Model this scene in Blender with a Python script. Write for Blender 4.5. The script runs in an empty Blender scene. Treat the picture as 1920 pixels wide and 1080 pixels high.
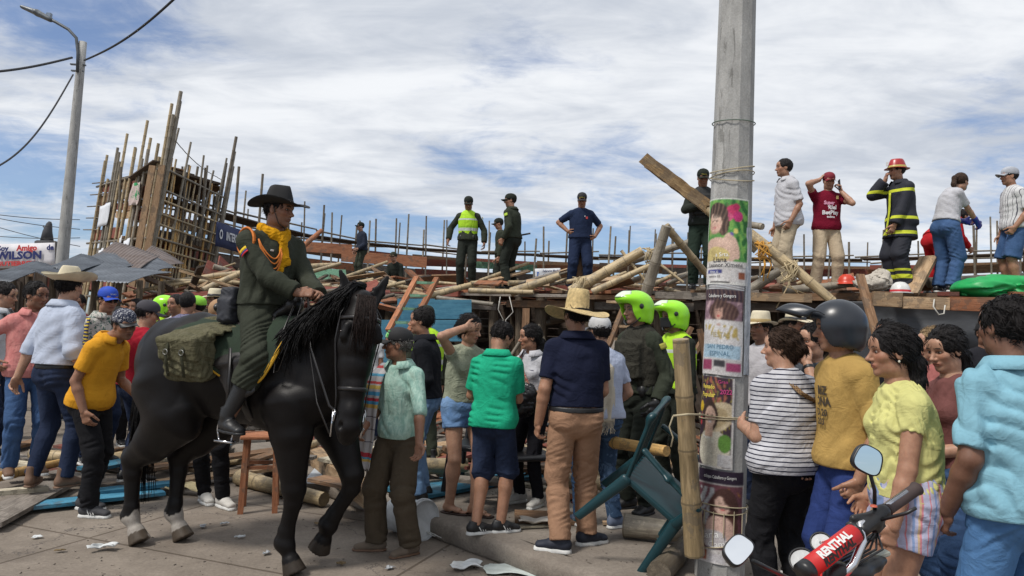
import bpy, bmesh, math, random
import numpy as np
from mathutils import Vector, Matrix, Euler
R = math.radians
PI = math.pi
rnd = random.Random(7)
scene = bpy.context.scene
COL = scene.collection

# ---------------------------------------------------------------- camera, sky, sun, exposure
FPX = 1386.7; CAMZ = 1.65; PITCH = R(3.0); ROLL = R(2.0)
Fw = Vector((0, math.cos(PITCH), math.sin(PITCH)))
_r0 = Vector((1, 0, 0)); _u0 = Vector((0, -math.sin(PITCH), math.cos(PITCH)))
Up = _u0 * math.cos(ROLL) - _r0 * math.sin(ROLL)
Rt = _r0 * math.cos(ROLL) + _u0 * math.sin(ROLL)
CAM = Vector((0, 0, CAMZ))
cam = bpy.data.objects.new('camera', bpy.data.cameras.new('camera'))
cam.data.lens = 26; cam.data.sensor_width = 36; cam.data.clip_end = 3000; cam.data.clip_start = 0.05
m = Matrix((Rt, Up, -Fw)).transposed().to_4x4(); m.translation = CAM
cam.matrix_world = m
COL.objects.link(cam); scene.camera = cam
SUN_EL, SUN_AZ = R(56), R(-128)       # azimuth from +Y towards +X: the sun stands high, behind and to the left of the camera
sun = bpy.data.objects.new('sun', bpy.data.lights.new('sun', 'SUN'))
sun.data.energy = 2.1; sun.data.angle = R(11); sun.data.color = (1, .95, .88)
sun.rotation_euler = Vector((math.sin(SUN_AZ) * math.cos(SUN_EL), math.cos(SUN_AZ) * math.cos(SUN_EL), math.sin(SUN_EL))).to_track_quat('Z', 'Y').to_euler()
COL.objects.link(sun)
scene.view_settings.view_transform = 'Standard'; scene.view_settings.look = 'None'
scene.view_settings.exposure = 0.60; scene.view_settings.gamma = 1

def make_world():
    w = bpy.data.worlds.new("World"); scene.world = w; w.use_nodes = True
    nt = w.node_tree; N = nt.nodes; L = nt.links; N.clear()
    def n(t, **k):
        x = N.new(t)
        for a, b in k.items(): setattr(x, a, b)
        return x
    def mth(op, a, b=None, c=None, clamp=False):
        x = n('ShaderNodeMath', operation=op); x.use_clamp = clamp
        for i, v in enumerate((a, b, c)):
            if v is None: continue
            if isinstance(v, (int, float)): x.inputs[i].default_value = v
            else: L.new(v, x.inputs[i])
        return x.outputs[0]
    out = n('ShaderNodeOutputWorld'); bg = n('ShaderNodeBackground')
    sky = n('ShaderNodeTexSky', sky_type='NISHITA'); sky.sun_disc = False
    sky.sun_elevation = SUN_EL; sky.sun_rotation = SUN_AZ; sky.air_density = 1.0; sky.dust_density = .6; sky.ozone_density = 2.5
    tc = n('ShaderNodeTexCoord'); sp = n('ShaderNodeSeparateXYZ'); L.new(tc.outputs['Generated'], sp.inputs[0])
    X, Y, Z = sp.outputs
    zz = mth('ADD', mth('MAXIMUM', Z, 0.0), .15)
    u = mth('DIVIDE', X, zz); v = mth('DIVIDE', Y, zz)
    cb = n('ShaderNodeCombineXYZ'); L.new(u, cb.inputs[0]); L.new(v, cb.inputs[1])
    def noise(sc, det, rough, dist, off, sx=1, sy=1, rz=0):
        mp = n('ShaderNodeMapping'); mp.inputs['Location'].default_value = off; mp.inputs['Scale'].default_value = (sx, sy, 1)
        mp.inputs['Rotation'].default_value = (0, 0, R(rz)); L.new(cb.outputs[0], mp.inputs[0])
        t = n('ShaderNodeTexNoise'); t.inputs['Scale'].default_value = sc; t.inputs['Detail'].default_value = det
        t.inputs['Roughness'].default_value = rough; t.inputs['Distortion'].default_value = dist
        L.new(mp.outputs[0], t.inputs['Vector']); return t.outputs['Fac']
    big = noise(.42, 3, .5, .3, (3.1, 7.7, 0), 1, 1)
    med = noise(1.5, 9, .62, .5, (1.3, 2.2, 0), 1, 1.1, 12)
    fine = noise(5.5, 8, .65, .8, (0, 5, 0), .8, 1.3, -15)
    d = mth('ADD', mth('ADD', mth('MULTIPLY', big, .95), mth('ADD', mth('MULTIPLY', med, .62), mth('MULTIPLY', fine, .22))), mth('MULTIPLY', mth('SUBTRACT', Z, .20), .42))
    cov = n('ShaderNodeMapRange', interpolation_type='SMOOTHSTEP'); L.new(d, cov.inputs[0])
    cov.inputs['From Min'].default_value = .745; cov.inputs['From Max'].default_value = .945
    cov.inputs['To Min'].default_value = .18; cov.inputs['To Max'].default_value = 1
    # cloud brightness: thin parts bright, thick parts grey
    thick = n('ShaderNodeMapRange', interpolation_type='SMOOTHSTEP'); L.new(mth('ADD', mth('MULTIPLY', noise(.8, 6, .6, .4, (9, 1, 0), 1, 1.5), .65), mth('MULTIPLY', noise(3.2, 7, .6, .6, (2, 8, 0), .8, 1.6), .35)), thick.inputs[0])
    thick.inputs['From Min'].default_value = .36; thick.inputs['From Max'].default_value = .64
    mixc = n('ShaderNodeMix', data_type='RGBA'); L.new(thick.outputs[0], mixc.inputs[0])
    mixc.inputs[6].default_value = (7.5, 7.7, 8.0, 1); mixc.inputs[7].default_value = (4.5, 4.9, 5.6, 1)
    # far off, near the horizon, the clouds merge into a pale band
    low = n('ShaderNodeMapRange', interpolation_type='SMOOTHSTEP'); L.new(Z, low.inputs[0])
    low.inputs['From Min'].default_value = 0; low.inputs['From Max'].default_value = .16; low.inputs['To Min'].default_value = 1; low.inputs['To Max'].default_value = 0
    mixl = n('ShaderNodeMix', data_type='RGBA'); L.new(mth('MULTIPLY', low.outputs[0], .45), mixl.inputs[0]); L.new(mixc.outputs[2], mixl.inputs[6]); mixl.inputs[7].default_value = (7.2, 7.7, 8.3, 1)
    tint = n('ShaderNodeMix', data_type='RGBA', blend_type='MULTIPLY'); tint.inputs[0].default_value = 1; L.new(sky.outputs[0], tint.inputs[6]); tint.inputs[7].default_value = (.62, .76, .96, 1)
    mx = n('ShaderNodeMix', data_type='RGBA'); L.new(cov.outputs[0], mx.inputs[0]); L.new(tint.outputs[2], mx.inputs[6]); L.new(mixl.outputs[2], mx.inputs[7])
    L.new(mx.outputs[2], bg.inputs[0]); bg.inputs[1].default_value = .080; L.new(bg.outputs[0], out.inputs[0])
make_world()

# ---------------------------------------------------------------- photograph <-> place
def ray(px, py): return Fw + Rt * ((px - 960) / FPX) + Up * ((540 - py) / FPX)
def at(px, py, d): return CAM + ray(px, py) * d
def on(px, py, z=0.0):
    r = ray(px, py); return CAM + r * ((z - CAMZ) / r.z)
def proj(p):
    q = Vector(p) - CAM; d = q.dot(Fw); return 960 + FPX * q.dot(Rt) / d, 540 - FPX * q.dot(Up) / d
def top_at(x, y, py):           # height above the ground at which (x, y) reaches picture row py
    lo, hi = -2.0, 40.0
    for _ in range(40):
        mid = (lo + hi) / 2
        if proj((x, y, mid))[1] > py: lo = mid
        else: hi = mid
    return lo

# ---------------------------------------------------------------- scene objects
def tag(o, label=None, cat=None, group=None, kind=None):
    for k, v in (('label', label), ('category', cat), ('group', group), ('kind', kind)):
        if v: o[k] = v
    return o
def empty(name, loc=(0, 0, 0), rz=0.0, label=None, cat=None, group=None, sc=1.0):
    o = bpy.data.objects.new(name, None); COL.objects.link(o)
    o.location = loc; o.rotation_euler = (0, 0, rz); o.scale = (sc, sc, sc); o.empty_display_size = .1
    return tag(o, label, cat, group)
def link(name, me, mat=None, parent=None, smooth=True):
    if mat is not None:
        for q in (mat if isinstance(mat, (list, tuple)) else [mat]): me.materials.append(q)
    if smooth and len(me.polygons): me.polygons.foreach_set('use_smooth', [True] * len(me.polygons))
    o = bpy.data.objects.new(name, me); COL.objects.link(o)
    if parent is not None: o.parent = parent
    return o
def npmesh(name, V, Q):
    V = np.asarray(V, np.float32); Q = np.asarray(Q, np.int32); me = bpy.data.meshes.new(name)
    k = Q.shape[1]
    me.vertices.add(len(V)); me.vertices.foreach_set('co', V.ravel())
    me.loops.add(Q.size); me.loops.foreach_set('vertex_index', Q.ravel())
    me.polygons.add(len(Q)); me.polygons.foreach_set('loop_start', np.arange(0, Q.size, k, dtype=np.int32))
    me.update(calc_edges=True); return me
def setcol(me, C):
    a = me.color_attributes.new('Col', 'FLOAT_COLOR', 'POINT')
    C = np.concatenate([C, np.ones((len(C), 1))], 1).astype(np.float32); a.data.foreach_set('color', C.ravel())

class MB:                        # collects simple solids into ONE mesh
    def __init__(s): s.v = []; s.f = []
    def add(s, V, Fc):
        n = len(s.v); s.v += [tuple(v) for v in V]; s.f += [tuple(i + n for i in f) for f in Fc]; return s
    def box(s, c, size, rot=None, bev=0.0, taper=1.0):
        hx, hy, hz = (q / 2 for q in size); M = rot if rot is not None else Matrix.Identity(3); c = Vector(c)
        if bev <= 0:
            P = [Vector((x * hx, y * hy, z * hz)) for z in (-1, 1) for y in (-1, 1) for x in (-1, 1)]
            return s.add([c + M @ p for p in P], [(0, 2, 3, 1), (4, 5, 7, 6), (0, 1, 5, 4), (2, 6, 7, 3), (0, 4, 6, 2), (1, 3, 7, 5)])
        b = min(bev, hx * .9, hy * .9, hz * .9); P = []      # chamfered along its length
        ring = [(-hx, -hy + b), (-hx + b, -hy), (hx - b, -hy), (hx, -hy + b), (hx, hy - b), (hx - b, hy), (-hx + b, hy), (-hx, hy - b)]
        for z, sh in ((-hz, b), (-hz + b, 0), (hz - b, 0), (hz, b)):
            for x, y in ring: P.append(c + M @ Vector((x - math.copysign(min(sh, abs(x)), x), y - math.copysign(min(sh, abs(y)), y), z)))
        Fc = [(j * 8 + i, j * 8 + (i + 1) % 8, (j + 1) * 8 + (i + 1) % 8, (j + 1) * 8 + i) for j in range(3) for i in range(8)]
        Fc += [tuple(range(7, -1, -1)), tuple(range(24, 32))]
        return s.add(P, Fc)
    def tube(s, pts, rad, n=8, cap=True, flat=1.0, side=None):
        pts = [Vector(p) for p in pts]; rr = rad if isinstance(rad, (list, tuple)) else [rad] * len(pts); base = len(s.v)
        a = None; P = []
        for i, p in enumerate(pts):
            d = (pts[min(i + 1, len(pts) - 1)] - pts[max(i - 1, 0)])
            d = d.normalized() if d.length > 1e-9 else Vector((0, 0, 1))
            if a is None:
                a = Vector(side) if side is not None else (Vector((0, 0, 1)) if abs(d.z) < .9 else Vector((1, 0, 0)))
            a = (a - d * a.dot(d)); a = a.normalized() if a.length > 1e-6 else d.orthogonal().normalized()
            b = d.cross(a)
            for k in range(n):
                t = 2 * PI * k / n; P.append(p + a * (math.cos(t) * rr[i]) + b * (math.sin(t) * rr[i] * flat))
        Fc = [(i * n + k, i * n + (k + 1) % n, (i + 1) * n + (k + 1) % n, (i + 1) * n + k) for i in range(len(pts) - 1) for k in range(n)]
        if cap: Fc += [tuple(range(n - 1, -1, -1)), tuple(range((len(pts) - 1) * n, len(pts) * n))]
        return s.add(P, Fc)
    def lathe(s, prof, n=24, M=None, warp=None):
        P = []
        for (r, z) in prof:
            for k in range(n):
                t = 2 * PI * k / n; q = Vector((r * math.cos(t), r * math.sin(t), z))
                if warp: q = Vector(warp(q, t, r, z))
                P.append(M @ q if M is not None else q)
        Fc = [(i * n + k, i * n + (k + 1) % n, (i + 1) * n + (k + 1) % n, (i + 1) * n + k) for i in range(len(prof) - 1) for k in range(n)]
        return s.add(P, Fc)
    def grid(s, fn, nu, nv, th=0.0):      # patch fn(u,v), optionally thickened along its normal
        P = [Vector(fn(i / nu, j / nv)) for j in range(nv + 1) for i in range(nu + 1)]; W = nu + 1
        Fc = [(j * W + i, j * W + i + 1, (j + 1) * W + i + 1, (j + 1) * W + i) for j in range(nv) for i in range(nu)]
        if th:
            Nn = [Vector((0, 0, 0)) for _ in P]
            for f in Fc:
                q = (P[f[1]] - P[f[0]]).cross(P[f[3]] - P[f[0]])
                for i in f: Nn[i] += q
            K = len(P); P2 = [p - (q.normalized() if q.length > 1e-12 else q) * th for p, q in zip(P, Nn)]
            rim = [i for i in range(nu)] + [j * W + nu for j in range(nv)] + [nv * W + i for i in range(nu, 0, -1)] + [j * W for j in range(nv, 0, -1)]
            F2 = [tuple(K + i for i in reversed(f)) for f in Fc]
            F3 = [(rim[(q + 1) % len(rim)], rim[q], K + rim[q], K + rim[(q + 1) % len(rim)]) for q in range(len(rim))]
            return s.add(P + P2, Fc + F2 + F3)
        return s.add(P, Fc)
    def build(s, name, mat=None, parent=None, smooth=False, auto=None):
        me = bpy.data.meshes.new(name); me.from_pydata([tuple(v) for v in s.v], [], s.f); me.update()
        o = link(name, me, mat, parent, smooth)
        if auto:
            try: me.set_sharp_from_angle(angle=R(auto))
            except Exception: pass
        return o
def rotz(a): return Matrix.Rotation(a, 3, 'Z')
def align(d, roll=0.0):          # 3x3 whose Z axis runs along d
    return Vector(d).normalized().to_track_quat('Z', 'Y').to_matrix() @ Matrix.Rotation(roll, 3, 'Z')

# ---------------------------------------------------------------- solid modelling with distance fields
def v3(x): return np.array(x, np.float32)
def EC(a, b, ra, rb=None, side=(1, 0, 0), k=.02, cap=(0, 0), op='u'):   # cone with elliptical sections (side radius, other radius)
    ra = ra if isinstance(ra, (tuple, list)) else (ra, ra); rb = ra if rb is None else rb
    rb = rb if isinstance(rb, (tuple, list)) else (rb, rb)
    return dict(t='e', a=v3(a), b=v3(b), ra=ra, rb=rb, side=v3(side), k=k, cap=cap, op=op)
def EL(c, r, k=.02, M=None, op='u'):
    r = r if isinstance(r, (tuple, list)) else (r, r, r); return dict(t='s', c=v3(c), r=v3(r), k=k, M=None if M is None else np.array(M, np.float32), op=op)
def BX(c, h, k=.01, M=None, rd=.01, op='u'):
    return dict(t='b', c=v3(c), r=v3(h), k=k, M=None if M is None else np.array(M, np.float32), rd=rd, op=op)
def CH(pts, rad, k=.02, **kw):          # chain of cones
    return [EC(pts[i], pts[i + 1], rad[i], rad[i + 1], k=k, **kw) for i in range(len(pts) - 1)]
def bbox(q):
    if q['t'] == 'e':
        r = max(max(q['ra']), max(q['rb'])); return np.minimum(q['a'], q['b']) - r, np.maximum(q['a'], q['b']) + r
    r = q['r'] + (q['rd'] if q['t'] == 'b' else 0)
    if q['M'] is not None: r = np.full(3, np.linalg.norm(r) if q['t'] == 'b' else r.max())
    return q['c'] - r, q['c'] + r
def dist(q, X, Y, Z):
    if q['t'] == 'e':
        w = q['b'] - q['a']; L = float(np.linalg.norm(w)) or 1e-6; w = w / L
        s = q['side'] - w * float(q['side'] @ w)
        if np.linalg.norm(s) < 1e-4: s = np.cross(w, v3((.3, .8, .5)))
        s = s / np.linalg.norm(s); n = np.cross(w, s)
        x, y, z = X - q['a'][0], Y - q['a'][1], Z - q['a'][2]
        al = x * w[0] + y * w[1] + z * w[2]; h = np.clip(al / L, 0, 1); e = al - h * L
        if q['cap'][0]: e = np.maximum(e, 0)
        if q['cap'][1]: e = np.minimum(e, 0)
        rs = q['ra'][0] + (q['rb'][0] - q['ra'][0]) * h; rn = q['ra'][1] + (q['rb'][1] - q['ra'][1]) * h; rm = np.minimum(rs, rn)
        d = (np.sqrt(((x * s[0] + y * s[1] + z * s[2]) / rs) ** 2 + ((x * n[0] + y * n[1] + z * n[2]) / rn) ** 2 + (e / rm) ** 2) - 1) * rm
        if q['cap'][0]: d = np.maximum(d, -al)
        if q['cap'][1]: d = np.maximum(d, al - L)
        return d
    x, y, z = X - q['c'][0], Y - q['c'][1], Z - q['c'][2]
    if q['M'] is not None:
        A = q['M']; x, y, z = (A[0, 0] * x + A[1, 0] * y + A[2, 0] * z, A[0, 1] * x + A[1, 1] * y + A[2, 1] * z, A[0, 2] * x + A[1, 2] * y + A[2, 2] * z)
    r = q['r']
    if q['t'] == 's': return (np.sqrt((x / r[0]) ** 2 + (y / r[1]) ** 2 + (z / r[2]) ** 2) - 1) * float(r.min())
    ax, ay, az = np.abs(x) - r[0], np.abs(y) - r[1], np.abs(z) - r[2]
    return np.sqrt(np.maximum(ax, 0) ** 2 + np.maximum(ay, 0) ** 2 + np.maximum(az, 0) ** 2) + np.minimum(np.maximum(ax, np.maximum(ay, az)), 0) - q['rd']
def smin(a, b, k):
    if k <= 0: return np.minimum(a, b)
    h = np.maximum(k - np.abs(a - b), 0) / k; return np.minimum(a, b) - h * h * k * .25
def sdf_mesh(prims, vox, clip=None, noise=None, post=None):
    """prims -> (V, Q) by surface nets; clip = (lo, hi) box the surface is kept in"""
    un = [q for q in prims if q['op'] == 'u']
    lo = np.min([bbox(q)[0] for q in un], 0) - 3 * vox; hi = np.max([bbox(q)[1] for q in un], 0) + 3 * vox
    if clip is not None:
        lo = np.maximum(lo, v3(clip[0])); hi = np.minimum(hi, v3(clip[1]))
    n = np.maximum(((hi - lo) / vox).astype(int) + 2, 4)
    ax = [lo[i] + vox * np.arange(n[i], dtype=np.float32) for i in range(3)]
    F = np.full(n, 1.0, np.float32)
    for q in prims:
        a, b = bbox(q); mg = q['k'] + 2.5 * vox
        i0 = np.clip(((a - mg - lo) / vox).astype(int), 0, n); i1 = np.clip(((b + mg - lo) / vox).astype(int) + 2, 0, n)
        if np.any(i1 <= i0): continue
        sl = tuple(slice(i0[i], i1[i]) for i in range(3))
        X, Y, Z = ax[0][sl[0]][:, None, None], ax[1][sl[1]][None, :, None], ax[2][sl[2]][None, None, :]
        d = dist(q, X, Y, Z).astype(np.float32); S = F[sl]
        if q['op'] == 'u': F[sl] = smin(S, d, q['k'])
        elif q['op'] == 's': F[sl] = -smin(-S, d, q['k'])
    if noise is not None: F += noise(ax[0][:, None, None], ax[1][None, :, None], ax[2][None, None, :]).astype(np.float32)
    if post is not None: F = post(F, ax[0][:, None, None], ax[1][None, :, None], ax[2][None, None, :]).astype(np.float32)
    S = F < 0
    if clip is None:
        for i in range(3):
            for e in (0, -1):
                ix = [slice(None)] * 3; ix[i] = e; S[tuple(ix)] = False; F[tuple(ix)] = np.maximum(F[tuple(ix)], vox * .2)
    c = np.zeros(n - 1, np.int8)
    cs = [(i, j, k) for i in (0, 1) for j in (0, 1) for k in (0, 1)]
    for i, j, k in cs: c += S[i:n[0] - 1 + i, j:n[1] - 1 + j, k:n[2] - 1 + k]
    act = np.argwhere((c > 0) & (c < 8)); m_ = len(act)
    if m_ == 0: return np.zeros((0, 3)), np.zeros((0, 4), int)
    idx = np.full(n - 1, -1, np.int32); idx[tuple(act.T)] = np.arange(m_)
    val = {o: F[act[:, 0] + o[0], act[:, 1] + o[1], act[:, 2] + o[2]] for o in cs}
    acc = np.zeros((m_, 3), np.float32); cnt = np.zeros(m_, np.float32)
    for o in cs:
        for axi in range(3):
            if o[axi]: continue
            p = list(o); p[axi] = 1; p = tuple(p); A, B = val[o], val[p]; cr = (A < 0) != (B < 0)
            t = np.where(cr, A / np.where(cr, A - B, 1), 0)
            pt = np.tile(np.array(o, np.float32), (m_, 1)); pt[:, axi] = t
            acc += pt * cr[:, None]; cnt += cr
    V = (act + acc / np.maximum(cnt, 1)[:, None]) * vox + lo
    Q = []
    for axi in range(3):
        o = [q for q in range(3) if q != axi]
        sa = [slice(1, n[q] - 1) if q != axi else slice(0, n[q] - 1) for q in range(3)]
        sb = [slice(1, n[q] - 1) if q != axi else slice(1, n[q]) for q in range(3)]
        A, B = S[tuple(sa)], S[tuple(sb)]; e = np.argwhere(A != B)
        if not len(e): continue
        g = e.copy(); g[:, o[0]] += 1; g[:, o[1]] += 1
        def cell(d0, d1):
            h = g.copy(); h[:, o[0]] -= d0; h[:, o[1]] -= d1; return idx[tuple(h.T)]
        q4 = np.stack([cell(1, 1), cell(0, 1), cell(0, 0), cell(1, 0)], 1)
        fl = A[tuple(e.T)]
        if axi == 1: fl = ~fl
        q4 = np.where(fl[:, None], q4, q4[:, ::-1]); Q.append(q4)
    Q = np.concatenate(Q); Q = Q[(Q >= 0).all(1)]
    return V, Q
def merge(parts):
    V, Q, k = [], [], 0
    for v, q in parts:
        if len(v) == 0: continue
        V.append(v); Q.append(q + k); k += len(v)
    return np.concatenate(V), np.concatenate(Q)
def folds(amp, fr, seed, zs=1.0, loc=None):
    """cloth folds as a displacement: warped ripples; optional loc(x,y,z)->weight"""
    g = np.random.RandomState(seed); K = g.normal(size=(4, 3)) * fr; ph = g.uniform(0, 6, 8)
    K[:, 2] *= zs
    def f(X, Y, Z):
        w1 = np.sin(K[0, 0] * X * .6 + K[0, 1] * Y * .6 + K[0, 2] * Z * .6 + ph[0]); w2 = np.sin(K[1, 0] * X * .5 + K[1, 1] * Y * .5 + K[1, 2] * Z * .7 + ph[1])
        a = np.sin(K[2, 0] * X + K[2, 1] * Y + K[2, 2] * Z + 1.8 * w1 + ph[2]); b = np.sin(1.7 * (K[3, 0] * X + K[3, 1] * Y + K[3, 2] * Z) + 2.0 * w2 + ph[3])
        c_ = np.sin(K[1, 0] * X * .35 + K[1, 1] * Y * .35 - K[1, 2] * Z * .4 + ph[4])
        r = amp * ((1 - np.abs(a)) * 1.5 * np.clip(.5 + .9 * w2, 0, 1) - .5 + .55 * b * np.clip(.3 + .8 * c_, 0, 1))
        return r if loc is None else r * loc(X, Y, Z)
    return f

# ---------------------------------------------------------------- materials
_M = {}
class NT:
    def __init__(s, mat):
        s.m = mat; mat.use_nodes = True; s.t = mat.node_tree; s.N = s.t.nodes; s.L = s.t.links; s.b = s.N['Principled BSDF']; s._tc = None
    def n(s, t, **k):
        x = s.N.new(t)
        for a, b in k.items(): setattr(x, a, b)
        return x
    def tc(s, w='Object'):
        if s._tc is None: s._tc = s.n('ShaderNodeTexCoord')
        return s._tc.outputs[w]
    def map(s, sc=(1, 1, 1), rot=(0, 0, 0), loc=(0, 0, 0), w='Object'):
        mp = s.n('ShaderNodeMapping'); mp.inputs['Scale'].default_value = sc; mp.inputs['Rotation'].default_value = rot; mp.inputs['Location'].default_value = loc
        s.L.new(s.tc(w), mp.inputs[0]); return mp.outputs[0]
    def noise(s, vec, sc=5, det=4, ro=.55, dist=0, out='Fac'):
        t = s.n('ShaderNodeTexNoise'); t.inputs['Scale'].default_value = sc; t.inputs['Detail'].default_value = det
        t.inputs['Roughness'].default_value = ro; t.inputs['Distortion'].default_value = dist; s.L.new(vec, t.inputs['Vector']); return t.outputs[out]
    def ramp(s, fac, stops, const=False):
        r = s.n('ShaderNodeValToRGB'); e = r.color_ramp.elements
        if const: r.color_ramp.interpolation = 'CONSTANT'
        while len(e) < len(stops): e.new(.5)
        for i, (p, c) in enumerate(stops): e[i].position = p; e[i].color = (*c, 1) if len(c) == 3 else c
        s.L.new(fac, r.inputs[0]); return r.outputs[0]
    def mix(s, a, b, f, bt='MIX'):
        x = s.n('ShaderNodeMix', data_type='RGBA', blend_type=bt)
        for i, v in ((0, f), (6, a), (7, b)):
            if isinstance(v, (int, float)): x.inputs[i].default_value = v
            elif isinstance(v, (tuple, list)): x.inputs[i].default_value = (*v, 1) if len(v) == 3 else v
            else: s.L.new(v, x.inputs[i])
        return x.outputs[2]
    def math(s, op, a, b=0.0, clamp=False):
        x = s.n('ShaderNodeMath', operation=op); x.use_clamp = clamp
        for i, v in enumerate((a, b)):
            if isinstance(v, (int, float)): x.inputs[i].default_value = v
            else: s.L.new(v, x.inputs[i])
        return x.outputs[0]
    def bump(s, h, st=.3, d=.01):
        b = s.n('ShaderNodeBump'); b.inputs['Strength'].default_value = st; b.inputs['Distance'].default_value = d
        s.L.new(h, b.inputs['Height']); s.L.new(b.outputs[0], s.b.inputs['Normal']); return b
    def color(s, c):
        if isinstance(c, (tuple, list)): s.b.inputs['Base Color'].default_value = (*c[:3], 1)
        else: s.L.new(c, s.b.inputs['Base Color'])
    def set(s, **k):
        for a, v in k.items():
            i = s.b.inputs[a.replace('_', ' ')]
            if isinstance(v, (int, float)): i.default_value = v
            elif isinstance(v, tuple): i.default_value = (*v, 1)
            else: s.L.new(v, i)
def mat(name, fn):
    if name not in _M:
        m_ = bpy.data.materials.new(name); t = NT(m_); fn(t); _M[name] = m_
    return _M[name]
def plain(name, c, rough=.6, metal=0.0, var=.12, bump=.15, sc=9):
    def f(t):
        n_ = t.noise(t.map(), sc, 5, .6); d = tuple(max(0, x * (1 - var * 2)) for x in c); e = tuple(min(1, x * (1 + var)) for x in c)
        t.color(t.ramp(n_, [(.3, d), (.7, e)])); t.set(Roughness=rough, Metallic=metal); t.bump(t.noise(t.map(), sc * 6, 3), bump, .004)
    return mat(name, f)
def cloth(name, c, pat=None, rough=.9, c2=None, **kw):
    def f(t):
        o = t.map(); n_ = t.noise(o, 6, 4, .6); base = t.ramp(n_, [(.25, tuple(x * .84 for x in c)), (.75, tuple(min(1, x * 1.08) for x in c))])
        def wav(vec, sc, axis, th, w=.02, dist=.0):
            x = t.n('ShaderNodeSeparateXYZ'); t.L.new(vec, x.inputs[0]); a = x.outputs[axis]
            if dist: a = t.math('ADD', a, t.math('MULTIPLY', t.noise(o, 4, 2), dist))
            q = t.math('FRACT', t.math('MULTIPLY', a, sc)); return q
        if pat == 'hstripe':
            q = wav(o, kw.get('sc', 38), 2, 0, dist=.02); base = t.mix(base, c2, t.math('LESS_THAN', q, kw.get('w', .25)))
        elif pat == 'vstripe':
            q = wav(t.map(rot=(0, 0, R(kw.get('rz', 40)))), kw.get('sc', 22), 0, 0, dist=.03)
            base = t.ramp(q, [(0, c), (.3, c2), (.36, c), (.55, kw.get('c3', c2)), (.66, c), (.8, kw.get('c4', c)), (.9, c2)], True)
        elif pat == 'blotch':
            q = t.noise(o, kw.get('sc', 14), 6, .75, 1.2); base = t.mix(base, c2, t.math('GREATER_THAN', q, kw.get('th', .54)))
        elif pat == 'soft':
            q = t.noise(t.map(sc=(1, 1, .35)), kw.get('sc', 24), 6, .7, 1.0); base = t.ramp(q, [(.38, c), (.6, c2)])
        elif pat == 'plaid':
            q = wav(o, kw.get('sc', 24), 2, 0); q2 = wav(t.map(rot=(0, 0, R(35))), kw.get('sc', 24), 0, 0)
            base = t.mix(base, c2, t.math('MULTIPLY', t.math('GREATER_THAN', q, .5), .6)); base = t.mix(base, kw.get('c3', c2), t.math('MULTIPLY', t.math('GREATER_THAN', q2, .6), .6))
        elif pat == 'denim':
            q = t.noise(t.map(sc=(1, 1, .5)), 5, 5, .6); base = t.ramp(q, [(.35, c), (.7, c2)])
        t.color(base); t.set(Roughness=rough); t.b.inputs['Specular IOR Level'].default_value = .15
        rg = t.math('ABSOLUTE', t.math('SUBTRACT', t.noise(t.map(sc=(1, 1, .5)), 4.5, 3, .5, 1.3), .5)); rg = t.math('MINIMUM', t.math('MULTIPLY', rg, 9), 1.0); rg2 = t.math('MINIMUM', t.math('MULTIPLY', t.math('ABSOLUTE', t.math('SUBTRACT', t.noise(t.map(sc=(.8, .8, 1.5), loc=(5, 2, 1)), 7, 3, .5, 1.0), .5)), 10), 1.0)
        h = t.math('ADD', t.math('MULTIPLY', t.math('ADD', rg, t.math('MULTIPLY', rg2, .6)), -.9), t.math('MULTIPLY', t.noise(t.map(sc=(1, 1, .5)), 18, 5, .65, .8), 1.6)); h = t.math('ADD', h, t.math('MULTIPLY', t.noise(o, 260, 2), .25))
        t.bump(h, kw.get('bump', .26), .014)
    return mat(name, f)
def vcol(name, rough=.55, bump=.1, bsc=180, sss=0.0, spec=.35, metal=0.0):
    def f(t):
        a = t.n('ShaderNodeAttribute', attribute_name='Col'); n_ = t.noise(t.map(), 22, 4, .6)
        t.color(t.mix(a.outputs[0], t.ramp(t.math('ADD', t.math('MULTIPLY', n_, .6), t.math('MULTIPLY', t.noise(t.map(), 70, 3, .6), .4)), [(.36, (.74, .68, .66)), (.64, (1.06, 1.04, 1.02))]), .8, 'MULTIPLY')); t.set(Roughness=rough, Metallic=metal)
        t.b.inputs['Specular IOR Level'].default_value = spec
        if sss: t.b.inputs['Subsurface Weight'].default_value = sss; t.b.inputs['Subsurface Radius'].default_value = (.9, .35, .2); t.b.inputs['Subsurface Scale'].default_value = .012
        t.bump(t.noise(t.map(), bsc, 3), bump, .002)
    return mat(name, f)
SKINM = vcol('skin', .48, .12, 160, .12)
PAINTED = vcol('painted', .6, .05)
# ---------------------------------------------------------------- people
SK = dict(tan=(.36, .195, .125), brown=(.28, .145, .092), dark=(.18, .092, .060), pale=(.45, .28, .19), mid=(.43, .25, .17))
HAIRC = dict(black=(.012, .010, .010), brown=(.045, .025, .016), grey=(.16, .15, .14), blond=(.25, .17, .09))
def V3(*a): return np.array(a, float)
def unit(a): a = np.asarray(a, float); n = np.linalg.norm(a); return a / (n if n > 1e-9 else 1)
def hairmat(c, name):
    def f(t):
        s_ = t.noise(t.map(sc=(1, 1, .12)), 120, 3, .6); t.color(t.ramp(s_, [(.3, tuple(x * .4 for x in c)), (.7, tuple(min(1, x * 1.5) for x in c))]))
        t.set(Roughness=.62); t.b.inputs['Specular IOR Level'].default_value = .22; t.bump(t.math('ADD', t.noise(t.map(sc=(1, 1, .15)), 90, 4), t.math('MULTIPLY', t.noise(t.map(sc=(1, 1, .4)), 34, 3), 1.5)), 1.0, .014)
    return mat('hair_' + name, f)
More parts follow.
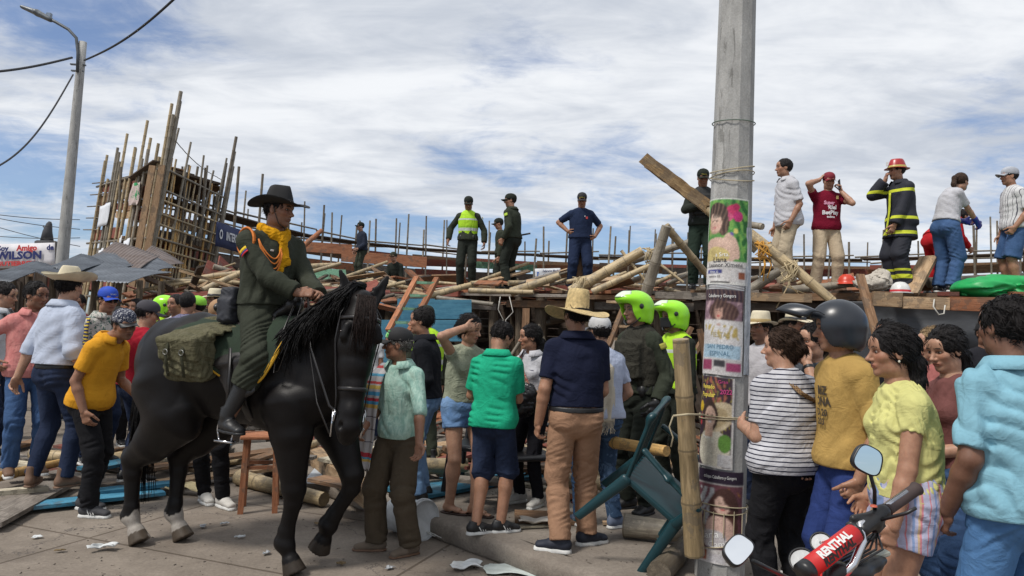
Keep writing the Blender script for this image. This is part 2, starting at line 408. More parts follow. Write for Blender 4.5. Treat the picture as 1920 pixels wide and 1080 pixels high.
def ik(a, b, l1, l2, pole):
    a, b = np.asarray(a, float), np.asarray(b, float); d = b - a; L = np.linalg.norm(d); mx = (l1 + l2) * .999
    if L > mx: b = a + d / L * mx; d = b - a; L = mx
    L = max(L, abs(l1 - l2) + .02); u = unit(d); x = (l1 * l1 - l2 * l2 + L * L) / (2 * L); h = math.sqrt(max(l1 * l1 - x * x, 0))
    p = np.asarray(pole, float); p = unit(p - u * (p @ u)); return a + u * x + p * h, b
def rotm(yaw, pitch, roll):      # yaw + turns to the person's own right, pitch + looks down, roll + tips to the right
    return np.array(Matrix.Rotation(-R(yaw), 3, 'Z') @ Matrix.Rotation(-R(pitch), 3, 'X') @ Matrix.Rotation(R(roll), 3, 'Y'))
def hand_prims(w, f, n, side, curl=.35, sc=1.0, spread=0.0, thumb=None):
    w = np.asarray(w, float); f = unit(f); n = np.asarray(n, float); n = unit(n - f * (n @ f)); t = np.cross(f, n) * (1 if side == 'r' else -1)
    P = [EC(w - f * .02, w + f * .03, (.021 * sc, .026 * sc), (.017 * sc, .033 * sc), side=n, k=.012),
         EC(w + f * .025 * sc, w + f * .085 * sc, (.015 * sc, .036 * sc), (.0125 * sc, .041 * sc), side=n, k=.012)]
    for i, (o, L) in enumerate(((.0325, .074), (.011, .083), (-.0105, .077), (-.031, .060))):
        o *= sc; L *= sc; b = w + f * (.083 - abs(o - .01) * .22) * sc + t * o; a1 = R(12 + 48 * curl + 4 * i); a2 = a1 + R(10 + 62 * curl); a3 = a2 + R(6 + 45 * curl)
        ff = unit(f + t * (o * 5 * (spread + .25))); p = b
        for Ls, an, r0, r1 in ((.46, a1, .0092, .0086), (.31, a2, .0086, .0078), (.25, a3, .0078, .0064)):
            q = p + (ff * math.cos(an) + n * math.sin(an)) * L * Ls; P.append(EC(p, q, r0 * sc, r1 * sc, k=.003)); p = q
    b = w + f * .022 * sc + t * .026 * sc; d1 = unit(f * .62 + t * .72 + n * .25); q = b + d1 * .045 * sc; d2 = unit(f * .85 + t * .25 + n * (.25 + curl * .6)) if thumb is None else unit(thumb)
    q2 = q + d2 * .034 * sc; q3 = q2 + unit(d2 + n * .3 * curl) * .026 * sc
    P += [EC(b, q, .0165 * sc, .0115 * sc, k=.014), EC(q, q2, .0112 * sc, .0098 * sc, k=.004), EC(q2, q3, .0098 * sc, .0078 * sc, k=.003)]
    return P
def head_prims(C, M, fem=0, nose=1.0, jaw=1.0, fat=0.0):
    def T(*p): return C + M @ np.array(p, float)
    def E(c, r, k=.015, op='u'): return EL(T(*c), tuple(r), k, M, op)
    j = jaw * (1 - .07 * fem) * (1 + .12 * fat)
    P = [E((0, -.012, .030), (.076, .097, .088)), E((0, .022, -.035), (.060 * j, .066, .078), .03), E((0, .058, -.098), (.027 * j, .022, .02), .022),
         E((.040, .052, -.022), (.024, .025, .022), .02), E((-.040, .052, -.022), (.024, .025, .022), .02),
         E((.044 * j, .0, -.078), (.018, .032, .024), .03), E((-.044 * j, .0, -.078), (.018, .032, .024), .03),
         EC(T(-.036, .072, .020), T(.036, .072, .020), .0125 - .003 * fem, side=M[:, 1], k=.016),
         E((0, .074, .045), (.045, .018, .03), .02)]
    P += [E((s * .031, .094, .002), (.017, .017, .0125), .010, 's') for s in (1, -1)]
    P += [E((s * .031, .0705, .002), (.0135, .0135, .0125), .002) for s in (1, -1)]
    P += [EC(T(0, .080, .008), T(0, .100 + .006 * nose, -.030), .0085, .0105 * nose, k=.010), E((0, .101 + .006 * nose, -.034), (.0115 * nose, .012, .0095), .006),
          E((.0115 * nose, .092, -.037), (.0078, .011, .0075), .005), E((-.0115 * nose, .092, -.037), (.0078, .011, .0075), .005),
          E((0, .081, -.060), (.023, .011, .006), .008), E((0, .079, -.070), (.020, .011, .0065), .008), E((0, .097, -.0650), (.022, .008, .0020), .003, 's')]
    for s in (1, -1):
        P += [E((s * .076, -.008, -.006), (.009, .019, .031), .006), E((s * .084, -.003, -.002), (.006, .010, .018), .005, 's')]
    if fat > .3: P.append(E((0, .02, -.105), (.045, .04, .022), .03))
    return P
def head_color(V, C, M, skin, hc, fem=0, mou=0.0, stub=.0, brow=1.0):
    L = (V - C) @ M; x, y, z = L[:, 0], L[:, 1], L[:, 2]; ax = np.abs(x); col = np.tile(np.array(skin), (len(V), 1))
    hd = np.linalg.norm(L, axis=1) < .17
    def put(m, c, a=1.0):
        a_ = np.clip(a * m, 0, 1)[:, None]; col[:] = col * (1 - a_) + np.array(c) * a_
    front = (y > .03) & hd
    put(front * np.exp(-((ax - .042) ** 2 + (z + .025) ** 2) / .0006), (skin[0] * 1.12, skin[1] * .86, skin[2] * .82), .6)
    put(front * (np.exp(-((z + .065) ** 2) / .0000 if False else -((z + .065) / .011) ** 4 - (ax / .027) ** 4)), (skin[0] * (.92 if not fem else .95), skin[1] * (.68 if not fem else .55), skin[2] * (.70 if not fem else .60)), .8)
    put(front * ((np.abs(z + .065) < .0022) & (ax < .023)), (skin[0] * .3, skin[1] * .2, skin[2] * .2), .8)
    if stub: put((hd & (y > .0)) * np.clip((-.042 - z) / .02, 0, 1) * np.clip((y - .0) / .04, 0, 1), (.05, .04, .038), stub)
    if mou: put(front * np.exp(-((z + .050) / .0075) ** 4 - (ax / .03) ** 4), hc, mou)
    bz = .0235 + .004 * np.clip(1 - np.abs(ax - .03) / .02, 0, 1)
    put(front * (np.abs(z - bz) < (.0048 - .0016 * fem)) * (ax > .010) * (ax < .048), hc, .9 * brow)
    ex, ez = ax - .031, z - .002; er = (ex / .0145) ** 2 + (ez / .0065) ** 2
    put(front * (er < 1.9) * (y > .055), (skin[0] * .35, skin[1] * .25, skin[2] * .22), .85)
    put(front * (er < .62) * (y > .055), (.36, .33, .30)); put(front * (er < 1) * (np.hypot(ex, ez) < .0062), (.02, .012, .008))
    return col
def lerp(a, b, t): return a + (b - a) * t
class P_: pass
NP = [0]
def person(label, loc, face=180, H=1.72, d=None, **s):
    """loc = feet (x, y, z); face = compass direction the chest looks (0 away from the camera, 90 to the right, 180 towards it)"""
    g = s.get; NP[0] += 1; seed = NP[0] * 17 + 3; fem = g('fem', 0); bulk = g('bulk', 0.0); belly = g('belly', 0.0); S = H / 1.75
    dd = d if d else max(3.0, (Vector(loc) - CAM).length); vx = min(max(dd * .00145, .0065), .020); hv = min(max(dd * .00085, .0040), .010)
    root = empty('person', loc, -R(face), label, 'person', g('group'), S); P = P_(); P.root = root
    # skeleton
    ps = V3(1, 0, 0); pel = np.array(g('pel', (0, 0, .93)), float); lf, ls = R(g('lf', 3)), R(g('ls', 0))
    ax = unit(V3(math.sin(ls), math.sin(lf), math.cos(lf) * math.cos(ls))); N = pel + ax * .52; hunch = g('hunch', .012)
    tw = R(g('tw', 0)); sv = V3(math.cos(tw), -math.sin(tw), 0); sv = unit(sv - ax * (sv @ ax)); fv = unit(np.cross(ax, sv)); pf = V3(0, 1, 0)
    def sp(t): return pel + ax * .52 * t - fv * hunch * 4 * t * (1 - t)
    def sd(t): return unit(lerp(ps, sv, min(max(t, 0), 1)))
    sw = g('sw', .164 - .018 * fem) + .012 * bulk; shz = .072
    SR, SL = N - ax * shz + sv * sw + V3(0, 0, g('shr', 0)), N - ax * shz - sv * sw + V3(0, 0, g('shl', 0))
    def wr(k, dflt): v = g(k); return np.array(dflt if v is None else v, float)
    ER, WR_ = ik(SR, wr('rh', SR + V3(.06, .05, -.56)), .285, .255, wr('re', (.35, -1, -.1)))
    EL_, WL = ik(SL, wr('lh', SL + V3(-.06, .05, -.56)), .285, .255, wr('le', (-.35, -1, -.1)))
    hx = .088 + .012 * fem; HR, HL = pel + V3(hx, 0, -.03), pel + V3(-hx, 0, -.03)
    AR, fyr = np.array(g('rf', (.11, 0, .085)), float), R(g('rfy', 10)); AL, fyl = np.array(g('lft', (-.11, 0, .085)), float), R(g('lfy', -10))
    KR, AR = ik(HR, AR, .42, .42, g('rk', (.12, 1, 0))); KL, AL = ik(HL, AL, .42, .42, g('lk', (-.12, 1, 0)))
    nk = R(g('nk', 8)); ndir = unit(ax * math.cos(nk) + fv * math.sin(nk)); hy, hp, hr = g('head', (0, 0, 0))
    Cc = N + ndir * .178 + fv * .012; Mh = rotm(hy, hp, hr); P.C, P.M, P.N, P.ax, P.fv, P.sv = Cc, Mh, N, ax, fv, sv
    P.near = dd < 8; P.sp, P.sd, P.J = sp, sd, dict(SR=SR, SL=SL, ER=ER, EL=EL_, WR=WR_, WL=WL, HR=HR, HL=HL, KR=KR, KL=KL, AR=AR, AL=AL)
    b1 = 1 + .16 * bulk; wst = 1 + .30 * belly
    prof = [(-.13, .125, .098), (.03, .158 + .014 * fem, .114), (.26, .138 - .004 * fem, .098), (.55, .152 - .01 * fem, .108), (.77, .158 - .014 * fem, .102), (.90, .108, .080), (1.0, .064, .062)]
    def torso(add, s0=-.13, s1=1.0, k=.02, cap=False, flare=0.0, minw=0.0, capt=0):
        st = [(t, rx * b1 * (wst if .0 <= t <= .56 else 1), ry * b1 * (wst if .0 <= t <= .56 else 1)) for t, rx, ry in prof]
        def r_at(t):
            for (t0, a0, c0), (t1, a1, c1) in zip(st, st[1:]):
                if t <= t1 or t1 == st[-1][0]:
                    u = min(max((t - t0) / (t1 - t0), 0), 1); u = u * u * (3 - 2 * u); return lerp(a0, a1, u), lerp(c0, c1, u)
        ts = sorted(set([s0] + [t for t in (-.13, .03, .14, .26, .4, .55, .66, .77, .9) if s0 < t < s1] + [s1])); out = []
        for i in range(len(ts) - 1):
            A, B = r_at(ts[i]), r_at(ts[i + 1]); fl0, fl1 = flare * max(0, .5 - ts[i]), flare * max(0, .5 - ts[i + 1])
            mw0, mw1 = (minw if ts[i] < .6 else 0), (minw if ts[i + 1] < .6 else 0)
            out.append(EC(sp(ts[i]), sp(ts[i + 1]), (max(A[0], mw0) + add + fl0, max(A[1], mw0 * .68) + add + fl0), (max(B[0], mw1) + add + fl1, max(B[1], mw1 * .68) + add + fl1), side=sd(ts[i]), k=k, cap=(1 if cap and i == 0 else 0, 1 if capt and i == len(ts) - 2 else 0)))
        if belly and s0 < .3: out.append(EL(sp(.3) + fv * .045 * belly, (.13 * b1 + add, .10 + .06 * belly + add, .15), .04))
        if fem and s1 > .7: out += [EL(sp(.68) + sd(.7) * q * .066 + fv * (.072 + .02 * fem), (.062 + add * .7, .05 + .012 * bulk + add * .5, .06 + add * .5), .03) for q in (1, -1)]
        return out
    ub = 1 + .28 * bulk - .10 * fem
    def arm(S_, E_, W_, add, f=2.0, k=.02, cap=False, lo=0.0):
        out = [EL(S_ - (S_ - sp(.88)) * .12, .052 * ub + add, .035)]
        r = [.0475 * ub + add, .0385 * ub + add + lo * .3, .029 + .006 * bulk + add + lo]
        e1 = lerp(S_, E_, min(f, 1)); out.append(EC(S_, e1, r[0], lerp(r[0], r[1], min(f, 1)), k=k, cap=(0, 1 if cap and f <= 1 else 0)))
        if f > 1:
            e2 = lerp(E_, W_, f - 1); m1 = lerp(E_, W_, .28)
            if f - 1 > .3: out += [EC(E_, m1, r[1], (.041 + .008 * bulk) * (1 - .1 * fem) + add + lo * .5, k=.012), EC(m1, e2, (.041 + .008 * bulk) * (1 - .1 * fem) + add + lo * .5, r[2] if f >= 1.9 else lerp(r[1], r[2], f - 1), k=.012, cap=(0, 1 if cap else 0))]
            else: out.append(EC(E_, e2, r[1], r[1] - .003, k=.012, cap=(0, 1 if cap else 0)))
        return out
    lb = 1 + .20 * bulk + .10 * fem
    def leg(H_, K_, A_, add, f=2.0, k=.018, cap=False, lo=0.0):
        r = [.079 * lb + add, .054 * (1 + .1 * bulk) + add, .040 + add + lo]
        e1 = lerp(H_, K_, min(f, 1)); out = [EC(H_, e1, r[0], lerp(r[0], r[1] + lo, min(f, 1)), k=k, cap=(0, 1 if cap and f <= 1 else 0))]
        if f > 1:
            m1 = lerp(K_, A_, .3); e2 = lerp(K_, A_, min(f - 1, 1.06)); bk = unit(np.cross(np.cross(K_ - H_, V3(0, 1, .01)), A_ - K_)) * 0
            rc = .054 * (1 + .12 * bulk) + add + lo * .4
            if f - 1 > .32: out += [EC(K_, m1, r[1], rc, k=k), EC(m1, e2, rc, lerp(rc, r[2], min(f - 1, 1)), k=k, cap=(0, 1 if cap else 0))]
            else: out.append(EC(K_, e2, r[1] + lo, r[1] + lo, k=k, cap=(0, 1 if cap else 0)))
        return out
    P.torso, P.arm, P.leg, P.vx, P.hv, P.b1 = torso, arm, leg, vx, hv, b1
    butt = lambda add: [EL(pel + V3(q * .072, -.045 - .012 * fem, -.035), (.088 * lb + add, .078 + .018 * fem + add, .095 + add), .03) for q in (1, -1)]
    top, bot, shoes = g('top'), g('bot'), g('shoes', 'x')
    # body, one surface: trunk and limbs, hands, head
    low = g('low', 2)                                    # lower limbs that show
    pr = torso(-.012 if top else 0) + [EC(N - ax * .05, Cc - Mh[:, 2] * .055 - Mh[:, 1] * .012, .064 + .01 * bulk - .008 * fem, .051 + .006 * bulk - .007 * fem, k=.035)]
    sl = top.get('sleeve', .6) if top else 0
    pr += arm(SR, ER, WR_, 0 if sl < 1.9 else -.004) + arm(SL, EL_, WL, 0 if sl < 1.9 else -.004)
    bl = bot.get('len', 2) if bot else 0
    if low: pr += leg(HR, KR, AR, 0 if bl < 1.6 else -.012) + leg(HL, KL, AL, 0 if bl < 1.6 else -.012)
    if bl < 1.6:
        for K_, A_ in ((KR, AR), (KL, AL)): pr.append(EL(lerp(K_, A_, .26) + V3(0, -.014, 0), (.05 * lb, .05 * lb, .10), .03))
    if (shoes is None or shoes[0] == 'flip') and low:
        for A_, fy in ((AR, fyr), (AL, fyl)):
            fd = V3(math.sin(fy), math.cos(fy), 0); sdv = V3(math.cos(fy), -math.sin(fy), 0)
            pr += [EC(A_ - V3(0, 0, .035) - fd * .03, A_ - V3(0, 0, .052) + fd * .10, (.032, .036), (.042, .020), side=sdv, k=.03)]
            pr += [EC(A_ - V3(0, 0, .062) + fd * .11 + sdv * o, A_ - V3(0, 0, .066) + fd * (.11 + L) + sdv * o, r_, r_ * .9, k=.005) for o, L, r_ in ((.0, .045, .010), (.017, .040, .009), (-.017, .042, .010), (-.031 if fy < 0 else .031, .03, .009))]
    wr_cut = .04
    body = [sdf_mesh(pr, vx)]
    for (W_, E_, side, pn, fd, cu) in ((WR_, ER, 'r', g('rpn', (-1, .1, 0)), g('rfd'), g('rc', .35)), (WL, EL_, 'l', g('lpn', (1, .1, 0)), g('lfd'), g('lc', .35))):
        if g('gloves') is not None: link('glove', npmesh('g', *sdf_mesh([EC(W_ - unit(W_ - E_) * .07, W_, .041, .036, k=.01)] + [dict(q, ra=tuple(r + .003 for r in q['ra']), rb=tuple(r + .003 for r in q['rb'])) for q in hand_prims(W_, unit(W_ - E_) if fd is None else fd, pn, side, cu, 1.06)], min(max(dd * .0006, .0035), .009))), g('gloves'), root)
        if g('hands', 1): body.append(sdf_mesh([EC(W_ - unit(W_ - E_) * .05, W_, .030, .026, k=.01)] + hand_prims(W_, unit(W_ - E_) if fd is None else fd, pn, side, cu, 1.02 - .1 * fem, g('spread', 0)), min(max(dd * .0006, .0032), .009)))
    hp_ = head_prims(Cc, Mh, fem, g('nose', 1.0), g('jaw', 1.0), g('fat', .2 * bulk)) + [EC(N + ndir * .03, Cc - Mh[:, 2] * .055 - Mh[:, 1] * .012, .055 + .01 * bulk - .008 * fem, .051 + .006 * bulk - .007 * fem, k=.03)]
    body.append(sdf_mesh(hp_, hv)); V, Q = merge(body)
    sk = SK[g('skin', 'tan')]; hc = HAIRC[g('hairc', 'black')]
    me = npmesh('body', V, Q); setcol(me, head_color(V, Cc, Mh, sk, hc, fem, g('mou', 0), g('stub', 0 if fem else .25), g('brow', 1)))
    P.body = link('body', me, SKINM, root)
    # clothes
    if top:
        lo = top.get('loose', .012); hem = top.get('hem', .02); f = top.get('sleeve', .6); tv = top.get('top', 1.0)
        pt = torso(.014 + lo * .5, hem, tv, cap=True, flare=top.get('flare', lo * 1.2), minw=top.get('minw', 0), capt=1)
        if hem < .12:
            pt += butt(.016 + lo * .8)
            Mq = np.stack([ps, unit(np.cross(ax, ps)), ax], 1); pt.append(BX(sp(hem) - ax * .25, (.42, .38, .25), 0, Mq, 0, 's'))
        if f > 0:
            for S_, E_, W_ in ((SR, ER, WR_), (SL, EL_, WL)): pt += arm(S_, E_, W_, .008 + lo * .28, f, cap=True, lo=lo * .6 + top.get('cuff', 0))
        if tv > .9: pt += [EC(lerp(N, SR, .25), SR - (SR - sp(.85)) * .1, .045 + lo * .4, .056 * ub + lo * .4, k=.03), EC(lerp(N, SL, .25), SL - (SL - sp(.85)) * .1, .045 + lo * .4, .056 * ub + lo * .4, k=.03)]
        if top.get('vneck'): pt += [EL(N - ax * .03 + fv * .085, (.045, .06, .07), .01, None, 's')]
        if g('arms_up') or f == 0: pass
        pt += top.get('extra', lambda P: [])(P)
        hq = sp(hem); wl = lambda X, Y, Z: np.clip(np.abs((X - hq[0]) * ax[0] + (Y - hq[1]) * ax[1] + (Z - hq[2]) * ax[2]) / .05, .05, 1)
        w_ = sdf_mesh(pt, vx, noise=folds(top.get('amp', .0048), top.get('fr', 24), seed, .7, wl))
        me = npmesh('top', *w_); P.top = link(top.get('name', 'shirt'), me, top['mat'], root)
        if top.get('collar'):
            cm = top['collar'] if not isinstance(top['collar'], bool) else top['mat']; gap = top.get('gap', 24)
            def cf(u, v):
                a = R(90 + gap + (360 - 2 * gap) * u); k4 = v * 3; i = min(int(k4), 2); fr = k4 - i
                pr_ = ((.090, -.01), (.080, .034), (.089, .040), (.124, -.014)); rr = lerp(pr_[i][0], pr_[i + 1][0], fr); zz = lerp(pr_[i][1], pr_[i + 1][1], fr)
                fr_ = max(0, math.sin(a)); rr += .012 * bulk
                return N + sv * math.cos(a) * rr * 1.06 + fv * (math.sin(a) * rr + .004) + ax * (zz - .012 * fr_ + .016)
            MB().grid(cf, 28, 6, .003).build('collar', cm, root, True)
        if top.get('placket'):
            mb = MB()
            def pf_(u, v):
                t = lerp(hem + .02, .93, v); return surf(t, (u - .5) * .032, .0155 + lo * .5)
            def surf(t, x, off):
                rr = None
                st = [(a, b * b1 * (wst if 0 <= a <= .56 else 1), c * b1 * (wst if 0 <= a <= .56 else 1)) for a, b, c in prof]
                for (t0, a0, c0), (t1, a1, c1) in zip(st, st[1:]):
                    if t0 <= t <= t1: u_ = (t - t0) / (t1 - t0); u_ = u_ * u_ * (3 - 2 * u_); rr = lerp(c0, c1, u_)
                bel = max(0, 1 - ((t - .3) * .52 / .16) ** 2) * (.045 * belly + .06 * belly) * .9
                return sp(t) + sd(t) * x + fv * ((rr or .1) + off + bel)
            mb.grid(pf_, 2, 16, .003).build('placket', top['mat'], root, True)
    if bot:
        lo = bot.get('loose', .008); f = bot.get('len', 2); wt = bot.get('waist', .20)
        pb = torso(.003 + lo * .25, -.13, wt, k=.03) + butt(lo * .5 + .002)
        for H_, K_, A_ in ((HR, KR, AR), (HL, KL, AL)): pb += leg(H_, K_, A_, .008 + lo * .5, f, cap=True, lo=lo * .6 + bot.get('cuff', 0))
        kz = (KR[2] + KL[2]) / 2
        wgt = (lambda X, Y, Z: np.clip(.35 + 1.1 * np.exp(-((Z - kz) / .13) ** 2) + 1.1 * np.exp(-((Z - .13) / .10) ** 2) + .7 * np.exp(-((Z - .86) / .07) ** 2), 0, 1.5)) if not g('ride') else None
        pb += bot.get('extra', lambda P: [])(P)
        me = npmesh('trousers', *sdf_mesh(pb, vx, noise=folds(bot.get('amp', .0070), 24, seed + 5, 1.3, wgt))); P.bot = link(bot.get('name', 'trousers'), me, bot['mat'], root)
        if bot.get('belt') is not None:
            q = sp(wt - .035); ad = .020 + lo * .4
            hm_ = top.get('hem', .02) if top else 0; b0 = hm_ - .055 if hm_ > .05 else wt - .075; q = sp(b0 + .04)
            link('belt', npmesh('b', *sdf_mesh(torso(ad, b0, b0 + .07, cap=True, capt=1), min(vx, .009))), bot['belt'], root); ry = .105 * b1 * (1 + .3 * belly) + ad + .05 * belly - .004
            MB().box(q + fv * (ry + .006), (.045, .008, .034), None, .004).build('belt_buckle', plain('buckle_metal', (.45, .40, .28), .35, .8), root)
    if shoes not in ('x', None) and low:
        for A_, fy in ((AR, fyr), (AL, fyl)): shoe(P, A_, fy, shoes, vx)
    # hair and what is on the head
    hs = g('hair', 'short')
    if hs != 'bald':
        T = lambda *p: Cc + Mh @ np.array(p, float); E = lambda c, r, k=.012, op='u': EL(T(*c), r, k, Mh, op)
        hat = g('hat'); t_ = g('hairt', 1.0) * (.5 if hat else 1)
        ph = [E((0, -.018, .030), (.078 + .007 * t_, .098 + .008 * t_, .089 + .011 * t_))]
        if hs == 'short':
            ph += [E((0, .085, -.035), (.075, .080, .090), .008, 's'), E((0, .05, -.11), (.14, .13, .085), .008, 's'), E((0, -.03, -.14), (.16, .16, .085), .01, 's')]
            ph += [E((s_ * .10, .012, -.030), (.045, .035, .045), .006, 's') for s_ in (1, -1)]
        else:
            ph += [E((0, .088, -.042), (.070, .070, .092), .008, 's'), E((0, .03, -.13), (.11, .10, .09), .01, 's')]
            ph += [E((s_ * .088, .03, -.035), (.030, .038, .045), .006, 's') for s_ in (1, -1)]
        if hs == 'bun': ph += [E((0, -.10, .0), (.052, .05, .05), .015), E((0, -.06, -.04), (.06, .05, .05), .02)]
        if hs == 'pony': ph += CH([T(0, -.09, .03), T(0, -.145, .02), T(.01, -.165, -.08), T(.02, -.150, -.20)], [.028, .034, .034, .012], .015)
        if hs == 'low': ph += CH([T(0, -.07, -.03), T(0, -.105, -.06), T(0, -.10, -.14), T(0, -.08, -.26), T(.01, -.07, -.33)], [.05, .045, .05, .045, .012], .02)
        if hs == 'long': ph += [EC(T(0, -.05, 0), T(0, -.055, -.19), (.088, .055), (.10, .035), side=Mh[:, 0], k=.03), EC(T(0, -.055, -.19), T(0, -.05, -.27), (.10, .035), (.06, .02), side=Mh[:, 0], k=.02)]
        if hat: ph += [BX(T(0, 0, .045 + .2), (.3, .3, .2), 0, Mh, 0, 's')]
        fz = folds(.0032, 80, seed, .5)
        me = npmesh('hair', *sdf_mesh(ph, hv, noise=fz)); P.hair = link('hair', me, hairmat(hc, g('hairc', 'black')), root)
        if dd < 8.5:
            Vh = np.array([v.co for v in me.vertices]); Nh = np.array([v.normal for v in me.vertices]); gg = np.random.RandomState(seed); lim = .045 if hat else 9
            zz = (Vh - Cc) @ Mh; ok = np.where((zz[:, 2] < lim) & ((zz[:, 1] < .07) | (zz[:, 2] > .06)))[0]; mb = MB(); n_s = int((330 if hs == 'short' else 650) * (1.6 if dd < 4.6 else 1))
            if len(ok):
                for i in ok[gg.randint(0, len(ok), n_s)]:
                    p, q = Vh[i], Nh[i]; fl = -Mh[:, 2] * (.55 if hs != 'short' else .35) - Mh[:, 1] * ((.9 if hs != 'short' else .5) if zz[i, 2] > -.03 else .15) + gg.normal(size=3) * (.10 if hs != 'short' else .4); fl = unit(fl - q * (fl @ q)); L = gg.uniform(.025, .05) * (1 if hs == 'short' else 1.2)
                    mb.tube([p - q * .002, p + q * (.003 if hs != 'short' else .005) + fl * L * .5, p + q * (.001 if hs != 'short' else .005) + fl * L - Mh[:, 2] * L * .12], [.0025, .0022, .0005], 3)
                mb.build('hair_strand', hairmat(hc, g('hairc', 'black')), P.hair, True)['kind'] = 'stuff'
    if g('hat'): g('hat')(P)
    for a in g('acc', []): a(P)
    return P
def shoe(P, A, fy, kind, vx):
    kind, mt, sm = (kind + (None, None))[:3] if isinstance(kind, tuple) else (kind, None, None); v = min(vx, .009)
    fd = V3(math.sin(fy), math.cos(fy), 0); sv = V3(math.cos(fy), -math.sin(fy), 0); z = V3(0, 0, 1); B = A - z * .085
    tilt = 0
    if kind == 'flip':
        o = MB().grid(lambda u, w: B + fd * lerp(-.075, .185, w) + sv * (u - .5) * 2 * (.036 + .012 * math.sin(w * 2.8)) * (1 - .9 * max(0, abs(w - .5) * 2 - .8) ** 1.5 * 3) + z * .014, 6, 12, .013).build('sandal', mt, P.root, True)
        MB().tube([B + fd * .11 + z * .02, B + fd * .09 + sv * .02 + z * .043, B + fd * .02 + sv * .045 + z * .02], .006, 6).tube([B + fd * .11 + z * .02, B + fd * .09 - sv * .02 + z * .043, B + fd * .02 - sv * .045 + z * .02], .006, 6).build('strap', mt, o); return
    h = .028 if kind == 'sneaker' else .018; boot = kind in ('boot', 'longboot')
    up = [EC(B - fd * .045 + z * (h + .028), B + fd * .05 + z * (h + .026), (.036, .040), (.040, .036), side=sv, k=.03), EC(B + fd * .05 + z * (h + .024), B + fd * .150 + z * (h + .008), (.042, .036), (.038, .026), side=sv, k=.03),
          EC(B - fd * .022 + z * .05, B - fd * .012 + z * (.105 if not boot else .16), (.038, .048), (.037, .046), side=sv, k=.02, cap=(0, 1))]
    if kind == 'longboot': up += [EC(A + z * .02, lerp(P.J['AR'] if A is P.J['AR'] else P.J['AL'], P.J['KR'] if A is P.J['AR'] else P.J['KL'], .82), .046, .067, k=.02, cap=(0, 1))]
    up.append(BX(B - z * .10, (.3, .3, .10 + .006), 0, None, 0, 's'))
    me = npmesh('shoe', *sdf_mesh(up, v, noise=folds(.0015, 40, 3))); o = link('shoe' if not boot else 'boot', me, mt, P.root)
    so = [EC(B - fd * .045 + z * .0, B + fd * .04 + z * .0, (.040, .05), (.044, .05), side=sv, k=.02), EC(B + fd * .04, B + fd * .148, (.045, .05), (.039, .05), side=sv, k=.02),
          BX(B - z * .10, (.3, .3, .10), 0, None, 0, 's'), BX(B + z * (.10 + h), (.3, .3, .10), 0, None, 0, 's')]
    me = npmesh('sole', *sdf_mesh(so, v)); link('sole', me, sm or mt, o)
    if kind == 'sneaker' and sm:
        mb = MB()
        for i in range(4): q = B + fd * (.055 + .014 * i) + z * (h + .056 - .005 * i); mb.tube([q - sv * .018, q + z * .004, q + sv * .018], .0028, 5)
        mb.build('laces', sm, o)
        if mt.name in ('black_leather', 'grey_mesh') and v < .0095:
            for s_ in (1, -1):
                mb = MB()
                for i in range(3): q = B + fd * (.030 + .020 * i) + z * (h + .004); mb.tube([q + sv * s_ * .046, q - fd * .010 + sv * s_ * .045 + z * .018, q - fd * .020 + sv * s_ * .038 + z * .036], .0042, 5)
                mb.build('side_stripe', sm, o)
def hm(P, dx=0, dy=0, dz=0, pitch=0, roll=0, sc=1.0):    # 4x4 of the head frame
    M = Matrix(P.M.tolist()) @ Matrix.Rotation(R(-pitch), 3, 'X') @ Matrix.Rotation(R(roll), 3, 'Y'); m4 = (M * sc).to_4x4() if sc != 1 else M.to_4x4()
    m4.translation = Vector(P.C) + Matrix(P.M.tolist()) @ Vector((dx, dy, dz)); return m4
def T4(m4): return lambda q: m4 @ Vector(q)
def cap(mt, visor=None, front=None, text=None, tcol=None, pitch=-4, back=False, name='cap'):
    def f(P):
        m4 = hm(P, 0, -.008, .036, pitch); prof = [(.095, -.012), (.098, .0), (.099, .02), (.093, .05), (.076, .076), (.050, .093), (.02, .1005), (.006, .103), (0.0001, .103)]
        wp = lambda q, t, r, z: (q.x * .89, q.y * 1.12 + (-.004), q.z)
        o = MB().lathe([(.088, -.012)] + prof, 28, m4, wp).build(name, mt, P.root, True)
        sg = -1 if back else 1
        def vf(u, v):
            a = R(lerp(-62, 62, u)); rx = .085; ex = .075 * (math.cos(a) ** .55) * v
            return m4 @ Vector((math.sin(a) * rx * (1 + .02 * v), sg * (math.cos(a) * .103 + ex), -.006 - .030 * v * (.35 + math.sin(a) ** 2 * 1.2) - .004))
        MB().grid(vf, 14, 5, .004).build('visor', visor or mt, o, True)
        bt = MB().lathe([(.0001, .104), (.006, .103), (.007, .1)], 8, m4).build('button', visor or mt, o)
        if front is not None:
            def ff(u, v):
                a = R(lerp(-38, 38, u)); z = lerp(.004, .062, v); r = .0955 if z < .02 else math.sqrt(max(0, 1 - ((z - .01) / .094) ** 2)) * .0975
                return m4 @ Vector((math.sin(a) * r * .89, math.cos(a) * r * 1.12 - .002, z))
            MB().grid(ff, 12, 6, .002).build('front_panel', front, o, True)
        if text: label_text(text, .020, tcol, o, m4 @ Matrix.Translation((0, .106 if front is None else .1085, .022)) @ Matrix.Rotation(R(180), 4, 'Z') @ Matrix.Rotation(R(78), 4, 'X'), bend=.105)
    return f
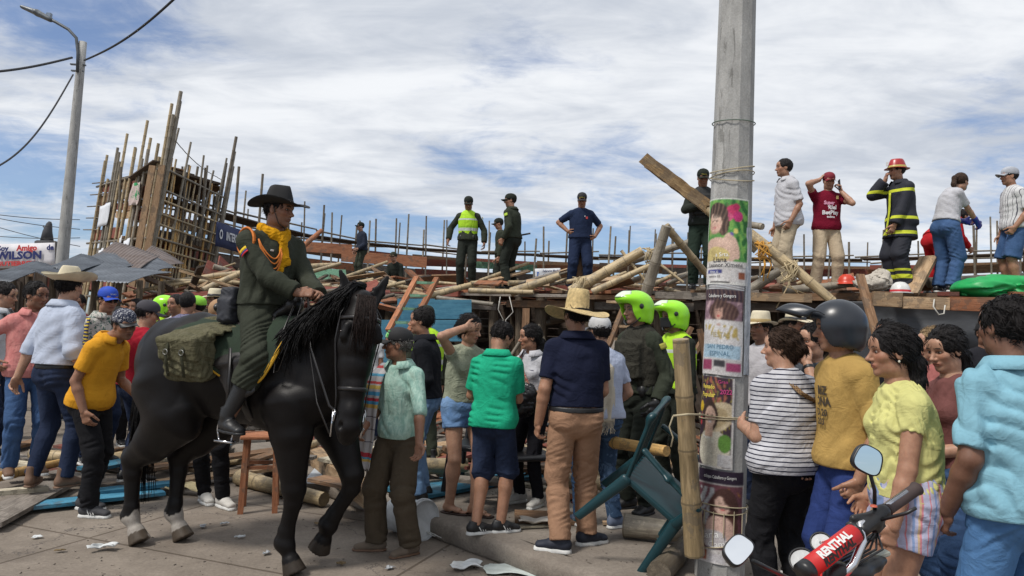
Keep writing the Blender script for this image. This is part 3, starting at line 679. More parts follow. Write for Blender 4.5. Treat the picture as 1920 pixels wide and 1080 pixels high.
def brim_hat(mt, rb=.19, ch=.115, curl=.06, droop=0.0, band=None, pitch=0, roll=0, dent=.02, r0=.092, taper=.86, name='hat', dz=.045, pinch=False):
    def f(P):
        m4 = hm(P, 0, -.008, dz, pitch, roll); n = 9
        prof = [(r0 - .006, -.004)] + [(lerp(r0, rb, i / n), -.004) for i in range(n + 1)] + [(rb, .001)] + [(lerp(rb, r0 + .004, i / n), .0) for i in range(n + 1)]
        prof += [(r0, .012), (lerp(r0, r0 * taper, .35), ch * .4), (lerp(r0, r0 * taper, .7), ch * .72), (r0 * taper, ch * .9), (r0 * taper * .9, ch * .985), (r0 * taper * .7, ch), (r0 * taper * .35, ch - dent * .6), (.0001, ch - dent)]
        def wp(q, t, r, z):
            w = max(0, (r - r0) / (rb - r0)); x, y = q.x, q.y
            zz = q.z + curl * w * w * math.cos(t) ** 2 - droop * w * (abs(math.sin(t)) ** 1.5) + .004 * math.sin(3 * t + 1) * w
            xx = x * .9 * (1 - .18 * w * max(0, curl) * 8 * math.cos(t) ** 2 * .5); 
            if pinch and z > ch * .5: k_ = (z / ch - .5) * 2; xx *= 1 - .22 * k_ * abs(math.sin(2 * t)); y *= 1 - .22 * k_ * abs(math.sin(2 * t))
            elif z > ch * .6: xx *= 1 - .16 * max(0, math.sin(t)) * (z / ch - .6) / .4
            return (xx, y * 1.10, zz)
        o = MB().lathe(prof, 40, m4, wp).build(name, mt, P.root, True)
        if band is not None:
            bp = [(r0 + .003, .002), (r0 + .0035, .012), (lerp(r0, r0 * taper, .28) + .003, .03), (lerp(r0, r0 * taper, .28), .032)]
            MB().lathe(bp, 40, m4, wp).build('hat_band', band, o, True)
    return f
TXT = {}
def label_text(txt, size, mt, parent, m4, bend=None, name='lettering', sx=1.0, ex=.0008, align_='CENTER', bold=0.0, smooth=False):
    """writing as thin raised letters; m4 places the text plane (x right, y up, z out); bend wraps it round a vertical cylinder of that radius"""
    cu = bpy.data.curves.new('t', 'FONT'); cu.body = txt; cu.size = size; cu.extrude = 0; cu.align_x = align_; cu.align_y = 'CENTER'; cu.resolution_u = 2; cu.offset = bold * size
    to = bpy.data.objects.new('t', cu); COL.objects.link(to); dg = bpy.context.evaluated_depsgraph_get(); me = bpy.data.meshes.new_from_object(to.evaluated_get(dg))
    COL.objects.unlink(to); bpy.data.objects.remove(to); me.materials.clear()
    n = len(me.vertices); co = np.empty(n * 3, np.float32); me.vertices.foreach_get('co', co); co = co.reshape(-1, 3); co[:, 0] *= sx; co[:, 2] = ex
    if bend: a = co[:, 0] / bend; z0 = co[:, 2] - bend; co = np.stack([np.sin(a) * (bend + co[:, 2]), co[:, 1], np.cos(a) * (bend + co[:, 2]) - bend], 1)
    A = np.array(m4); co = co @ A[:3, :3].T + A[:3, 3]; me.vertices.foreach_set('co', co.astype(np.float32).ravel()); me.update()
    return link(name, me, mt, parent, False)
HELM = {}
def police_helmet(P): helmet(P)
def helmet(P, mt=None, peak=None):
    T = lambda *p: P.C + P.M @ np.array(p, float); E = lambda c, r, k=.012, op='u', M=None: EL(T(*c), r, k, P.M if M is None else M, op)
    Mt = P.M @ np.array(Matrix.Rotation(R(6), 3, 'X')); v = .006 if P.near else .010
    sh = [E((0, -.012, .018), (.122, .148, .140)), E((0, -.03, -.07), (.108, .115, .075), .03), E((0, -.005, .0), (.094, .118, .112), 0, 's'), E((0, -.01, -.12), (.10, .10, .08), 0, 's'),
          BX(T(0, .12, -.045), (.060, .085, .078), .01, P.M, .02, 's'), BX(T(0, .14, -.17), (.16, .14, .06), .01, P.M, 0, 's')]
    if peak is None: sh.insert(2, E((0, .062, .085), (.112, .122, .060), .04, 'u', Mt))
    mt = mt or plain('helmet_lime', (.33, .80, .03), .25, 0, .04, .02)
    o = link('helmet', npmesh('h', *sdf_mesh(sh, v)), mt, P.root)
    if peak:
        MB().grid(lambda u, w: Vector(T(math.sin(R(lerp(-58, 58, u))) * (.122 + .0 * w), .0 + math.cos(R(lerp(-58, 58, u))) * (.138 + .165 * w), .022 + .098 * math.cos(R(lerp(-58, 58, u))) - .035 * w * w + .03 * math.sin(w * 2.4))), 16, 8, .004).build('peak', mt, o, True)
        return o
    def vf(u, w): a = R(lerp(-60, 60, u)); b = R(lerp(28, 62, w)); return Vector(T(math.sin(a) * math.cos(b) * .118, .035 + math.cos(a) * math.cos(b) * .175, .048 + math.sin(b) * .118))
    MB().grid(vf, 14, 6, .003).build('visor', plain('visor_clear', (.62, .72, .55), .08, 0, .03, 0), o, True)
    for s_ in (1, -1):
        MB().lathe([(.0001, .006), (.016, .006), (.022, 0)], 16, Matrix.Translation(Vector(T(s_ * .121, .03, .03))) @ (Matrix(P.M.tolist()).to_4x4()) @ Matrix.Rotation(R(90 * s_), 4, 'Y')).build('hinge_cap', plain('black_plastic', (.02, .02, .022), .35), o, True)
        MB().tube([T(s_ * .105, .03, -.06), T(s_ * .075, .06, -.10), T(s_ * .03, .07, -.122)], .005, 6, flat=2.2).build('strap', plain('black_plastic', (.02, .02, .022), .35), o)
    return o
# ---------------------------------------------------------------- the police horse, its tack and its rider
HY = 112.0                                    # compass heading of the horse
HORG = Vector((-1.863, 5.224, 0.0))
HMW = Matrix.Translation(HORG) @ Matrix.Rotation(-R(HY), 4, 'Z')
def hloc(p): return HMW.inverted() @ Vector(p)
def build_horse():
    root = empty('horse', HORG, -R(HY), 'large black police horse with white hind socks and one foreleg lifted', 'horse')
    X = (1, 0, 0); f0 = -.69
    P = CH([(0, -.80, 1.28), (0, -.66, 1.31), (0, -.40, 1.315), (0, -.05, 1.27), (0, .30, 1.25), (0, .52, 1.28), (0, .70, 1.27)],
           [(.15, .18), (.25, .30), (.30, .345), (.31, .345), (.275, .36), (.225, .35), (.16, .27)], .06, side=X)
    P += [EC((0, .18, 1.50), (0, .42, 1.57), .10, .085, k=.1), EL((.10, .66, 1.16), (.12, .14, .17), .08), EL((-.10, .66, 1.16), (.12, .14, .17), .08)]
    P += [EL((s * .17, -.48, 1.22), (.16, .27, .30), .08) for s in (1, -1)]
    # neck bends to the horse's right
    A0, A1, A2 = V3(0, .58, 1.36), V3(.07, .89, 1.61), V3(.17, 1.03, 1.74)
    P += [EC((0, .46, 1.34), A0 + V3(0, .04, .02), (.17, .30), (.155, .27), side=X, k=.08), EC(A0, A1, (.15, .29), (.118, .235), side=(1, -.2, 0), k=.06), EC(A1, A2, (.118, .235), (.09, .15), side=(1, -.3, 0), k=.05)]
    hd = unit(V3(.14, .02, -1)); fr = V3(math.sin(R(44)), math.cos(R(44)), 0); fr = unit(fr - hd * (fr @ hd)); sd_ = unit(np.cross(fr, hd)); PO = A2 + fr * .10 + V3(0, 0, .0)
    HS = 1.13
    def h(s, f=0, x=0): return PO + (hd * s + fr * f + sd_ * x) * HS
    st = [(-.01, .0, .075, .085), (.10, -.005, .100, .125), (.22, -.025, .105, .150), (.34, -.018, .086, .125), (.46, .0, .066, .092), (.57, .01, .060, .078), (.655, .012, .066, .078), (.705, .0, .050, .055)]
    P += [EC(h(a[0], a[1]), h(b[0], b[1]), (a[2] * HS, a[3] * HS), (b[2] * HS, b[3] * HS), side=sd_, k=.03) for a, b in zip(st, st[1:])]
    P += [EL(h(.235, -.07, q * .055), (.05, .05, .08), .03, np.stack([sd_, fr, hd], 1)) for q in (1, -1)]
    P += [EC(h(.13, .085, q * .08), h(.19, .08, q * .092), .024, .026, k=.02) for q in (1, -1)]           # eye sockets
    P += [EL(h(.165, .078, q * .101), .0165, .003) for q in (1, -1)]
    P += [EL(h(.655, .055, q * .052), (.016, .020, .024), .012, None, 's') for q in (1, -1)] + [EC(h(.70, .03, -.045), h(.70, .03, .045), .006, k=.004, op='s')]
    P += [EL(h(.715, -.025), (.042, .035, .04), .02)]
    for q in (1, -1):                                                          # ears
        b = h(.0, -.01, q * .058); tp = b + (-hd) * .205 + sd_ * q * .085 - fr * .005
        P += [EC(b, lerp(b, tp, .5), (.034, .020), (.042, .018), side=sd_, k=.02), EC(lerp(b, tp, .5), tp, (.042, .018), (.008, .006), side=sd_, k=.01)]
        P.append(EC(lerp(b, tp, .25) + fr * .022, lerp(b, tp, .85) + fr * .016, (.018, .012), (.008, .008), side=sd_, k=.006, op='s'))
    def legs(pts, rad): return CH([v3(p) for p in pts], [tuple(np.array(q) * 1.27) for q in rad], .03, side=(1, 0, 0))
    hoofs = []
    def hoof(fet, dr, tilt=0.0):
        fet = V3(*fet); d = unit(V3(*dr)); b = fet + d * .11; P.append(EC(fet, b, (.042, .046), (.044, .046), side=X, k=.03))
        P.append(EL(fet - d * .01 - V3(0, .03, 0), (.045, .05, .05), .03)); e = b + d * .085
        P.append(EC(b + d * .0, e, (.056, .060), (.074, .082), side=X, k=.008, cap=(0, 1))); hoofs.append((b + d * .01, d))
    # hind right (near), hind left, fore right, fore left (lifted)
    hr, hl = hloc(on(256, 1021)), hloc(on(338, 1014)); fr_, fl = hloc(on(541, 1076)), hloc(at(590, 1040, 4.62))
    for c, xs, of in ((hr, .17, 0), (hl, -.17, .0)):
        hk = (lerp(xs, c.x, .8), c.y - .085, .60); fe = (c.x, c.y - .07, .185)
        P.extend(legs([(xs, -.50, 1.18), (xs * 1.15, lerp(-.34, c.y + .2, .3), .97), lerp(V3(xs * 1.1, -.40, .90), V3(*hk), .55), hk], [(.15, .25), (.125, .19), (.085, .11), (.048, .066)]))
        P.extend(legs([hk, (hk[0], hk[1] + .012, .50), (fe[0], fe[1] + .0, .26), fe], [(.050, .064), (.040, .050), (.034, .040), (.044, .050)]))
        P.append(EC((hk[0], hk[1] - .045, .66), (hk[0], hk[1] - .035, .60), .025, .03, k=.03)); hoof(fe, (0, .5, -.8))
    c = fr_; kn = (lerp(.15, c.x, .6), lerp(.60, c.y, .5), .545); fe = (c.x, c.y - .035, .185)
    P.extend(legs([(.15, .52, 1.10), (.16, .56, .90), kn], [(.12, .17), (.085, .115), (.056, .060)])); P.extend(legs([kn, (kn[0], kn[1], .46), (fe[0], fe[1], .27), fe], [(.054, .060), (.038, .044), (.034, .040), (.045, .050)])); hoof(fe, (0, .42, -.85))
    kn = V3(-.14, .84, .62); fe = V3(-.12, kn[1] - .15, .27)
    P.extend(legs([(-.15, .56, 1.08), (-.15, .70, .90), kn], [(.12, .17), (.09, .115), (.058, .062)])); P.extend(legs([kn, kn + V3(0, 0, -.09), lerp(kn, fe, .8), fe], [(.056, .060), (.040, .044), (.034, .040), (.045, .048)])); hoof(fe, (0, -.38, -.9))
    fz = folds(.004, 16, 4)
    V, Q = sdf_mesh(P, .011, clip=None, noise=lambda X_, Y_, Z_: fz(X_, Y_, Z_) * np.clip((Z_ - .8) / .3, 0, 1))
    me = npmesh('body', V, Q); col = np.tile(np.array((.0055, .0046, .0048)), (len(V), 1))
    for i, (b, d) in enumerate(hoofs):
        r_ = V - b; al = r_ @ d; nr = np.linalg.norm(r_, axis=1) < .22; w = (nr & (al > .0))
        col[w] = (.075, .060, .045) if i < 2 else (.035, .028, .022)
        if i < 2:
            g2 = np.sin(V[:, 0] * 60 + V[:, 1] * 45) * .012 + np.sin(V[:, 2] * 70) * .008; w = (nr & (al <= .0) & (al > -.125 + g2)); col[w] = (.33, .31, .28)
    n_ = np.sin(V[:, 1] * 9 + V[:, 0] * 7) * np.sin(V[:, 2] * 11); col += np.clip(n_, 0, 1)[:, None] * np.array((.0015, .001, .0008))
    setcol(me, col); coat = vcol('horse_coat', .46, .4, 150, 0, .2); link('body', me, coat, root)
    hair = hairmat((.006, .0055, .006), 'mane')
    g = random.Random(3); mb = MB()
    crest = [V3(0, .54, 1.64), V3(.03, .68, 1.71), V3(.07, .87, 1.80), V3(.14, 1.0, 1.875), V3(.18, 1.09, 1.885)]
    def cr(t): k = t * 4; i = min(int(k), 3); return lerp(crest[i], crest[i + 1], k - i)
    for i in range(620):
        t = g.random(); b = cr(t) + V3(g.uniform(-.02, .03), 0, g.uniform(-.03, .0)); L = g.uniform(.14, .38) * (1 - .45 * t); o = g.uniform(.05, .13) + .07 * (1 - t) ; dy = g.uniform(-.10, .05) - .05
        q = [b, b + V3(o * .75, dy * .2, .012), b + V3(o + .03, dy * .5, -L * .35), b + V3(o + .065 + g.uniform(-.01, .02), dy * .8, -L * .7), b + V3(o + .07 + g.uniform(-.02, .02), dy * 1.1 + g.uniform(-.03, .03), -L)]
        mb.tube(q, [.007, .008, .0075, .005, .001], 4, flat=.5)
    mb.build('mane', hair, root, True); mb = MB()
    for i in range(110):
        x = g.uniform(-.045, .045); b = h(-.045, .03 + g.uniform(-.03, .03), x); L = g.uniform(.16, .30); q = [b, h(-.035, .115, x * 1.1), h(L * .45, .135 + g.uniform(0, .012), x * 1.25 + g.uniform(-.01, .01)), h(L, .128, x * 1.3 + g.uniform(-.02, .02))]
        mb.tube(q, [.006, .008, .007, .0015], 4, flat=.5)
    mb.build('forelock', hairmat((.022, .014, .012), 'forelock'), root, True); mb = MB()
    for i in range(130):
        b = V3(g.uniform(-.03, .03), -.86, 1.42); e = V3(.02 + g.gauss(0, .05), -.90 + g.gauss(0, .05), g.uniform(.25, .75)); q = [b, b + V3(0, -.07, -.06), lerp(b, e, .45) + V3(0, -.05, 0), e]
        mb.tube(q, [.012, .014, .011, .002], 4)
    mb.build('tail', hair, root, True)
    for q in (1, -1):
        MB().lathe([(.0001, .013), (.006, .0115), (.011, .006), (.0125, 0)], 12, Matrix.Translation(Vector(h(.165, .080, q * .106))) @ align(sd_ * q + fr * .4).to_4x4()).build('eye', plain('horse_eye', (.012, .006, .004), .08, 0, 0, 0), root, True)
    dz = plain('brand_white', (.38, .37, .37), .8)
    for i, ch in enumerate('3722'):
        yy = .40 + .055 * i; p_ = Vector((.262 - .03 * i * .7 * .5 - .012 * i, yy, 1.19)); label_text(ch, .075, dz, root, Matrix.Translation(p_) @ Matrix(((0, -1, 0), (0, 0, 0), (0, 0, 0))).to_4x4() if False else Matrix.Translation(p_) @ Matrix.Rotation(R(90 + 12 + 5 * i), 4, 'Z') @ Matrix.Rotation(R(90), 4, 'X'), name='brand_mark', ex=.002)
    return root, h, hd, fr, sd_
HORSE, hh, h_d, h_f, h_s = build_horse()
leather = plain('tack_leather', (.014, .012, .012), .38); steel = plain('steel', (.62, .62, .64), .22, 1.0, .04, .03)
def strap_ring(mb, s, wx, wf, cf, w=.011, tk=.005, a0=0, a1=360, n=28):
    P_1 = []
    for i in range(n + 1):
        a = R(lerp(a0, a1, i / n)); P_1.append(hh(s, cf + wf * math.sin(a), wx * math.cos(a)))
    mb.tube(P_1, w, 6, flat=tk / w, side=h_d, cap=False)
def build_tack():
    br = empty('bridle', HORG, -R(HY), 'black leather bridle with steel bit on the horse\'s turned head', 'bridle')
    mb = MB(); strap_ring(mb, .46, .075, .104, .0, .013); mb.build('noseband', leather, br, True)
    mb = MB(); strap_ring(mb, .085, .112, .145, -.005, .012, a0=5, a1=175); mb.build('browband', leather, br, True)
    mb = MB()
    for q in (1, -1): mb.tube([hh(-.035, -.02, q * .06), hh(.06, .02, q * .112), hh(.2, .0, q * .121), hh(.34, -.015, q * .102), hh(.5, -.005, q * .082), hh(.60, -.01, q * .075)], .010, 6, flat=.4, side=h_f)
    mb.tube([hh(-.03, -.02, -.07), hh(-.062, -.005, -.03), hh(-.062, -.005, .03), hh(-.03, -.02, .07)], .012, 6, flat=.4, side=h_f)
    mb.tube([hh(.02, -.06, .10), hh(.14, -.16, .06), hh(.17, -.19, 0), hh(.14, -.16, -.06), hh(.02, -.06, -.10)], .009, 6, flat=.4, side=h_d)
    mb.build('headstall', leather, br, True); mb = MB()
    q_ = -1
    for q in (1, -1):
        mb = MB(); c = hh(.60, -.015, q * .082); mb.tube([c + h_d * .038 * math.cos(t) + h_f * .038 * math.sin(t) for t in [2 * PI * i / 16 for i in range(17)]], .004, 6, cap=False)
        mb.tube([c - h_d * .02 - h_f * .01, c + h_d * .13 - h_f * .03], .006, 6); mb.build('bit', steel, br, True)
    # curb chain hanging from the bit
    mb = MB()
    for i in range(11):
        t = i / 10; c = lerp(hh(.56, -.14, .075), hh(.66, -.03, .085), t) + V3(0, 0, -.07 * math.sin(PI * t)); a = V3(0, .012, 0) if i % 2 else V3(.008, 0, .004)
        mb.tube([c + a * math.cos(u) + V3(0, 0, .009) * math.sin(u) + h_f * .011 * math.cos(u) for u in [2 * PI * k / 8 for k in range(9)]], .0026, 5, cap=False)
    mb.build('chain', steel, br, True)
    hand = V3(.10, .56, 1.82); mb = MB()
    for q, dz in ((1, 0), (-1, .01)):
        c = hh(.70, -.04, q * .088); mb.tube([c, lerp(c, hand, .35) + V3(.11 * (1 if q > 0 else .2), 0, -.13), lerp(c, hand, .7) + V3(.10 * (1 if q > 0 else .2), 0, -.08), hand + V3(0, .03, 0)], .009, 6, flat=.35)
    mb.tube([hand, hand + V3(.12, .05, -.15), hand + V3(.20, .04, -.36), hand + V3(.215, .0, -.50), hand + V3(.20, -.05, -.52), hand + V3(.17, -.06, -.35), hand + V3(.06, -.03, -.08)], .009, 6, flat=.35)
    mb.build('reins', leather, br, True)
    bc = MB().tube([(.15, .70, 1.43), (.185, .76, 1.30), (.13, .845, 1.12), (.0, .88, 1.06)], .015, 6, flat=.35, side=(0, 0, 1)); 
    sd = empty('saddle', HMW @ Vector((0, .20, 0)), -R(HY), 'black riding saddle on a dark green cloth edged in yellow', 'saddle')
    pad = plain('pad_green', (.016, .030, .016), .95, 0, .15, .5); yel = plain('pad_yellow', (.55, .30, .015), .85, 0, .1, .4)
    def side(y, t, off=.02):       # t 0 at the spine, 1 a metre down, +-: right/left
        k = abs(t); cz = 1.265; rx = lerp(.315, .285, (y + .1) / .5) + off; rz = .355 + off; a = PI / 2 - k * 1.75
        return Vector((math.copysign(rx * math.cos(a), t) if t else 0, y, cz + rz * math.sin(a) + .06 * math.exp(-(k / .2) ** 2) * max(0, (y + .1)) * 2))
    def edge(u): return lerp(-.60, .42, u)
    def depth(y):                  # how far down the cloth hangs
        u = (y + .60) / 1.02; return .70 + .24 * (1 / (1 + math.exp(-(u - .47) * 14))) - .24 * max(0, (u - .86) / .14) ** 2
    mb = MB()
    def pf(u, v):
        t = (v - .5) * 2; D = depth(edge(u)); sk = .12 * abs(t) * u; return side(edge(u) - sk, math.copysign(abs(t) * D, t) if t else 0)
    mb.grid(pf, 30, 40, .012).build('saddle_cloth', pad, sd, True); mb = MB()
    def brd(sg):
        pts = []
        for i in range(41): u = i / 40; D = depth(edge(u)); pts.append(side(edge(u) - .12 * u, sg * D, .026))
        for i in range(1, 17): v = 1 - i / 17; D = depth(edge(1)); pts.append(side(edge(1) - .12 * v, sg * D * v, .026))
        return pts
    for sg in (1, -1): mb.tube(brd(sg), .016, 6, flat=.35, side=(0, 0, 1))
    mb.build('cloth_trim', yel, sd, True)
    S_ = CH([(0, -.32, 1.70), (0, -.16, 1.655), (0, .04, 1.65), (0, .20, 1.73)], [(.15, .045), (.13, .035), (.10, .035), (.07, .05)], .03, side=(1, 0, 0)) + [EL((0, -.33, 1.72), (.17, .05, .05), .03), EL((0, .21, 1.76), (.07, .05, .055), .03)]
    for s in (1, -1):
        S_ += [EC((s * .13, -.06, 1.60), (s * .33, .02, 1.36), (.21, .035), (.17, .022), side=(0, 1, 0), k=.03), EC((s * .33, .02, 1.36), (s * .345, .10, 1.14), (.17, .02), (.11, .016), side=(0, 1, 0), k=.02)]
    link('seat', npmesh('s', *sdf_mesh(S_, .010)), leather, sd)
    for s in (1, -1):
        a = V3(s * .36, .0, 1.45); b = V3(s * .385, .02, 1.0)
        lt = MB().tube([a, b], .014, 6, flat=.3, side=(0, 1, 0)).build('stirrup_leather', leather, sd, True)
        pts = [b + V3(s * .0, .066 * math.sin(t), -.07 + .07 * math.cos(t)) * 1.0 for t in [PI * (-.62 + 1.24 * i / 14) for i in range(15)]]; pts = [pts[0] + V3(0, .012, -.05)] + pts + [pts[-1] + V3(0, -.012, -.05)]
        MB().tube(pts, .006, 6).box((pts[0] + pts[-1]) / 2, (.05, .135, .012)).build('stirrup', steel, sd, True)
    MB().tube([side(.05, t / 10 * 1.75 * .98, .012) for t in range(6, 11)] + [Vector((0, .05, .895))] + [side(.05, -t / 10 * 1.75 * .98, .012) for t in range(10, 5, -1)], .04, 6, flat=.15, side=(0, 1, 0)).build('girth', leather, sd, True)
    bag = empty('saddlebag', HMW @ Vector((0, .22, 0)), -R(HY), 'olive canvas saddlebag with buckled flap strapped behind the saddle', 'saddlebag'); cv = cloth('canvas_olive', (.085, .080, .045), 'soft', c2=(.125, .115, .070), bump=.7)
    Mb = np.array(Matrix.Rotation(R(14), 3, 'Y')); c = V3(.385, -.34, 1.38)
    B_ = [BX(c, (.045, .135, .12), .02, Mb, .035), BX(c + V3(.05, .0, -.03), (.022, .10, .07), .02, Mb, .022), EC(c + V3(-.30, .02, .22), c + V3(-.02, .02, .15), (.16, .025), (.17, .03), side=(0, 1, 0), k=.03)]
    B_ += [BX(V3(-c[0], c[1], c[2]), (.055, .165, .14), .02, np.array(Matrix.Rotation(R(-14), 3, 'Y')), .035), EC(V3(.1, -.34, 1.63), V3(-.33, -.34, 1.53), (.15, .02), (.17, .03), side=(0, 1, 0), k=.03)]
    link('bag', npmesh('b', *sdf_mesh(B_, .0095, noise=folds(.007, 38, 9))), cv, bag)
    F_ = [BX(c + V3(.040, 0, .065), (.062, .148, .060), .02, Mb, .018)]
    link('flap', npmesh('b', *sdf_mesh(F_, .009, noise=folds(.006, 34, 19))), cv, bag)
    tp = cloth('webbing', (.045, .045, .028)); mb = MB()
    for dy in (-.085, .085): mb.tube([c + V3(.03, dy * .8, .145), c + V3(.118, dy * .8, .105), c + V3(.130, dy * .8, .0), c + V3(.10, dy * .8, -.13)], .014, 6, flat=.25, side=(0, 1, 0))
    mb.build('strap', tp, bag, True)
    for dy in (-.085, .085): MB().tube([c + V3(.136, dy * .8 + .02 * math.cos(t), .03 + .018 * math.sin(t)) for t in [2 * PI * i / 8 for i in range(9)]], .003, 5, cap=False).build('buckle', plain('dull_metal', (.3, .3, .28), .4, .9), bag, True)
    cn = empty('equipment_pouch', HMW @ Vector((0, .19, 0)), -R(HY), 'dark blue grey pouch and rolled gear behind the mounted officer', 'pouch')
    link('pouch', npmesh('b', *sdf_mesh([BX((.15, -.19, 1.77), (.035, .035, .06), .02, None, .025), BX((.17, -.20, 1.70), (.035, .04, .06), .02, None, .02), EL((.13, -.20, 1.64), (.09, .07, .06), .03)], .009, noise=folds(.005, 45, 2))), plain('pouch_grey', (.022, .024, .032), .7, 0, .3, .5), cn)
build_tack()
def build_rider():
    olive = cloth('police_olive', (.030, .034, .024), 'denim', c2=(.042, .046, .034)); or_ = plain('cord_orange', (.60, .17, .02), .7, 0, .15, .5); yc = cloth('scarf_yellow', (.62, .30, .008), bump=.6)
    felt = plain('felt_black', (.010, .010, .011), .85); blk = plain('black_leather', (.012, .012, .013), .45)
    z0 = 1.715 - .93
    w = HMW @ Vector((0, .17, z0)); P = person('mounted policeman in olive uniform, yellow scarf and black wide-brimmed hat riding the black horse', w, HY, 1.75, 5.0, skin='brown', bulk=.6, belly=.25, sw=.185, tw=14,
        lf=2, head=(-8, 4, 0), nk=14, rh=(.13, .36, 1.04), lh=(-.02, .42, 1.03), re=(.55, -.8, -.5), le=(-.6, -.7, -.4), rfd=(-.45, .8, .05), lfd=(.6, .7, 0), rc=.95, lc=.95, rpn=(-.6, -.3, -.7), lpn=(.6, 0, -.6),
        rf=(.37, .05, .21), lft=(-.37, .05, .21), rk=(.45, 1, .2), lk=(-.45, 1, .2), rfy=18, lfy=-18, ride=1, hairt=.8, stub=.2,
        top=dict(mat=olive, sleeve=1.93, hem=.04, loose=.020, placket=True, amp=.0085), bot=dict(mat=olive, len=1.45, loose=.028, amp=.008), shoes=('longboot', blk, blk),
        hat=brim_hat(felt, .200, .130, .035, .02, felt, -3, 0, .012, .094, .80, 'hat', .040, True))
    N, fv, sv, ax, J = P.N, P.fv, P.sv, P.ax, P.J; rt = P.root
    # neckerchief: a rolled collar and two tails on the chest
    def ring(u): a = 2 * PI * u; return N + sv * math.cos(a) * .092 + fv * (math.sin(a) * .098 + .012) + ax * (.035 - .050 * max(0, math.sin(a)) + .01 * max(0, -math.sin(a)))
    S_ = [EC(ring(i / 14), ring((i + 1) / 14), (.028, .018), side=ax, k=.02) for i in range(14)]; kn = ring(.25) + fv * .018 - ax * .04
    S_ += [EL(kn, (.022, .02, .024), .02), EC(ring(.12), kn, (.03, .016), (.02, .016), side=ax, k=.02), EC(ring(.38), kn, (.03, .016), (.02, .016), side=ax, k=.02)]
    S_ += [EC(kn, kn - ax * .11 + fv * .028 + sv * .012, (.022, .012), (.036, .010), side=sv, k=.015), EC(kn - ax * .11 + fv * .028 + sv * .012, kn - ax * .21 + fv * .022 + sv * .02, (.036, .010), (.018, .008), side=sv, k=.01), EC(kn, kn - ax * .15 + fv * .025 - sv * .03, (.02, .012), (.026, .009), side=sv, k=.015)]
    link('scarf', npmesh('s', *sdf_mesh(S_, .0055, noise=folds(.003, 45, 8))), yc, rt)
    # braided shoulder cord with loops
    mb = MB(); SR = J['SR']; SL = J['SL']
    for i in range(5):
        r_ = .066 + .004 * i; c = SR + ax * .0; mb.tube([c + sv * (.02 + .006 * i) * 1.0 + fv * math.cos(t) * (r_ + .01) + ax * math.sin(t) * (r_ + .012) - sv * .028 for t in [2 * PI * k / 20 for k in range(21)]], .0085, 6, cap=False)
    for i in range(4):
        a = SR + fv * .105 - sv * .01 + ax * .02; b = N + fv * (.15 + .005 * i) - ax * (.10 + .012 * i) + sv * .03; sag = .10 + .028 * i
        mb.tube([lerp(a, b, t) + fv * .045 * math.sin(PI * t) - ax * sag * math.sin(PI * t) ** .8 for t in [k / 12 for k in range(13)]], .0052, 6)
    mb.build('shoulder_cord', or_, rt, True)
    # flag patch on the right sleeve: yellow, blue, red
    q = lerp(SR, J['ER'], .30); u = unit(J['ER'] - SR); out = unit(sv * .9 + fv * -.1 + V3(0, 0, .12)); out = unit(out - u * (out @ u)); t_ = np.cross(u, out)
    for k, (cname, c, a0, a1) in enumerate((('flag_yellow', (.75, .50, .01), -.022, 0), ('flag_blue', (.01, .03, .22), 0, .011), ('flag_red', (.45, .01, .02), .011, .022))):
        MB().grid(lambda a, b: q + u * lerp(a0, a1, a) + out * (.080 * math.cos((b - .5) * .95)) + t_ * .080 * math.sin((b - .5) * .95), 2, 8, .003).build('flag_patch', plain(cname, c, .7), rt, True)
    MB().box(N + fv * .125 - ax * .12 + sv * .075, (.05, .006, .014), None, .002).build('name_bar', plain('bar_white', (.6, .6, .58), .5), rt)
    C, M = P.C, P.M; T = lambda *p: C + M @ np.array(p, float)
    MB().tube([T(.088, .01, .03), T(.082, .02, -.03), T(.062, .045, -.10), T(.0, .062, -.128), T(-.062, .045, -.10), T(-.082, .02, -.03), T(-.088, .01, .03)], .0045, 6, flat=.5).build('chin_strap', blk, rt, True)
    return P
RIDER = build_rider()
# ---------------------------------------------------------------- ground, road, pavement
def wood(name, c, c2, rough=.8, sc=1.0):
    def f(t):
        o = t.map(sc=(1.2 * sc, 9 * sc, 9 * sc)); g_ = t.noise(o, 3.5, 8, .65, 1.2); oi = t.n('ShaderNodeObjectInfo')
        base = t.ramp(g_, [(.28, tuple(x * .55 for x in c)), (.48, c), (.72, c2)]); st = t.noise(t.map(), 4, 5, .7)
        base = t.mix(base, (.10, .085, .07), t.math('MULTIPLY', t.math('GREATER_THAN', st, .56), .45))
        v = t.math('ADD', t.math('MULTIPLY', oi.outputs['Random'], .5), .72); cb = t.n('ShaderNodeCombineXYZ')
        for i in range(3): t.L.new(v, cb.inputs[i])
        t.color(t.mix(base, cb.outputs[0], 1.0, 'MULTIPLY')); t.set(Roughness=rough); t.b.inputs['Specular IOR Level'].default_value = .25
        t.bump(t.noise(t.map(sc=(2, 26, 26)), 5, 6, .6, .5), .6, .01)
    return mat(name, f)
W = dict(brown=wood('wood_brown', (.20, .115, .065), (.33, .21, .125)), tan=wood('wood_tan', (.36, .24, .14), (.52, .38, .24)), red=wood('wood_red', (.20, .060, .045), (.27, .10, .07)),
         grey=wood('wood_grey', (.20, .175, .15), (.34, .30, .26)), dark=wood('wood_dark', (.075, .055, .042), (.13, .10, .078)), blue=wood('wood_blue', (.05, .20, .31), (.11, .33, .46)),
         rust=wood('wood_rust', (.30, .12, .06), (.42, .20, .11)), green=wood('wood_green', (.17, .34, .22), (.26, .46, .32)), pale=wood('wood_pale', (.45, .40, .30), (.62, .56, .44)), log=wood('log_bark', (.11, .085, .06), (.22, .17, .12)))
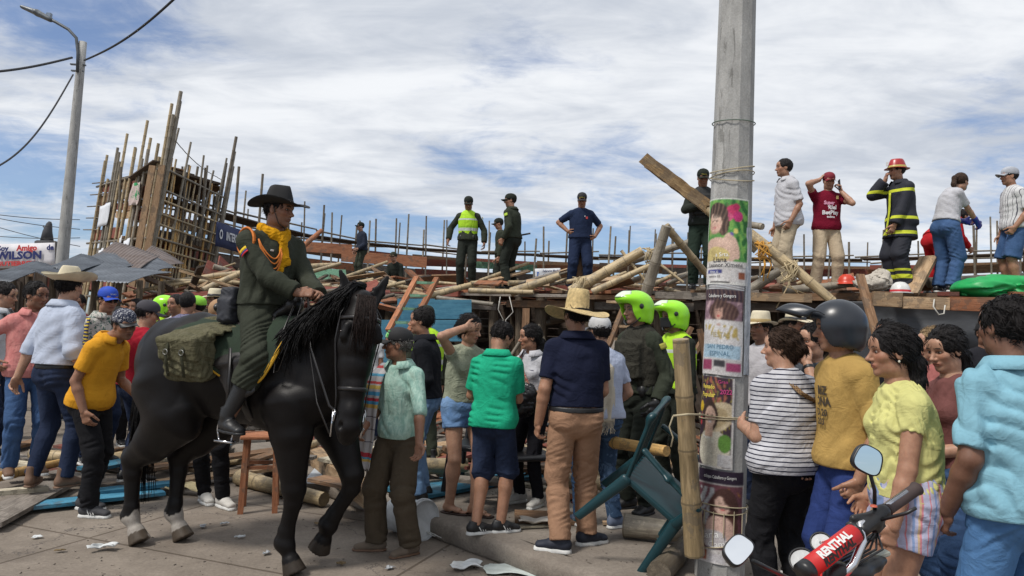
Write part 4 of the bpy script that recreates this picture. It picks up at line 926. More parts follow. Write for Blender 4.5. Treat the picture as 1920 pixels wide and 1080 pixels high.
def bamboo_mat(name, c, c2):
    def f(t):
        x = t.n('ShaderNodeSeparateXYZ'); t.L.new(t.tc(), x.inputs[0]); q = t.math('FRACT', t.math('MULTIPLY', x.outputs[0], 3.1)); oi = t.n('ShaderNodeObjectInfo')
        n_ = t.noise(t.map(sc=(1.5, 14, 14)), 3, 7, .65, .6); base = t.ramp(n_, [(.3, tuple(x_ * .6 for x_ in c)), (.5, c), (.72, c2)])
        base = t.mix(base, (.10, .075, .045), t.math('MULTIPLY', t.math('LESS_THAN', q, .035), .7)); sp_ = t.noise(t.map(), 7, 5, .75)
        base = t.mix(base, (.13, .11, .085), t.math('MULTIPLY', t.math('GREATER_THAN', sp_, .57), .5))
        v = t.math('ADD', t.math('MULTIPLY', oi.outputs['Random'], .45), .75); cb = t.n('ShaderNodeCombineXYZ')
        for i in range(3): t.L.new(v, cb.inputs[i])
        t.color(t.mix(base, cb.outputs[0], 1.0, 'MULTIPLY')); t.set(Roughness=.55); t.bump(n_, .25, .006)
    return mat(name, f)
BM = bamboo_mat('bamboo_dry', (.38, .29, .165), (.54, .43, .26)); BG = bamboo_mat('bamboo_grey', (.22, .19, .145), (.36, .32, .25)); BD = bamboo_mat('bamboo_weathered', (.13, .105, .075), (.24, .20, .145)); BY = bamboo_mat('bamboo_yellow', (.50, .30, .10), (.62, .42, .18))
_kerb0, _kerb1 = on(810, 972, .15), on(990, 1036, .15)
KD = (_kerb1 - _kerb0); KD.z = 0; KD.normalize(); KN = Vector((-KD.y, KD.x, 0)); KN = KN if KN.y > 0 else -KN
def build_ground():
    def earth(t):
        o = t.map(); n_ = t.noise(o, .8, 8, .65); t.color(t.ramp(n_, [(.3, (.10, .082, .06)), (.7, (.20, .17, .13))])); t.set(Roughness=.95); t.bump(t.noise(o, 5, 8, .7), .8, .05)
    MB().grid(lambda u, v: ((u - .5) * 2400, v * 2200 - 200, -.012), 4, 4).build('ground', mat('earth', earth)).__setitem__('kind', 'structure')
    def road(t):
        o = t.map(rot=(0, 0, R(21))); big = t.noise(t.map(), .55, 7, .65, .5); fine = t.noise(t.map(), 45, 5, .7); mid = t.noise(t.map(), 4, 6, .7, .4)
        base = t.ramp(mid, [(.3, (.185, .158, .132)), (.7, (.275, .24, .205))])
        base = t.mix(base, t.ramp(big, [(.38, (.66, .63, .60)), (.62, (1.05, 1.03, 1))]), .85, 'MULTIPLY'); base = t.mix(base, t.ramp(fine, [(.35, (.72, .70, .68)), (.62, (1.08, 1.06, 1.04))]), .7, 'MULTIPLY')
        br = t.n('ShaderNodeTexBrick'); br.offset = .0; t.L.new(o, br.inputs[0]); br.inputs['Scale'].default_value = 1; br.inputs['Brick Width'].default_value = 2.4; br.inputs['Row Height'].default_value = 1.35
        br.inputs['Mortar Size'].default_value = .012; br.inputs['Color1'].default_value = (1, 1, 1, 1); br.inputs['Color2'].default_value = (.92, .92, .9, 1); br.inputs['Mortar'].default_value = (.40, .36, .32, 1)
        base = t.mix(base, br.outputs[0], .9, 'MULTIPLY'); cr = t.n('ShaderNodeTexVoronoi', feature='DISTANCE_TO_EDGE'); cr.inputs['Scale'].default_value = .55
        w_ = t.n('ShaderNodeVectorMath', operation='ADD'); t.L.new(t.map(), w_.inputs[0]); nn = t.noise(t.map(), 1.6, 5, .7, 0, 'Color'); t.L.new(nn, w_.inputs[1]); t.L.new(w_.outputs[0], cr.inputs[0])
        base = t.mix((.09, .075, .065), base, t.math('GREATER_THAN', cr.outputs[0], .0035)); t.color(base); t.set(Roughness=.88)
        t.bump(t.math('ADD', t.math('MULTIPLY', fine, .4), t.math('MULTIPLY', mid, .8)), .45, .012)
    rm = mat('road_concrete', road)
    MB().grid(lambda u, v: ((u - .5) * 60, v * 34 - 8, 0.0), 2, 2).build('road', rm)['kind'] = 'structure'
    # pavement slab with a rounded kerb along its street side
    k0 = _kerb0 - KD * 4.0; k0.z = 0; L = 15
    def pv(t):
        o = t.map(); mid = t.noise(o, 3, 7, .7, .4); fine = t.noise(o, 50, 5, .7); base = t.ramp(mid, [(.3, (.165, .14, .118)), (.7, (.26, .228, .192))])
        base = t.mix(base, t.ramp(fine, [(.35, (.7, .68, .66)), (.65, (1.08, 1.06, 1.04))]), .7, 'MULTIPLY'); t.color(base); t.set(Roughness=.9); t.bump(t.math('ADD', fine, t.math('MULTIPLY', mid, 2)), .5, .01)
    pm = mat('pavement_concrete', pv); g = random.Random(5)
    wob = [(g.uniform(-.006, .006), g.uniform(-.008, .008)) for _ in range(141)]
    prof = [(0.02, 0), (0, .02), (.0, .11), (.012, .138), (.045, .15), (.17, .152)]
    mb = MB(); mb.grid(lambda u, v: (lambda i, q: k0 + KD * (u * L) + KN * (q[0] + wob[i][0]) + Vector((0, 0, q[1] + wob[i][1] * (q[1] > .1))))(min(int(u * 140 + .5), 140), prof[min(int(v * 5 + .5), 5)]), 140, 5)
    mb.build('kerb', pm, None, True)['kind'] = 'structure'
    MB().grid(lambda u, v: k0 + KD * (u * L) + KN * (.172 + v * 6) + Vector((0, 0, .150)), 20, 8).build('pavement', pm)['kind'] = 'structure'
build_ground()
def pl(name, p0, p1, w, th, m_, label=None, cat=None, group=None, roll=0.0, parent=None, kind='plank', bev=.006, bend=0.0):
    """a plank or a bamboo pole from p0 to p1; its own X axis runs along it"""
    p0, p1 = Vector(p0), Vector(p1); d = p1 - p0; L = d.length; mb = MB()
    if kind == 'bamboo':
        r = w / 2; n = max(2, int(L * 3.1)); pts, rr = [], []; g = rnd
        for i in range(n + 1):
            x = min(i / 3.1, L); b = bend * L * math.sin(PI * x / L)
            if i == n: x = L
            pts += [Vector((max(x - .03, 0), 0, b)), Vector((x, 0, b)), Vector((min(x + .03, L), 0, b))] if 0 < i < n else [Vector((x, 0, b))]
            k_ = 1 - .22 * x / L; rr += ([r * .98 * k_, r * 1.09 * k_, r * .98 * k_] if 0 < i < n else [r * k_])
        mb.tube(pts, rr, 9 if r > .02 else 6, side=(0, 0, 1))
        if r > .03 and parent is None:       # hollow ends
            for x, q in ((-.001, rr[0]), (L + .001, rr[-1])): pass
    elif kind == 'log':
        n = max(4, int(L * 4)); mb.tube([Vector((L * i / n, rnd.uniform(-.01, .01), rnd.uniform(-.01, .01))) for i in range(n + 1)], [w / 2 * rnd.uniform(.88, 1.1) for _ in range(n + 1)], 9, side=(0, 0, 1))
    elif kind == 'broken':
        n = 14; base = []; hy, hz = w / 2, th / 2
        def sec(x, j): return [Vector((x + rnd.uniform(-j, j), y * hy * (1 + rnd.uniform(-.08, .08)), z * hz * (1 + rnd.uniform(-.1, .1)))) for y, z in ((-1, -1), (0, -1), (1, -1), (1, 0), (1, 1), (0, 1), (-1, 1), (-1, 0))]
        for i in range(n + 1): base += sec(L * i / n, .07 if i in (0, n) else 0)
        mb.add(base, [(i * 8 + k, i * 8 + (k + 1) % 8, (i + 1) * 8 + (k + 1) % 8, (i + 1) * 8 + k) for i in range(n) for k in range(8)] + [tuple(range(7, -1, -1)), tuple(range(n * 8, n * 8 + 8))])
    else: mb.box((L / 2, 0, 0), (L, w, th))
    o = mb.build(name, m_, parent, kind in ('bamboo', 'log'))
    if kind in ('bamboo', 'log'):
        try: o.data.set_sharp_from_angle(angle=R(50))
        except Exception: pass
    z = Vector((0, 0, 1)) if abs(d.normalized().z) < .95 else Vector((0, -1, 0)); x = d.normalized(); y = z.cross(x).normalized(); z = x.cross(y)
    M = Matrix((x, y, z)).transposed() @ Matrix.Rotation(roll, 3, 'X'); M = M.to_4x4(); M.translation = p0; o.matrix_local = M if parent is not None else M
    return tag(o, label, cat, group)
def hr(px): return 612.7 + .0349 * (px - 960)
# ---------------------------------------------------------------- the wrecked wooden bullring: far ring of stands
def build_ring():
    path = [(330, 23.5), (405, 25.5), (480, 28), (560, 31.5), (650, 34), (760, 36), (880, 37.2), (1050, 37.5), (1230, 37), (1400, 36), (1580, 34.4), (1740, 32.4), (1880, 30), (2050, 27.5)]
    pts = [Vector((at(px, 560, d).x, at(px, 560, d).y, 0)) for px, d in path]; S = [0]
    for a, b in zip(pts, pts[1:]): S.append(S[-1] + (b - a).length)
    def q(s):
        for i in range(len(pts) - 1):
            if s <= S[i + 1]: t = (s - S[i]) / (S[i + 1] - S[i]); return pts[i].lerp(pts[i + 1], t)
        return pts[-1]
    cen = Vector((2, 20, 0)); root = empty('grandstand', (cen.x, cen.y, 0), 0, 'long curved bullring stand of poles and boards still standing beyond the arena', 'grandstand'); inv = -cen
    L = S[-1]; g = random.Random(11); n = 44
    for i in range(n + 1):
        p = q(L * i / n); out = (p - cen).normalized(); t = cen.cross(Vector((0, 0, 1)))
        for k in range(2):
            jx = Vector((g.uniform(-.25, .25), g.uniform(-.2, .2), 0)); top = g.choice((6.3, 6.7, 7.1, 6.5, 6.9)) + g.uniform(-.2, .2); ln = Vector((g.uniform(-.12, .12), 0, 0))
            a = p + out * (.0 if k == 0 else 2.2) + jx; pl('post', a + inv, a + inv + Vector((0, 0, top)) + ln * 2, g.uniform(.08, .13), 0, (BD, BG, BD)[g.randrange(3)], parent=root, kind='bamboo', bend=g.uniform(-.012, .012))
    m_ = 15; cols = ['brown', 'rust', 'red', 'brown', 'dark', 'tan', 'rust', 'green', 'grey', 'red']
    for j in range(m_):
        for k in range(5):
            s0, s1 = L * j / m_, L * (j + 1) / m_; a, b = q(s0), q(s1); oa, ob = (a - cen).normalized(), (b - cen).normalized(); z = 2.6 + .56 * k; o = .1 + .42 * k
            c = ('tan' if g.random() < .15 else g.choice(cols)) if k in (2, 3, 4) else g.choice(('dark', 'brown', 'rust', 'green' if j < 4 else 'dark', 'red'))
            pl('seat_board', a + oa * o + inv + Vector((0, 0, z + g.uniform(-.05, .05))), b + ob * o + inv + Vector((0, 0, z + g.uniform(-.05, .05))), .05, .36 if k > 1 else .26, W[c], parent=root)
        for z, o in ((5.5, 0), (5.46, 2.2), (1.9, 0)):
            pl('rail', a + oa * (o + g.uniform(-.15, .15)) + inv + Vector((0, 0, z + g.uniform(-.16, .1))), b + ob * o + inv + Vector((0, 0, z + g.uniform(-.16, .12))), .085, 0, BD, parent=root, kind='bamboo')
        pl('walkway', a + oa * 1.1 + inv + Vector((0, 0, 5.42)), b + ob * 1.1 + inv + Vector((0, 0, 5.42 + g.uniform(-.05, .05))), 1.0, .05, W['dark'], parent=root)
        pl('back_board', a + oa * 2.1 + inv + Vector((0, 0, 5.02)), b + ob * 2.1 + inv + Vector((0, 0, 4.95)), .04, .42, W[g.choice(('dark', 'red', 'brown'))], parent=root)
    # the dark lower back of the stand
    def wall(u, v): p = q(L * u); out = (p - cen).normalized(); return p + out * (1.3 + 1.0 * v) + inv + Vector((0, 0, 4.15 * v))
    MB().grid(wall, 60, 3, .05).build('rear_cladding', W['dark'], root)
    # banners hung on the stand
    wh = plain('banner_white', (.62, .63, .65), .8, 0, .05, .1); nv = plain('banner_ink', (.02, .03, .09), .8)
    def banner(px0, py0, px1, py1, h, d, txt, label, w2=wh, tm=nv, size=.3, sx=1.0, extra=None):
        a, b = at(px0, py0, d[0]), at(px1, py1, d[1]); o = empty('banner', a, 0, label, 'banner'); x = (b - a); Lw = x.length; x.normalize(); z = Vector((0, 0, 1)); z = (z - x * z.dot(x)).normalized(); n_ = x.cross(z) 
        MB().grid(lambda u, v: x * (u * Lw) + z * ((v - .5) * h) + n_ * .03 * math.sin(u * 9), 20, 3, .006).build('cloth', w2, o, True)
        M = Matrix((x, z, n_)).transposed().to_4x4()
        for (s_, ox, oy, sz, tm_) in txt: label_text(s_, sz, tm_, o, Matrix.Translation(x * ox + z * oy + n_ * .05) @ M, sx=sx, bold=.03, align_='LEFT')
        return o
    banner(405, 438, 470, 458, .75, (22.5, 24.8), [('INTERNACIONAL', .55, 0, .36, wh), ('O', .12, 0, .42, wh)], 'navy banner with white lettering hung on the stand behind the rider', nv, sx=.62)
    banner(1003, 513, 1051, 512, .40, (30, 30), [('Federacion Mundial', .32, .09, .14, nv), ('Asociacion Ibague', .32, -.09, .14, nv), ('r', .08, 0, .34, plain('ink_blue', (.02, .1, .4), .8))], 'small white sign with blue mark on the far stand left of the man in navy', sx=.62)
    return root
build_ring()
def build_tower():
    C0 = at(250, 560, 21.0); C0.z = 0; root = empty('stand_tower', C0, 0, 'tall leaning end tower of the bullring stand made of bamboo poles and pallets', 'grandstand')
    root.rotation_euler = (R(-1), R(5.5), 0); g = random.Random(21)
    A = Vector((-4.3, 4.6, 0)); LA = A.length; A.normalize(); B = Vector((.42, 3.3, 0)); LB = B.length; B.normalize(); Z = Vector((0, 0, 1))
    tops = [7.5, 6.4, 6.8, 7.0, 6.4, 7.6, 6.9, 6.2, 7.4, 6.6, 6.9, 6.2, 6.9]
    for i, tz in enumerate(tops):
        for k in range(1 + (i % 3 == 0)):
            a = A * (LA * i / (len(tops) - 1)) + A * g.uniform(-.16, .16) + Vector((0, -.06, 0)) * k; pl('post', a, a + Z * (tz + g.uniform(-.45, .15) * (1 + k)) + A * g.uniform(-.25, .15), .115, 0, (BM, BG, BM)[g.randrange(3)], parent=root, kind='bamboo')
        a = A * (LA * i / (len(tops) - 1)) + B * LB; pl('post', a, a + Z * (tz - .6), .11, 0, BD, parent=root, kind='bamboo')
    cc = ['red', 'tan', 'brown', 'tan', 'red', 'grey']
    for i in range(6):                                    # outer face: pallet boards in two bands
        for k, z in enumerate((2.3, 2.72, 3.05, 3.4, 4.05, 4.62, 4.95, 5.30, 5.62)):
            if g.random() < .10: continue
            a = A * (LA * i / 6 + g.uniform(-.05, .1)) + B * .06; b = A * (LA * (i + 1) / 6 - g.uniform(0, .12)) + B * .06
            c = cc[(i + k * 2 + g.randrange(2)) % 6] if k > 1 else g.choice(('brown', 'dark', 'red'))
            pl('board', a + Z * (z + g.uniform(-.05, .05)), b + Z * (z + g.uniform(-.08, .08)), .03, g.choice((.22, .28, .33)) if k != 4 else .36, W['red' if k == 4 and i > 1 else c], parent=root)
    for z in (2.0, 3.85, 5.9): pl('rail', A * -.1 + Z * z, A * (LA + .7) + Z * (z - .12), .10, 0, BD, parent=root, kind='bamboo')
    for i in range(5): pl('rail', A * (LA - .4) + Z * (4.2 + i * .42), A * (LA + g.uniform(.5, 1.1)) + Z * (4.2 + i * .42) + Vector((0, -.2, 0)), .05, 0, BD, parent=root, kind='bamboo')
    for z, c in ((2.0, 'dark'), (3.85, 'brown'), (5.85, 'dark')):
        o = MB(); o.grid(lambda u, v: A * (.1 + u * (LA - .2)) + B * (.15 + v * (LB - .2)) + Z * (z + .05 + .25 * v * (z > 5)), 6, 4, .07); o.build('floor', W[c], root)
    # inner end face: a screen of thin upright canes
    for i in range(26):
        s = LB * (i + .5) / 26; a = B * s + B * g.uniform(-.05, .05); z0 = g.choice((1.6, 1.5, 1.7)); pl('cane', a + Z * z0, a + Z * (g.choice((3.3, 3.9, 5.6, 6.1)) + g.uniform(-.2, .3)) + B * g.uniform(-.3, .3), g.uniform(.05, .085), 0, (BM, BY, BM)[g.randrange(3)], parent=root, kind='bamboo')
    for i in range(9): s = LB * g.random(); a = B * s - A * .05; pl('cane', a + Z * g.uniform(3.9, 4.3), a + Z * g.uniform(6.0, 7.4) + B * g.uniform(-.5, .4), .08, 0, (BG, BD)[g.randrange(2)], parent=root, kind='bamboo')
    for z in (1.9, 2.35, 2.8, 3.2, 3.6, 3.9, 4.3, 4.6, 5.0, 5.3, 5.9): pl('rail', -A * .05 - B * .1 + Z * z, -A * .05 + B * (LB + .15) + Z * (z - g.uniform(0, .15)), .075, 0, (BM, BG)[g.randrange(2)], parent=root, kind='bamboo')
    for k in range(3): a = B * (LB + .05 * k); pl('post', a, a + Z * (7.9 - .5 * k) + B * .35, .13, 0, (BD, BG, BG)[k], parent=root, kind='bamboo')
    for k in range(2): a = B * .05 - A * .06 * k; pl('post', a, a + Z * (8.2 - .3 * k) + Vector((.12, 0, 0)), .14, 0, BG, parent=root, kind='bamboo')
    for k in range(6): a = B * (LB * k / 5.5 + .1) + A * .3; pl('roof_board', a + Z * 6.1, a + A * 2.2 + Z * 5.75, .55, .04, W['brown' if k % 2 else 'dark'], parent=root)
    for k, (x, z0, z1, w) in enumerate(((.01, 0, 5.95, .25), (-.26, 0, 5.9, .25))): pl('corner_plank', Vector((x, -.14, z0)), Vector((x + .03, -.14, z1)), .18, .05, W['rust' if k else 'brown'] if False else wood('wood_fresh', (.36, .23, .135), (.48, .33, .20)), parent=root, roll=R(0))
    wh = plain('sheet_white', (.62, .64, .68), .8, 0, .05, .2)
    for s, z, w, h in ((1.7, 3.2, .55, 1.3), (2.55, 3.3, .2, 1.3), (4.4, 2.9, .5, 1.3), (4.5, 4.7, 1.2, .75)):
        MB().grid(lambda u, v: A * (s + u * w) + Vector((-.02, -.14 + .03 * math.sin(u * 7 + v * 3), 0)) + Z * (z + (v - .5) * h - .1 * u), 6, 6, .005).build('hung_sheet', wh, root, True)
    MB().grid(lambda u, v: A * (1.5 + u * .9) + Vector((-.02, -.16 + .05 * math.sin(u * 9 + v * 5), 0)) + Z * (5.2 + (v - .5) * .7), 8, 6, .005).build('hung_cloth', cloth('cloth_mixed', (.55, .45, .42), 'blotch', c2=(.04, .25, .10), sc=3), root, True)
    pl('rope', B * .1 + Z * 6.9, B * LB + Z * 6.3, .03, 0, BD, parent=root, kind='bamboo', bend=-.05)
build_tower()
# ---------------------------------------------------------------- the collapsed deck people stand on
DZ = 2.30
def fr_edge(px): return lerp(14.6, 9.2, (px - 700) / 1220)
def build_deck():
    g = random.Random(31); a, b = at(700, 560, 14.6), at(2080, 560, 8.6); a.z = b.z = 0; x = (b - a); L = x.length; x.normalize(); y = Vector((-x.y, x.x, 0)); y = y if y.y > 0 else -y; Z = Vector((0, 0, 1))
    root = empty('collapsed_deck', a, 0, 'collapsed plank deck on rough timber posts carrying the officers and bystanders', 'wooden deck')
    n = 46
    for i in range(n):                                   # boards from front to back
        s = L * (i + .5) / n; dz = g.uniform(-.02, .0); f = g.uniform(-.25, .15)
        pl('deck_board', x * s + y * f + Z * (DZ - .03 + dz), x * (s + g.uniform(-.1, .1)) + y * g.uniform(3.0, 3.6) + Z * (DZ - .03 + dz), L / n * .96, .05, W[g.choice(('red', 'brown', 'brown', 'rust', 'dark', 'grey'))], parent=root)
    s = 0.0
    while s < L - .5:                                    # edge boards seen from the street
        l = g.uniform(1.0, 2.6); zz = DZ - .10 + g.uniform(-.03, .01); pl('edge_board', x * s + y * g.uniform(-.28, -.20) + Z * zz, x * min(s + l, L) + y * g.uniform(-.28, -.2) + Z * (zz + g.uniform(-.03, .03)), .12, g.choice((.05, .07, .10)), W[g.choice(('red', 'brown', 'rust', 'grey', 'brown'))], parent=root); s += l * .8
    s = 0.3
    while s < L:
        l = g.uniform(.9, 2.2); zz = DZ - .25 + g.uniform(-.04, .02); pl('joist', x * s + y * g.uniform(-.15, .1) + Z * zz, x * min(s + l, L) + y * g.uniform(-.15, .1) + Z * (zz + g.uniform(-.05, .05)), .13, .12, W[g.choice(('grey', 'dark', 'brown', 'dark'))], parent=root); s += l * g.uniform(.9, 1.4)
    for k, s in enumerate([.3, .9, 2.0, 2.35, 2.9, 3.35, 3.8, 4.6, 5.2, 5.9, 6.6, 7.2, 8.1, 8.9, 9.6, 10.3]):
        if s > L: break
        for f in (g.uniform(.0, .3), g.uniform(1.2, 2.6)): pl('post', x * s + y * f, x * (s + g.uniform(-.15, .15)) + y * (f + g.uniform(-.1, .1)) + Z * (DZ - .12), g.uniform(.14, .20), 0, W['log'], parent=root, kind='log')
    for k in range(16): s = g.uniform(0, L - 1.5); z = g.uniform(.3, 2.0); pl('brace', x * s + y * g.uniform(.3, 1.6) + Z * z, x * (s + g.uniform(1.2, 2.4)) + y * g.uniform(.3, 2) + Z * (z + g.uniform(-.5, .6)), g.uniform(.08, .14), 0, (W['log'], BD)[k % 2], parent=root, kind='log')
    for k in range(12): z = .2 + k * .17; pl('rear_board', y * 3.2 + Z * z, x * L + y * 3.2 + Z * (z + g.uniform(-.05, .05)), .04, .16, W['dark'], parent=root)
    return a, x, y, L
DK = build_deck()
# ---------------------------------------------------------------- concrete pole with posters, lamp, wires
def paint(W_, H_, ops, n):           # a printed sheet: colours laid on a fine grid, v up
    nx, ny = n; u, v = np.meshgrid(np.linspace(0, 1, nx + 1), np.linspace(0, 1, ny + 1)); C = np.zeros((ny + 1, nx + 1, 3))
    nz = lambda s, k: np.sin(u * 31 * k + 3 * np.sin(v * 17 * k + s)) * np.sin(v * 29 * k + 2.5 * np.sin(u * 23 * k + 2 * s))
    for o in ops:
        k = o[0]
        if k == 'fill': C[:] = o[1]
        elif k == 'r': _, x0, y0, x1, y1, c = o; C[(u >= x0) & (u <= x1) & (v >= y0) & (v <= y1)] = c
        elif k == 'e': _, x, y, rx, ry, c = o[:6]; a = R(o[6]) if len(o) > 6 else 0; du, dv = u - x, (v - y); C[(((du * math.cos(a) + dv * math.sin(a)) / rx) ** 2 + ((-du * math.sin(a) + dv * math.cos(a)) / ry) ** 2) < 1] = c
        elif k == 'g': _, x, y, rx, ry, c, al = o; w_ = (al * np.exp(-((u - x) / rx) ** 2 - ((v - y) / ry) ** 2))[:, :, None]; C[:] = C * (1 - w_) + np.array(c) * w_
        elif k == 'h': _, x0, y0, x1, y1, c, al = o; w_ = ((u >= x0) & (u <= x1) & (v >= y0) & (v <= y1) & (C.sum(2) < .35)) * al * np.clip(np.sin(u * 70 + 4 * np.sin(v * 12)), 0, 1); C[:] = C * (1 - w_[:, :, None]) + np.array(c) * w_[:, :, None]
        elif k == 'n': _, x0, y0, x1, y1, c, s_, kk, th = o; C[(u >= x0) & (u <= x1) & (v >= y0) & (v <= y1) & (nz(s_, kk) > th)] = c
    for _ in range(1): C = (C * 2 + np.roll(C, 1, 0) + np.roll(C, -1, 0) + np.roll(C, 1, 1) + np.roll(C, -1, 1)) / 6
    g_ = np.random.RandomState(nx); C = C * (1 + .10 * g_.normal(size=C.shape[:2])[:, :, None]) * (.93 + .07 * np.sin(u * 5 + v * 9))[:, :, None]
    return np.clip(C, 0, 1).reshape(-1, 3)
paper = vcol('printed_paper', .75, .05, 60)
def portrait(x, y, s, skin=(.62, .40, .30), hair=(.03, .02, .018), lip=(.45, .05, .06)):
    o = [('e', x - .02 * s, y + .03 * s, .19 * s, .155 * s, hair), ('e', x, y, .125 * s, .115 * s, skin), ('r', x - .05 * s, y - .2 * s, x + .05 * s, y - .05 * s, skin)]
    o += [('e', x + .02 * s, y + .10 * s, .14 * s, .05 * s, hair, 12)]
    for q in (-1, 1): o += [('e', x + q * .045 * s, y + .018 * s, .026 * s, .010 * s, (.03, .02, .02)), ('e', x + q * .045 * s, y + .042 * s, .03 * s, .005 * s, (.05, .03, .02))]
    return o + [('e', x, y - .058 * s, .04 * s, .012 * s, lip), ('g', x, y - .02 * s, .02 * s, .02 * s, (.42, .24, .17), .7), ('g', x - .09 * s, y, .04 * s, .1 * s, tuple(q * .6 for q in skin), .6), ('g', x + .05 * s, y - .03 * s, .04 * s, .03 * s, (.66, .36, .28), .5), ('h', 0, 0, 1, 1, (.26, .16, .12), .5)]
def build_pole():
    base = at(1352, 900, 4.6); base.z = .15; root = empty('utility_pole', base, 0, 'tall grey concrete utility pole with pasted posters in front of the crowd', 'utility pole'); root.rotation_euler = (0, R(.7), 0)
    def conc(t):
        o = t.map(sc=(1, 1, .35)); n_ = t.noise(o, 9, 8, .7); f_ = t.noise(t.map(), 90, 4, .7); base = t.ramp(n_, [(.3, (.25, .25, .245)), (.55, (.39, .39, .38)), (.75, (.48, .48, .465))])
        st = t.noise(t.map(sc=(6, 6, .8), loc=(3, 0, 0)), 3.2, 6, .7, .8); base = t.mix(base, (.10, .098, .09), t.math('MULTIPLY', t.math('GREATER_THAN', st, .60), .55)); base = t.mix(base, t.ramp(f_, [(.35, (.78, .77, .75)), (.65, (1.06, 1.05, 1.04))]), .8, 'MULTIPLY')
        t.color(base); t.set(Roughness=.88); t.bump(t.math('ADD', f_, t.math('MULTIPLY', n_, 1.5)), .4, .006)
    cm = mat('pole_concrete', conc); r = lambda z: .150 - .0098 * z
    mb = MB(); n = 10
    for z0, z1 in ((0, 9.0),):
        P = [Vector((r(z) * math.cos(2 * PI * (k + .5) / n), r(z) * math.sin(2 * PI * (k + .5) / n), z)) for z in [i * .3 for i in range(31)] for k in range(n)]
        mb.add(P, [(i * n + k, i * n + (k + 1) % n, (i + 1) * n + (k + 1) % n, (i + 1) * n + k) for i in range(30) for k in range(n)])
    mb.build('shaft', cm, root)
    M0 = Matrix.Rotation(math.atan2(base.x, base.y) * -1, 4, 'Z')                   # faces the street
    def poster(x0, x1, y0, y1, ops, n, label, th=0.0):
        zt, zb = top_at(base.x, base.y, y0) - .15, top_at(base.x, base.y, y1) - .15; zm = (zt + zb) / 2; rr = r(zm) + .0045; px = lambda x, z: (x - proj((base.x + .012 * z, base.y, z + .15))[0]) / FPX * (4.6 - rr)
        a0, a1 = math.asin(max(-.98, min(.98, px(x0, zm) / rr))), math.asin(max(-.98, min(.98, px(x1, zm) / rr))); w = (a1 - a0) * rr; h_ = zt - zb
        def fn(u, v): a = lerp(a0, a1, u); q = (r(lerp(zb, zt, v)) + .0045 + .0012 * math.sin(u * 9 + v * 13)); return M0 @ Vector((math.sin(a) * q, -math.cos(a) * q, lerp(zb, zt, v) + .004 * math.sin(u * 5)))
        o = MB().grid(fn, n[0], n[1]).build('poster', paper, root, True); setcol(o.data, paint(w, h_, ops, n)); o['label'] = label
        def wr_(txt, u, v, sz, c, sx=1.0, bold=.0, rot=0): a = lerp(a0, a1, u); label_text(txt, sz, plain('print_' + c[0], c[1], .75, 0, 0, 0), o, M0 @ Matrix.Rotation(a, 4, 'Z') @ Matrix.Translation((0, -(r(lerp(zb, zt, v)) + .0062), lerp(zb, zt, v))) @ Matrix.Rotation(R(90), 4, 'X') @ Matrix.Rotation(R(rot), 4, 'Z'), bend=r(zm) + .006, sx=sx, bold=bold)
        return wr_
    wht, ink, yel, pur = ('white', (.8, .8, .78)), ('ink', (.03, .025, .04)), ('yellow', (.75, .6, .1)), ('magenta', (.5, .05, .2))
    gr = (.05, .28, .05)
    t = poster(1322, 1402, 378, 536, [('fill', (.70, .72, .70)), ('r', .03, .20, .97, .985, (.10, .32, .08)), ('n', .03, .3, .97, .985, (.20, .45, .10), 1, .5, .2), ('n', .4, .3, .97, .985, (.03, .16, .04), 4, .6, .3), ('e', .62, .85, .12, .07, (.60, .05, .16)), ('e', .74, .79, .10, .06, (.55, .04, .20)), ('e', .55, .78, .09, .05, (.66, .12, .25)), ('e', .70, .90, .07, .04, (.45, .03, .12)), ('e', .70, .62, .05, .03, (.7, .65, .2)), ('e', .62, .58, .04, .025, (.15, .12, .4)),
        ('e', .34, .38, .42, .16, (.66, .47, .38)), ('e', .30, .33, .30, .10, (.62, .52, .22)), ('r', .03, .20, .97, .27, (.68, .68, .66)), ('e', .30, .82, .24, .13, (.05, .035, .03)), ('e', .45, .70, .12, .14, (.06, .04, .035)), ('e', .26, .71, .16, .125, (.70, .50, .40)), ('e', .34, .82, .16, .05, (.05, .035, .03), 12),
        ('e', .19, .735, .035, .010, (.04, .02, .02)), ('e', .31, .735, .035, .010, (.04, .02, .02)), ('e', .24, .655, .045, .012, (.50, .06, .06)), ('e', .24, .657, .03, .004, (.75, .7, .68)), ('g', .14, .69, .05, .09, (.45, .25, .18), .6), ('g', .25, .70, .022, .03, (.52, .33, .26), .6), ('g', .34, .67, .05, .03, (.75, .42, .36), .6), ('g', .26, .77, .10, .03, (.78, .60, .50), .5), ('g', .25, .60, .14, .02, (.38, .22, .16), .7), ('h', .05, .55, .6, .96, (.30, .20, .15), .6), ('e', .25, .745, .03, .006, (.04, .02, .02)), ('e', .52, .52, .10, .05, (.68, .49, .40), 40), ('e', .68, .43, .08, .16, (.66, .47, .38), 35), ('r', 0, .03, 1, .20, (.66, .66, .66)), ('r', .10, .125, .45, .165, (.05, .06, .25)), ('r', .78, .07, .93, .15, (.30, .10, .05)), ('r', .2, .018, .6, .035, (.03, .03, .03)), ('r', .0, .195, 1, .20, (.2, .2, .2))], (60, 110), 'poster of a smiling dark-haired woman with pink flowers')
    t('a Srta.', .45, .345, .036, wht); t('Liana', .40, .285, .044, ink, bold=.01); t('Leonor Ximena', .5, .225, .036, ink); t('FERIA 22', .28, .145, .018, wht); t('muestra 22', .28, .095, .020, ink)
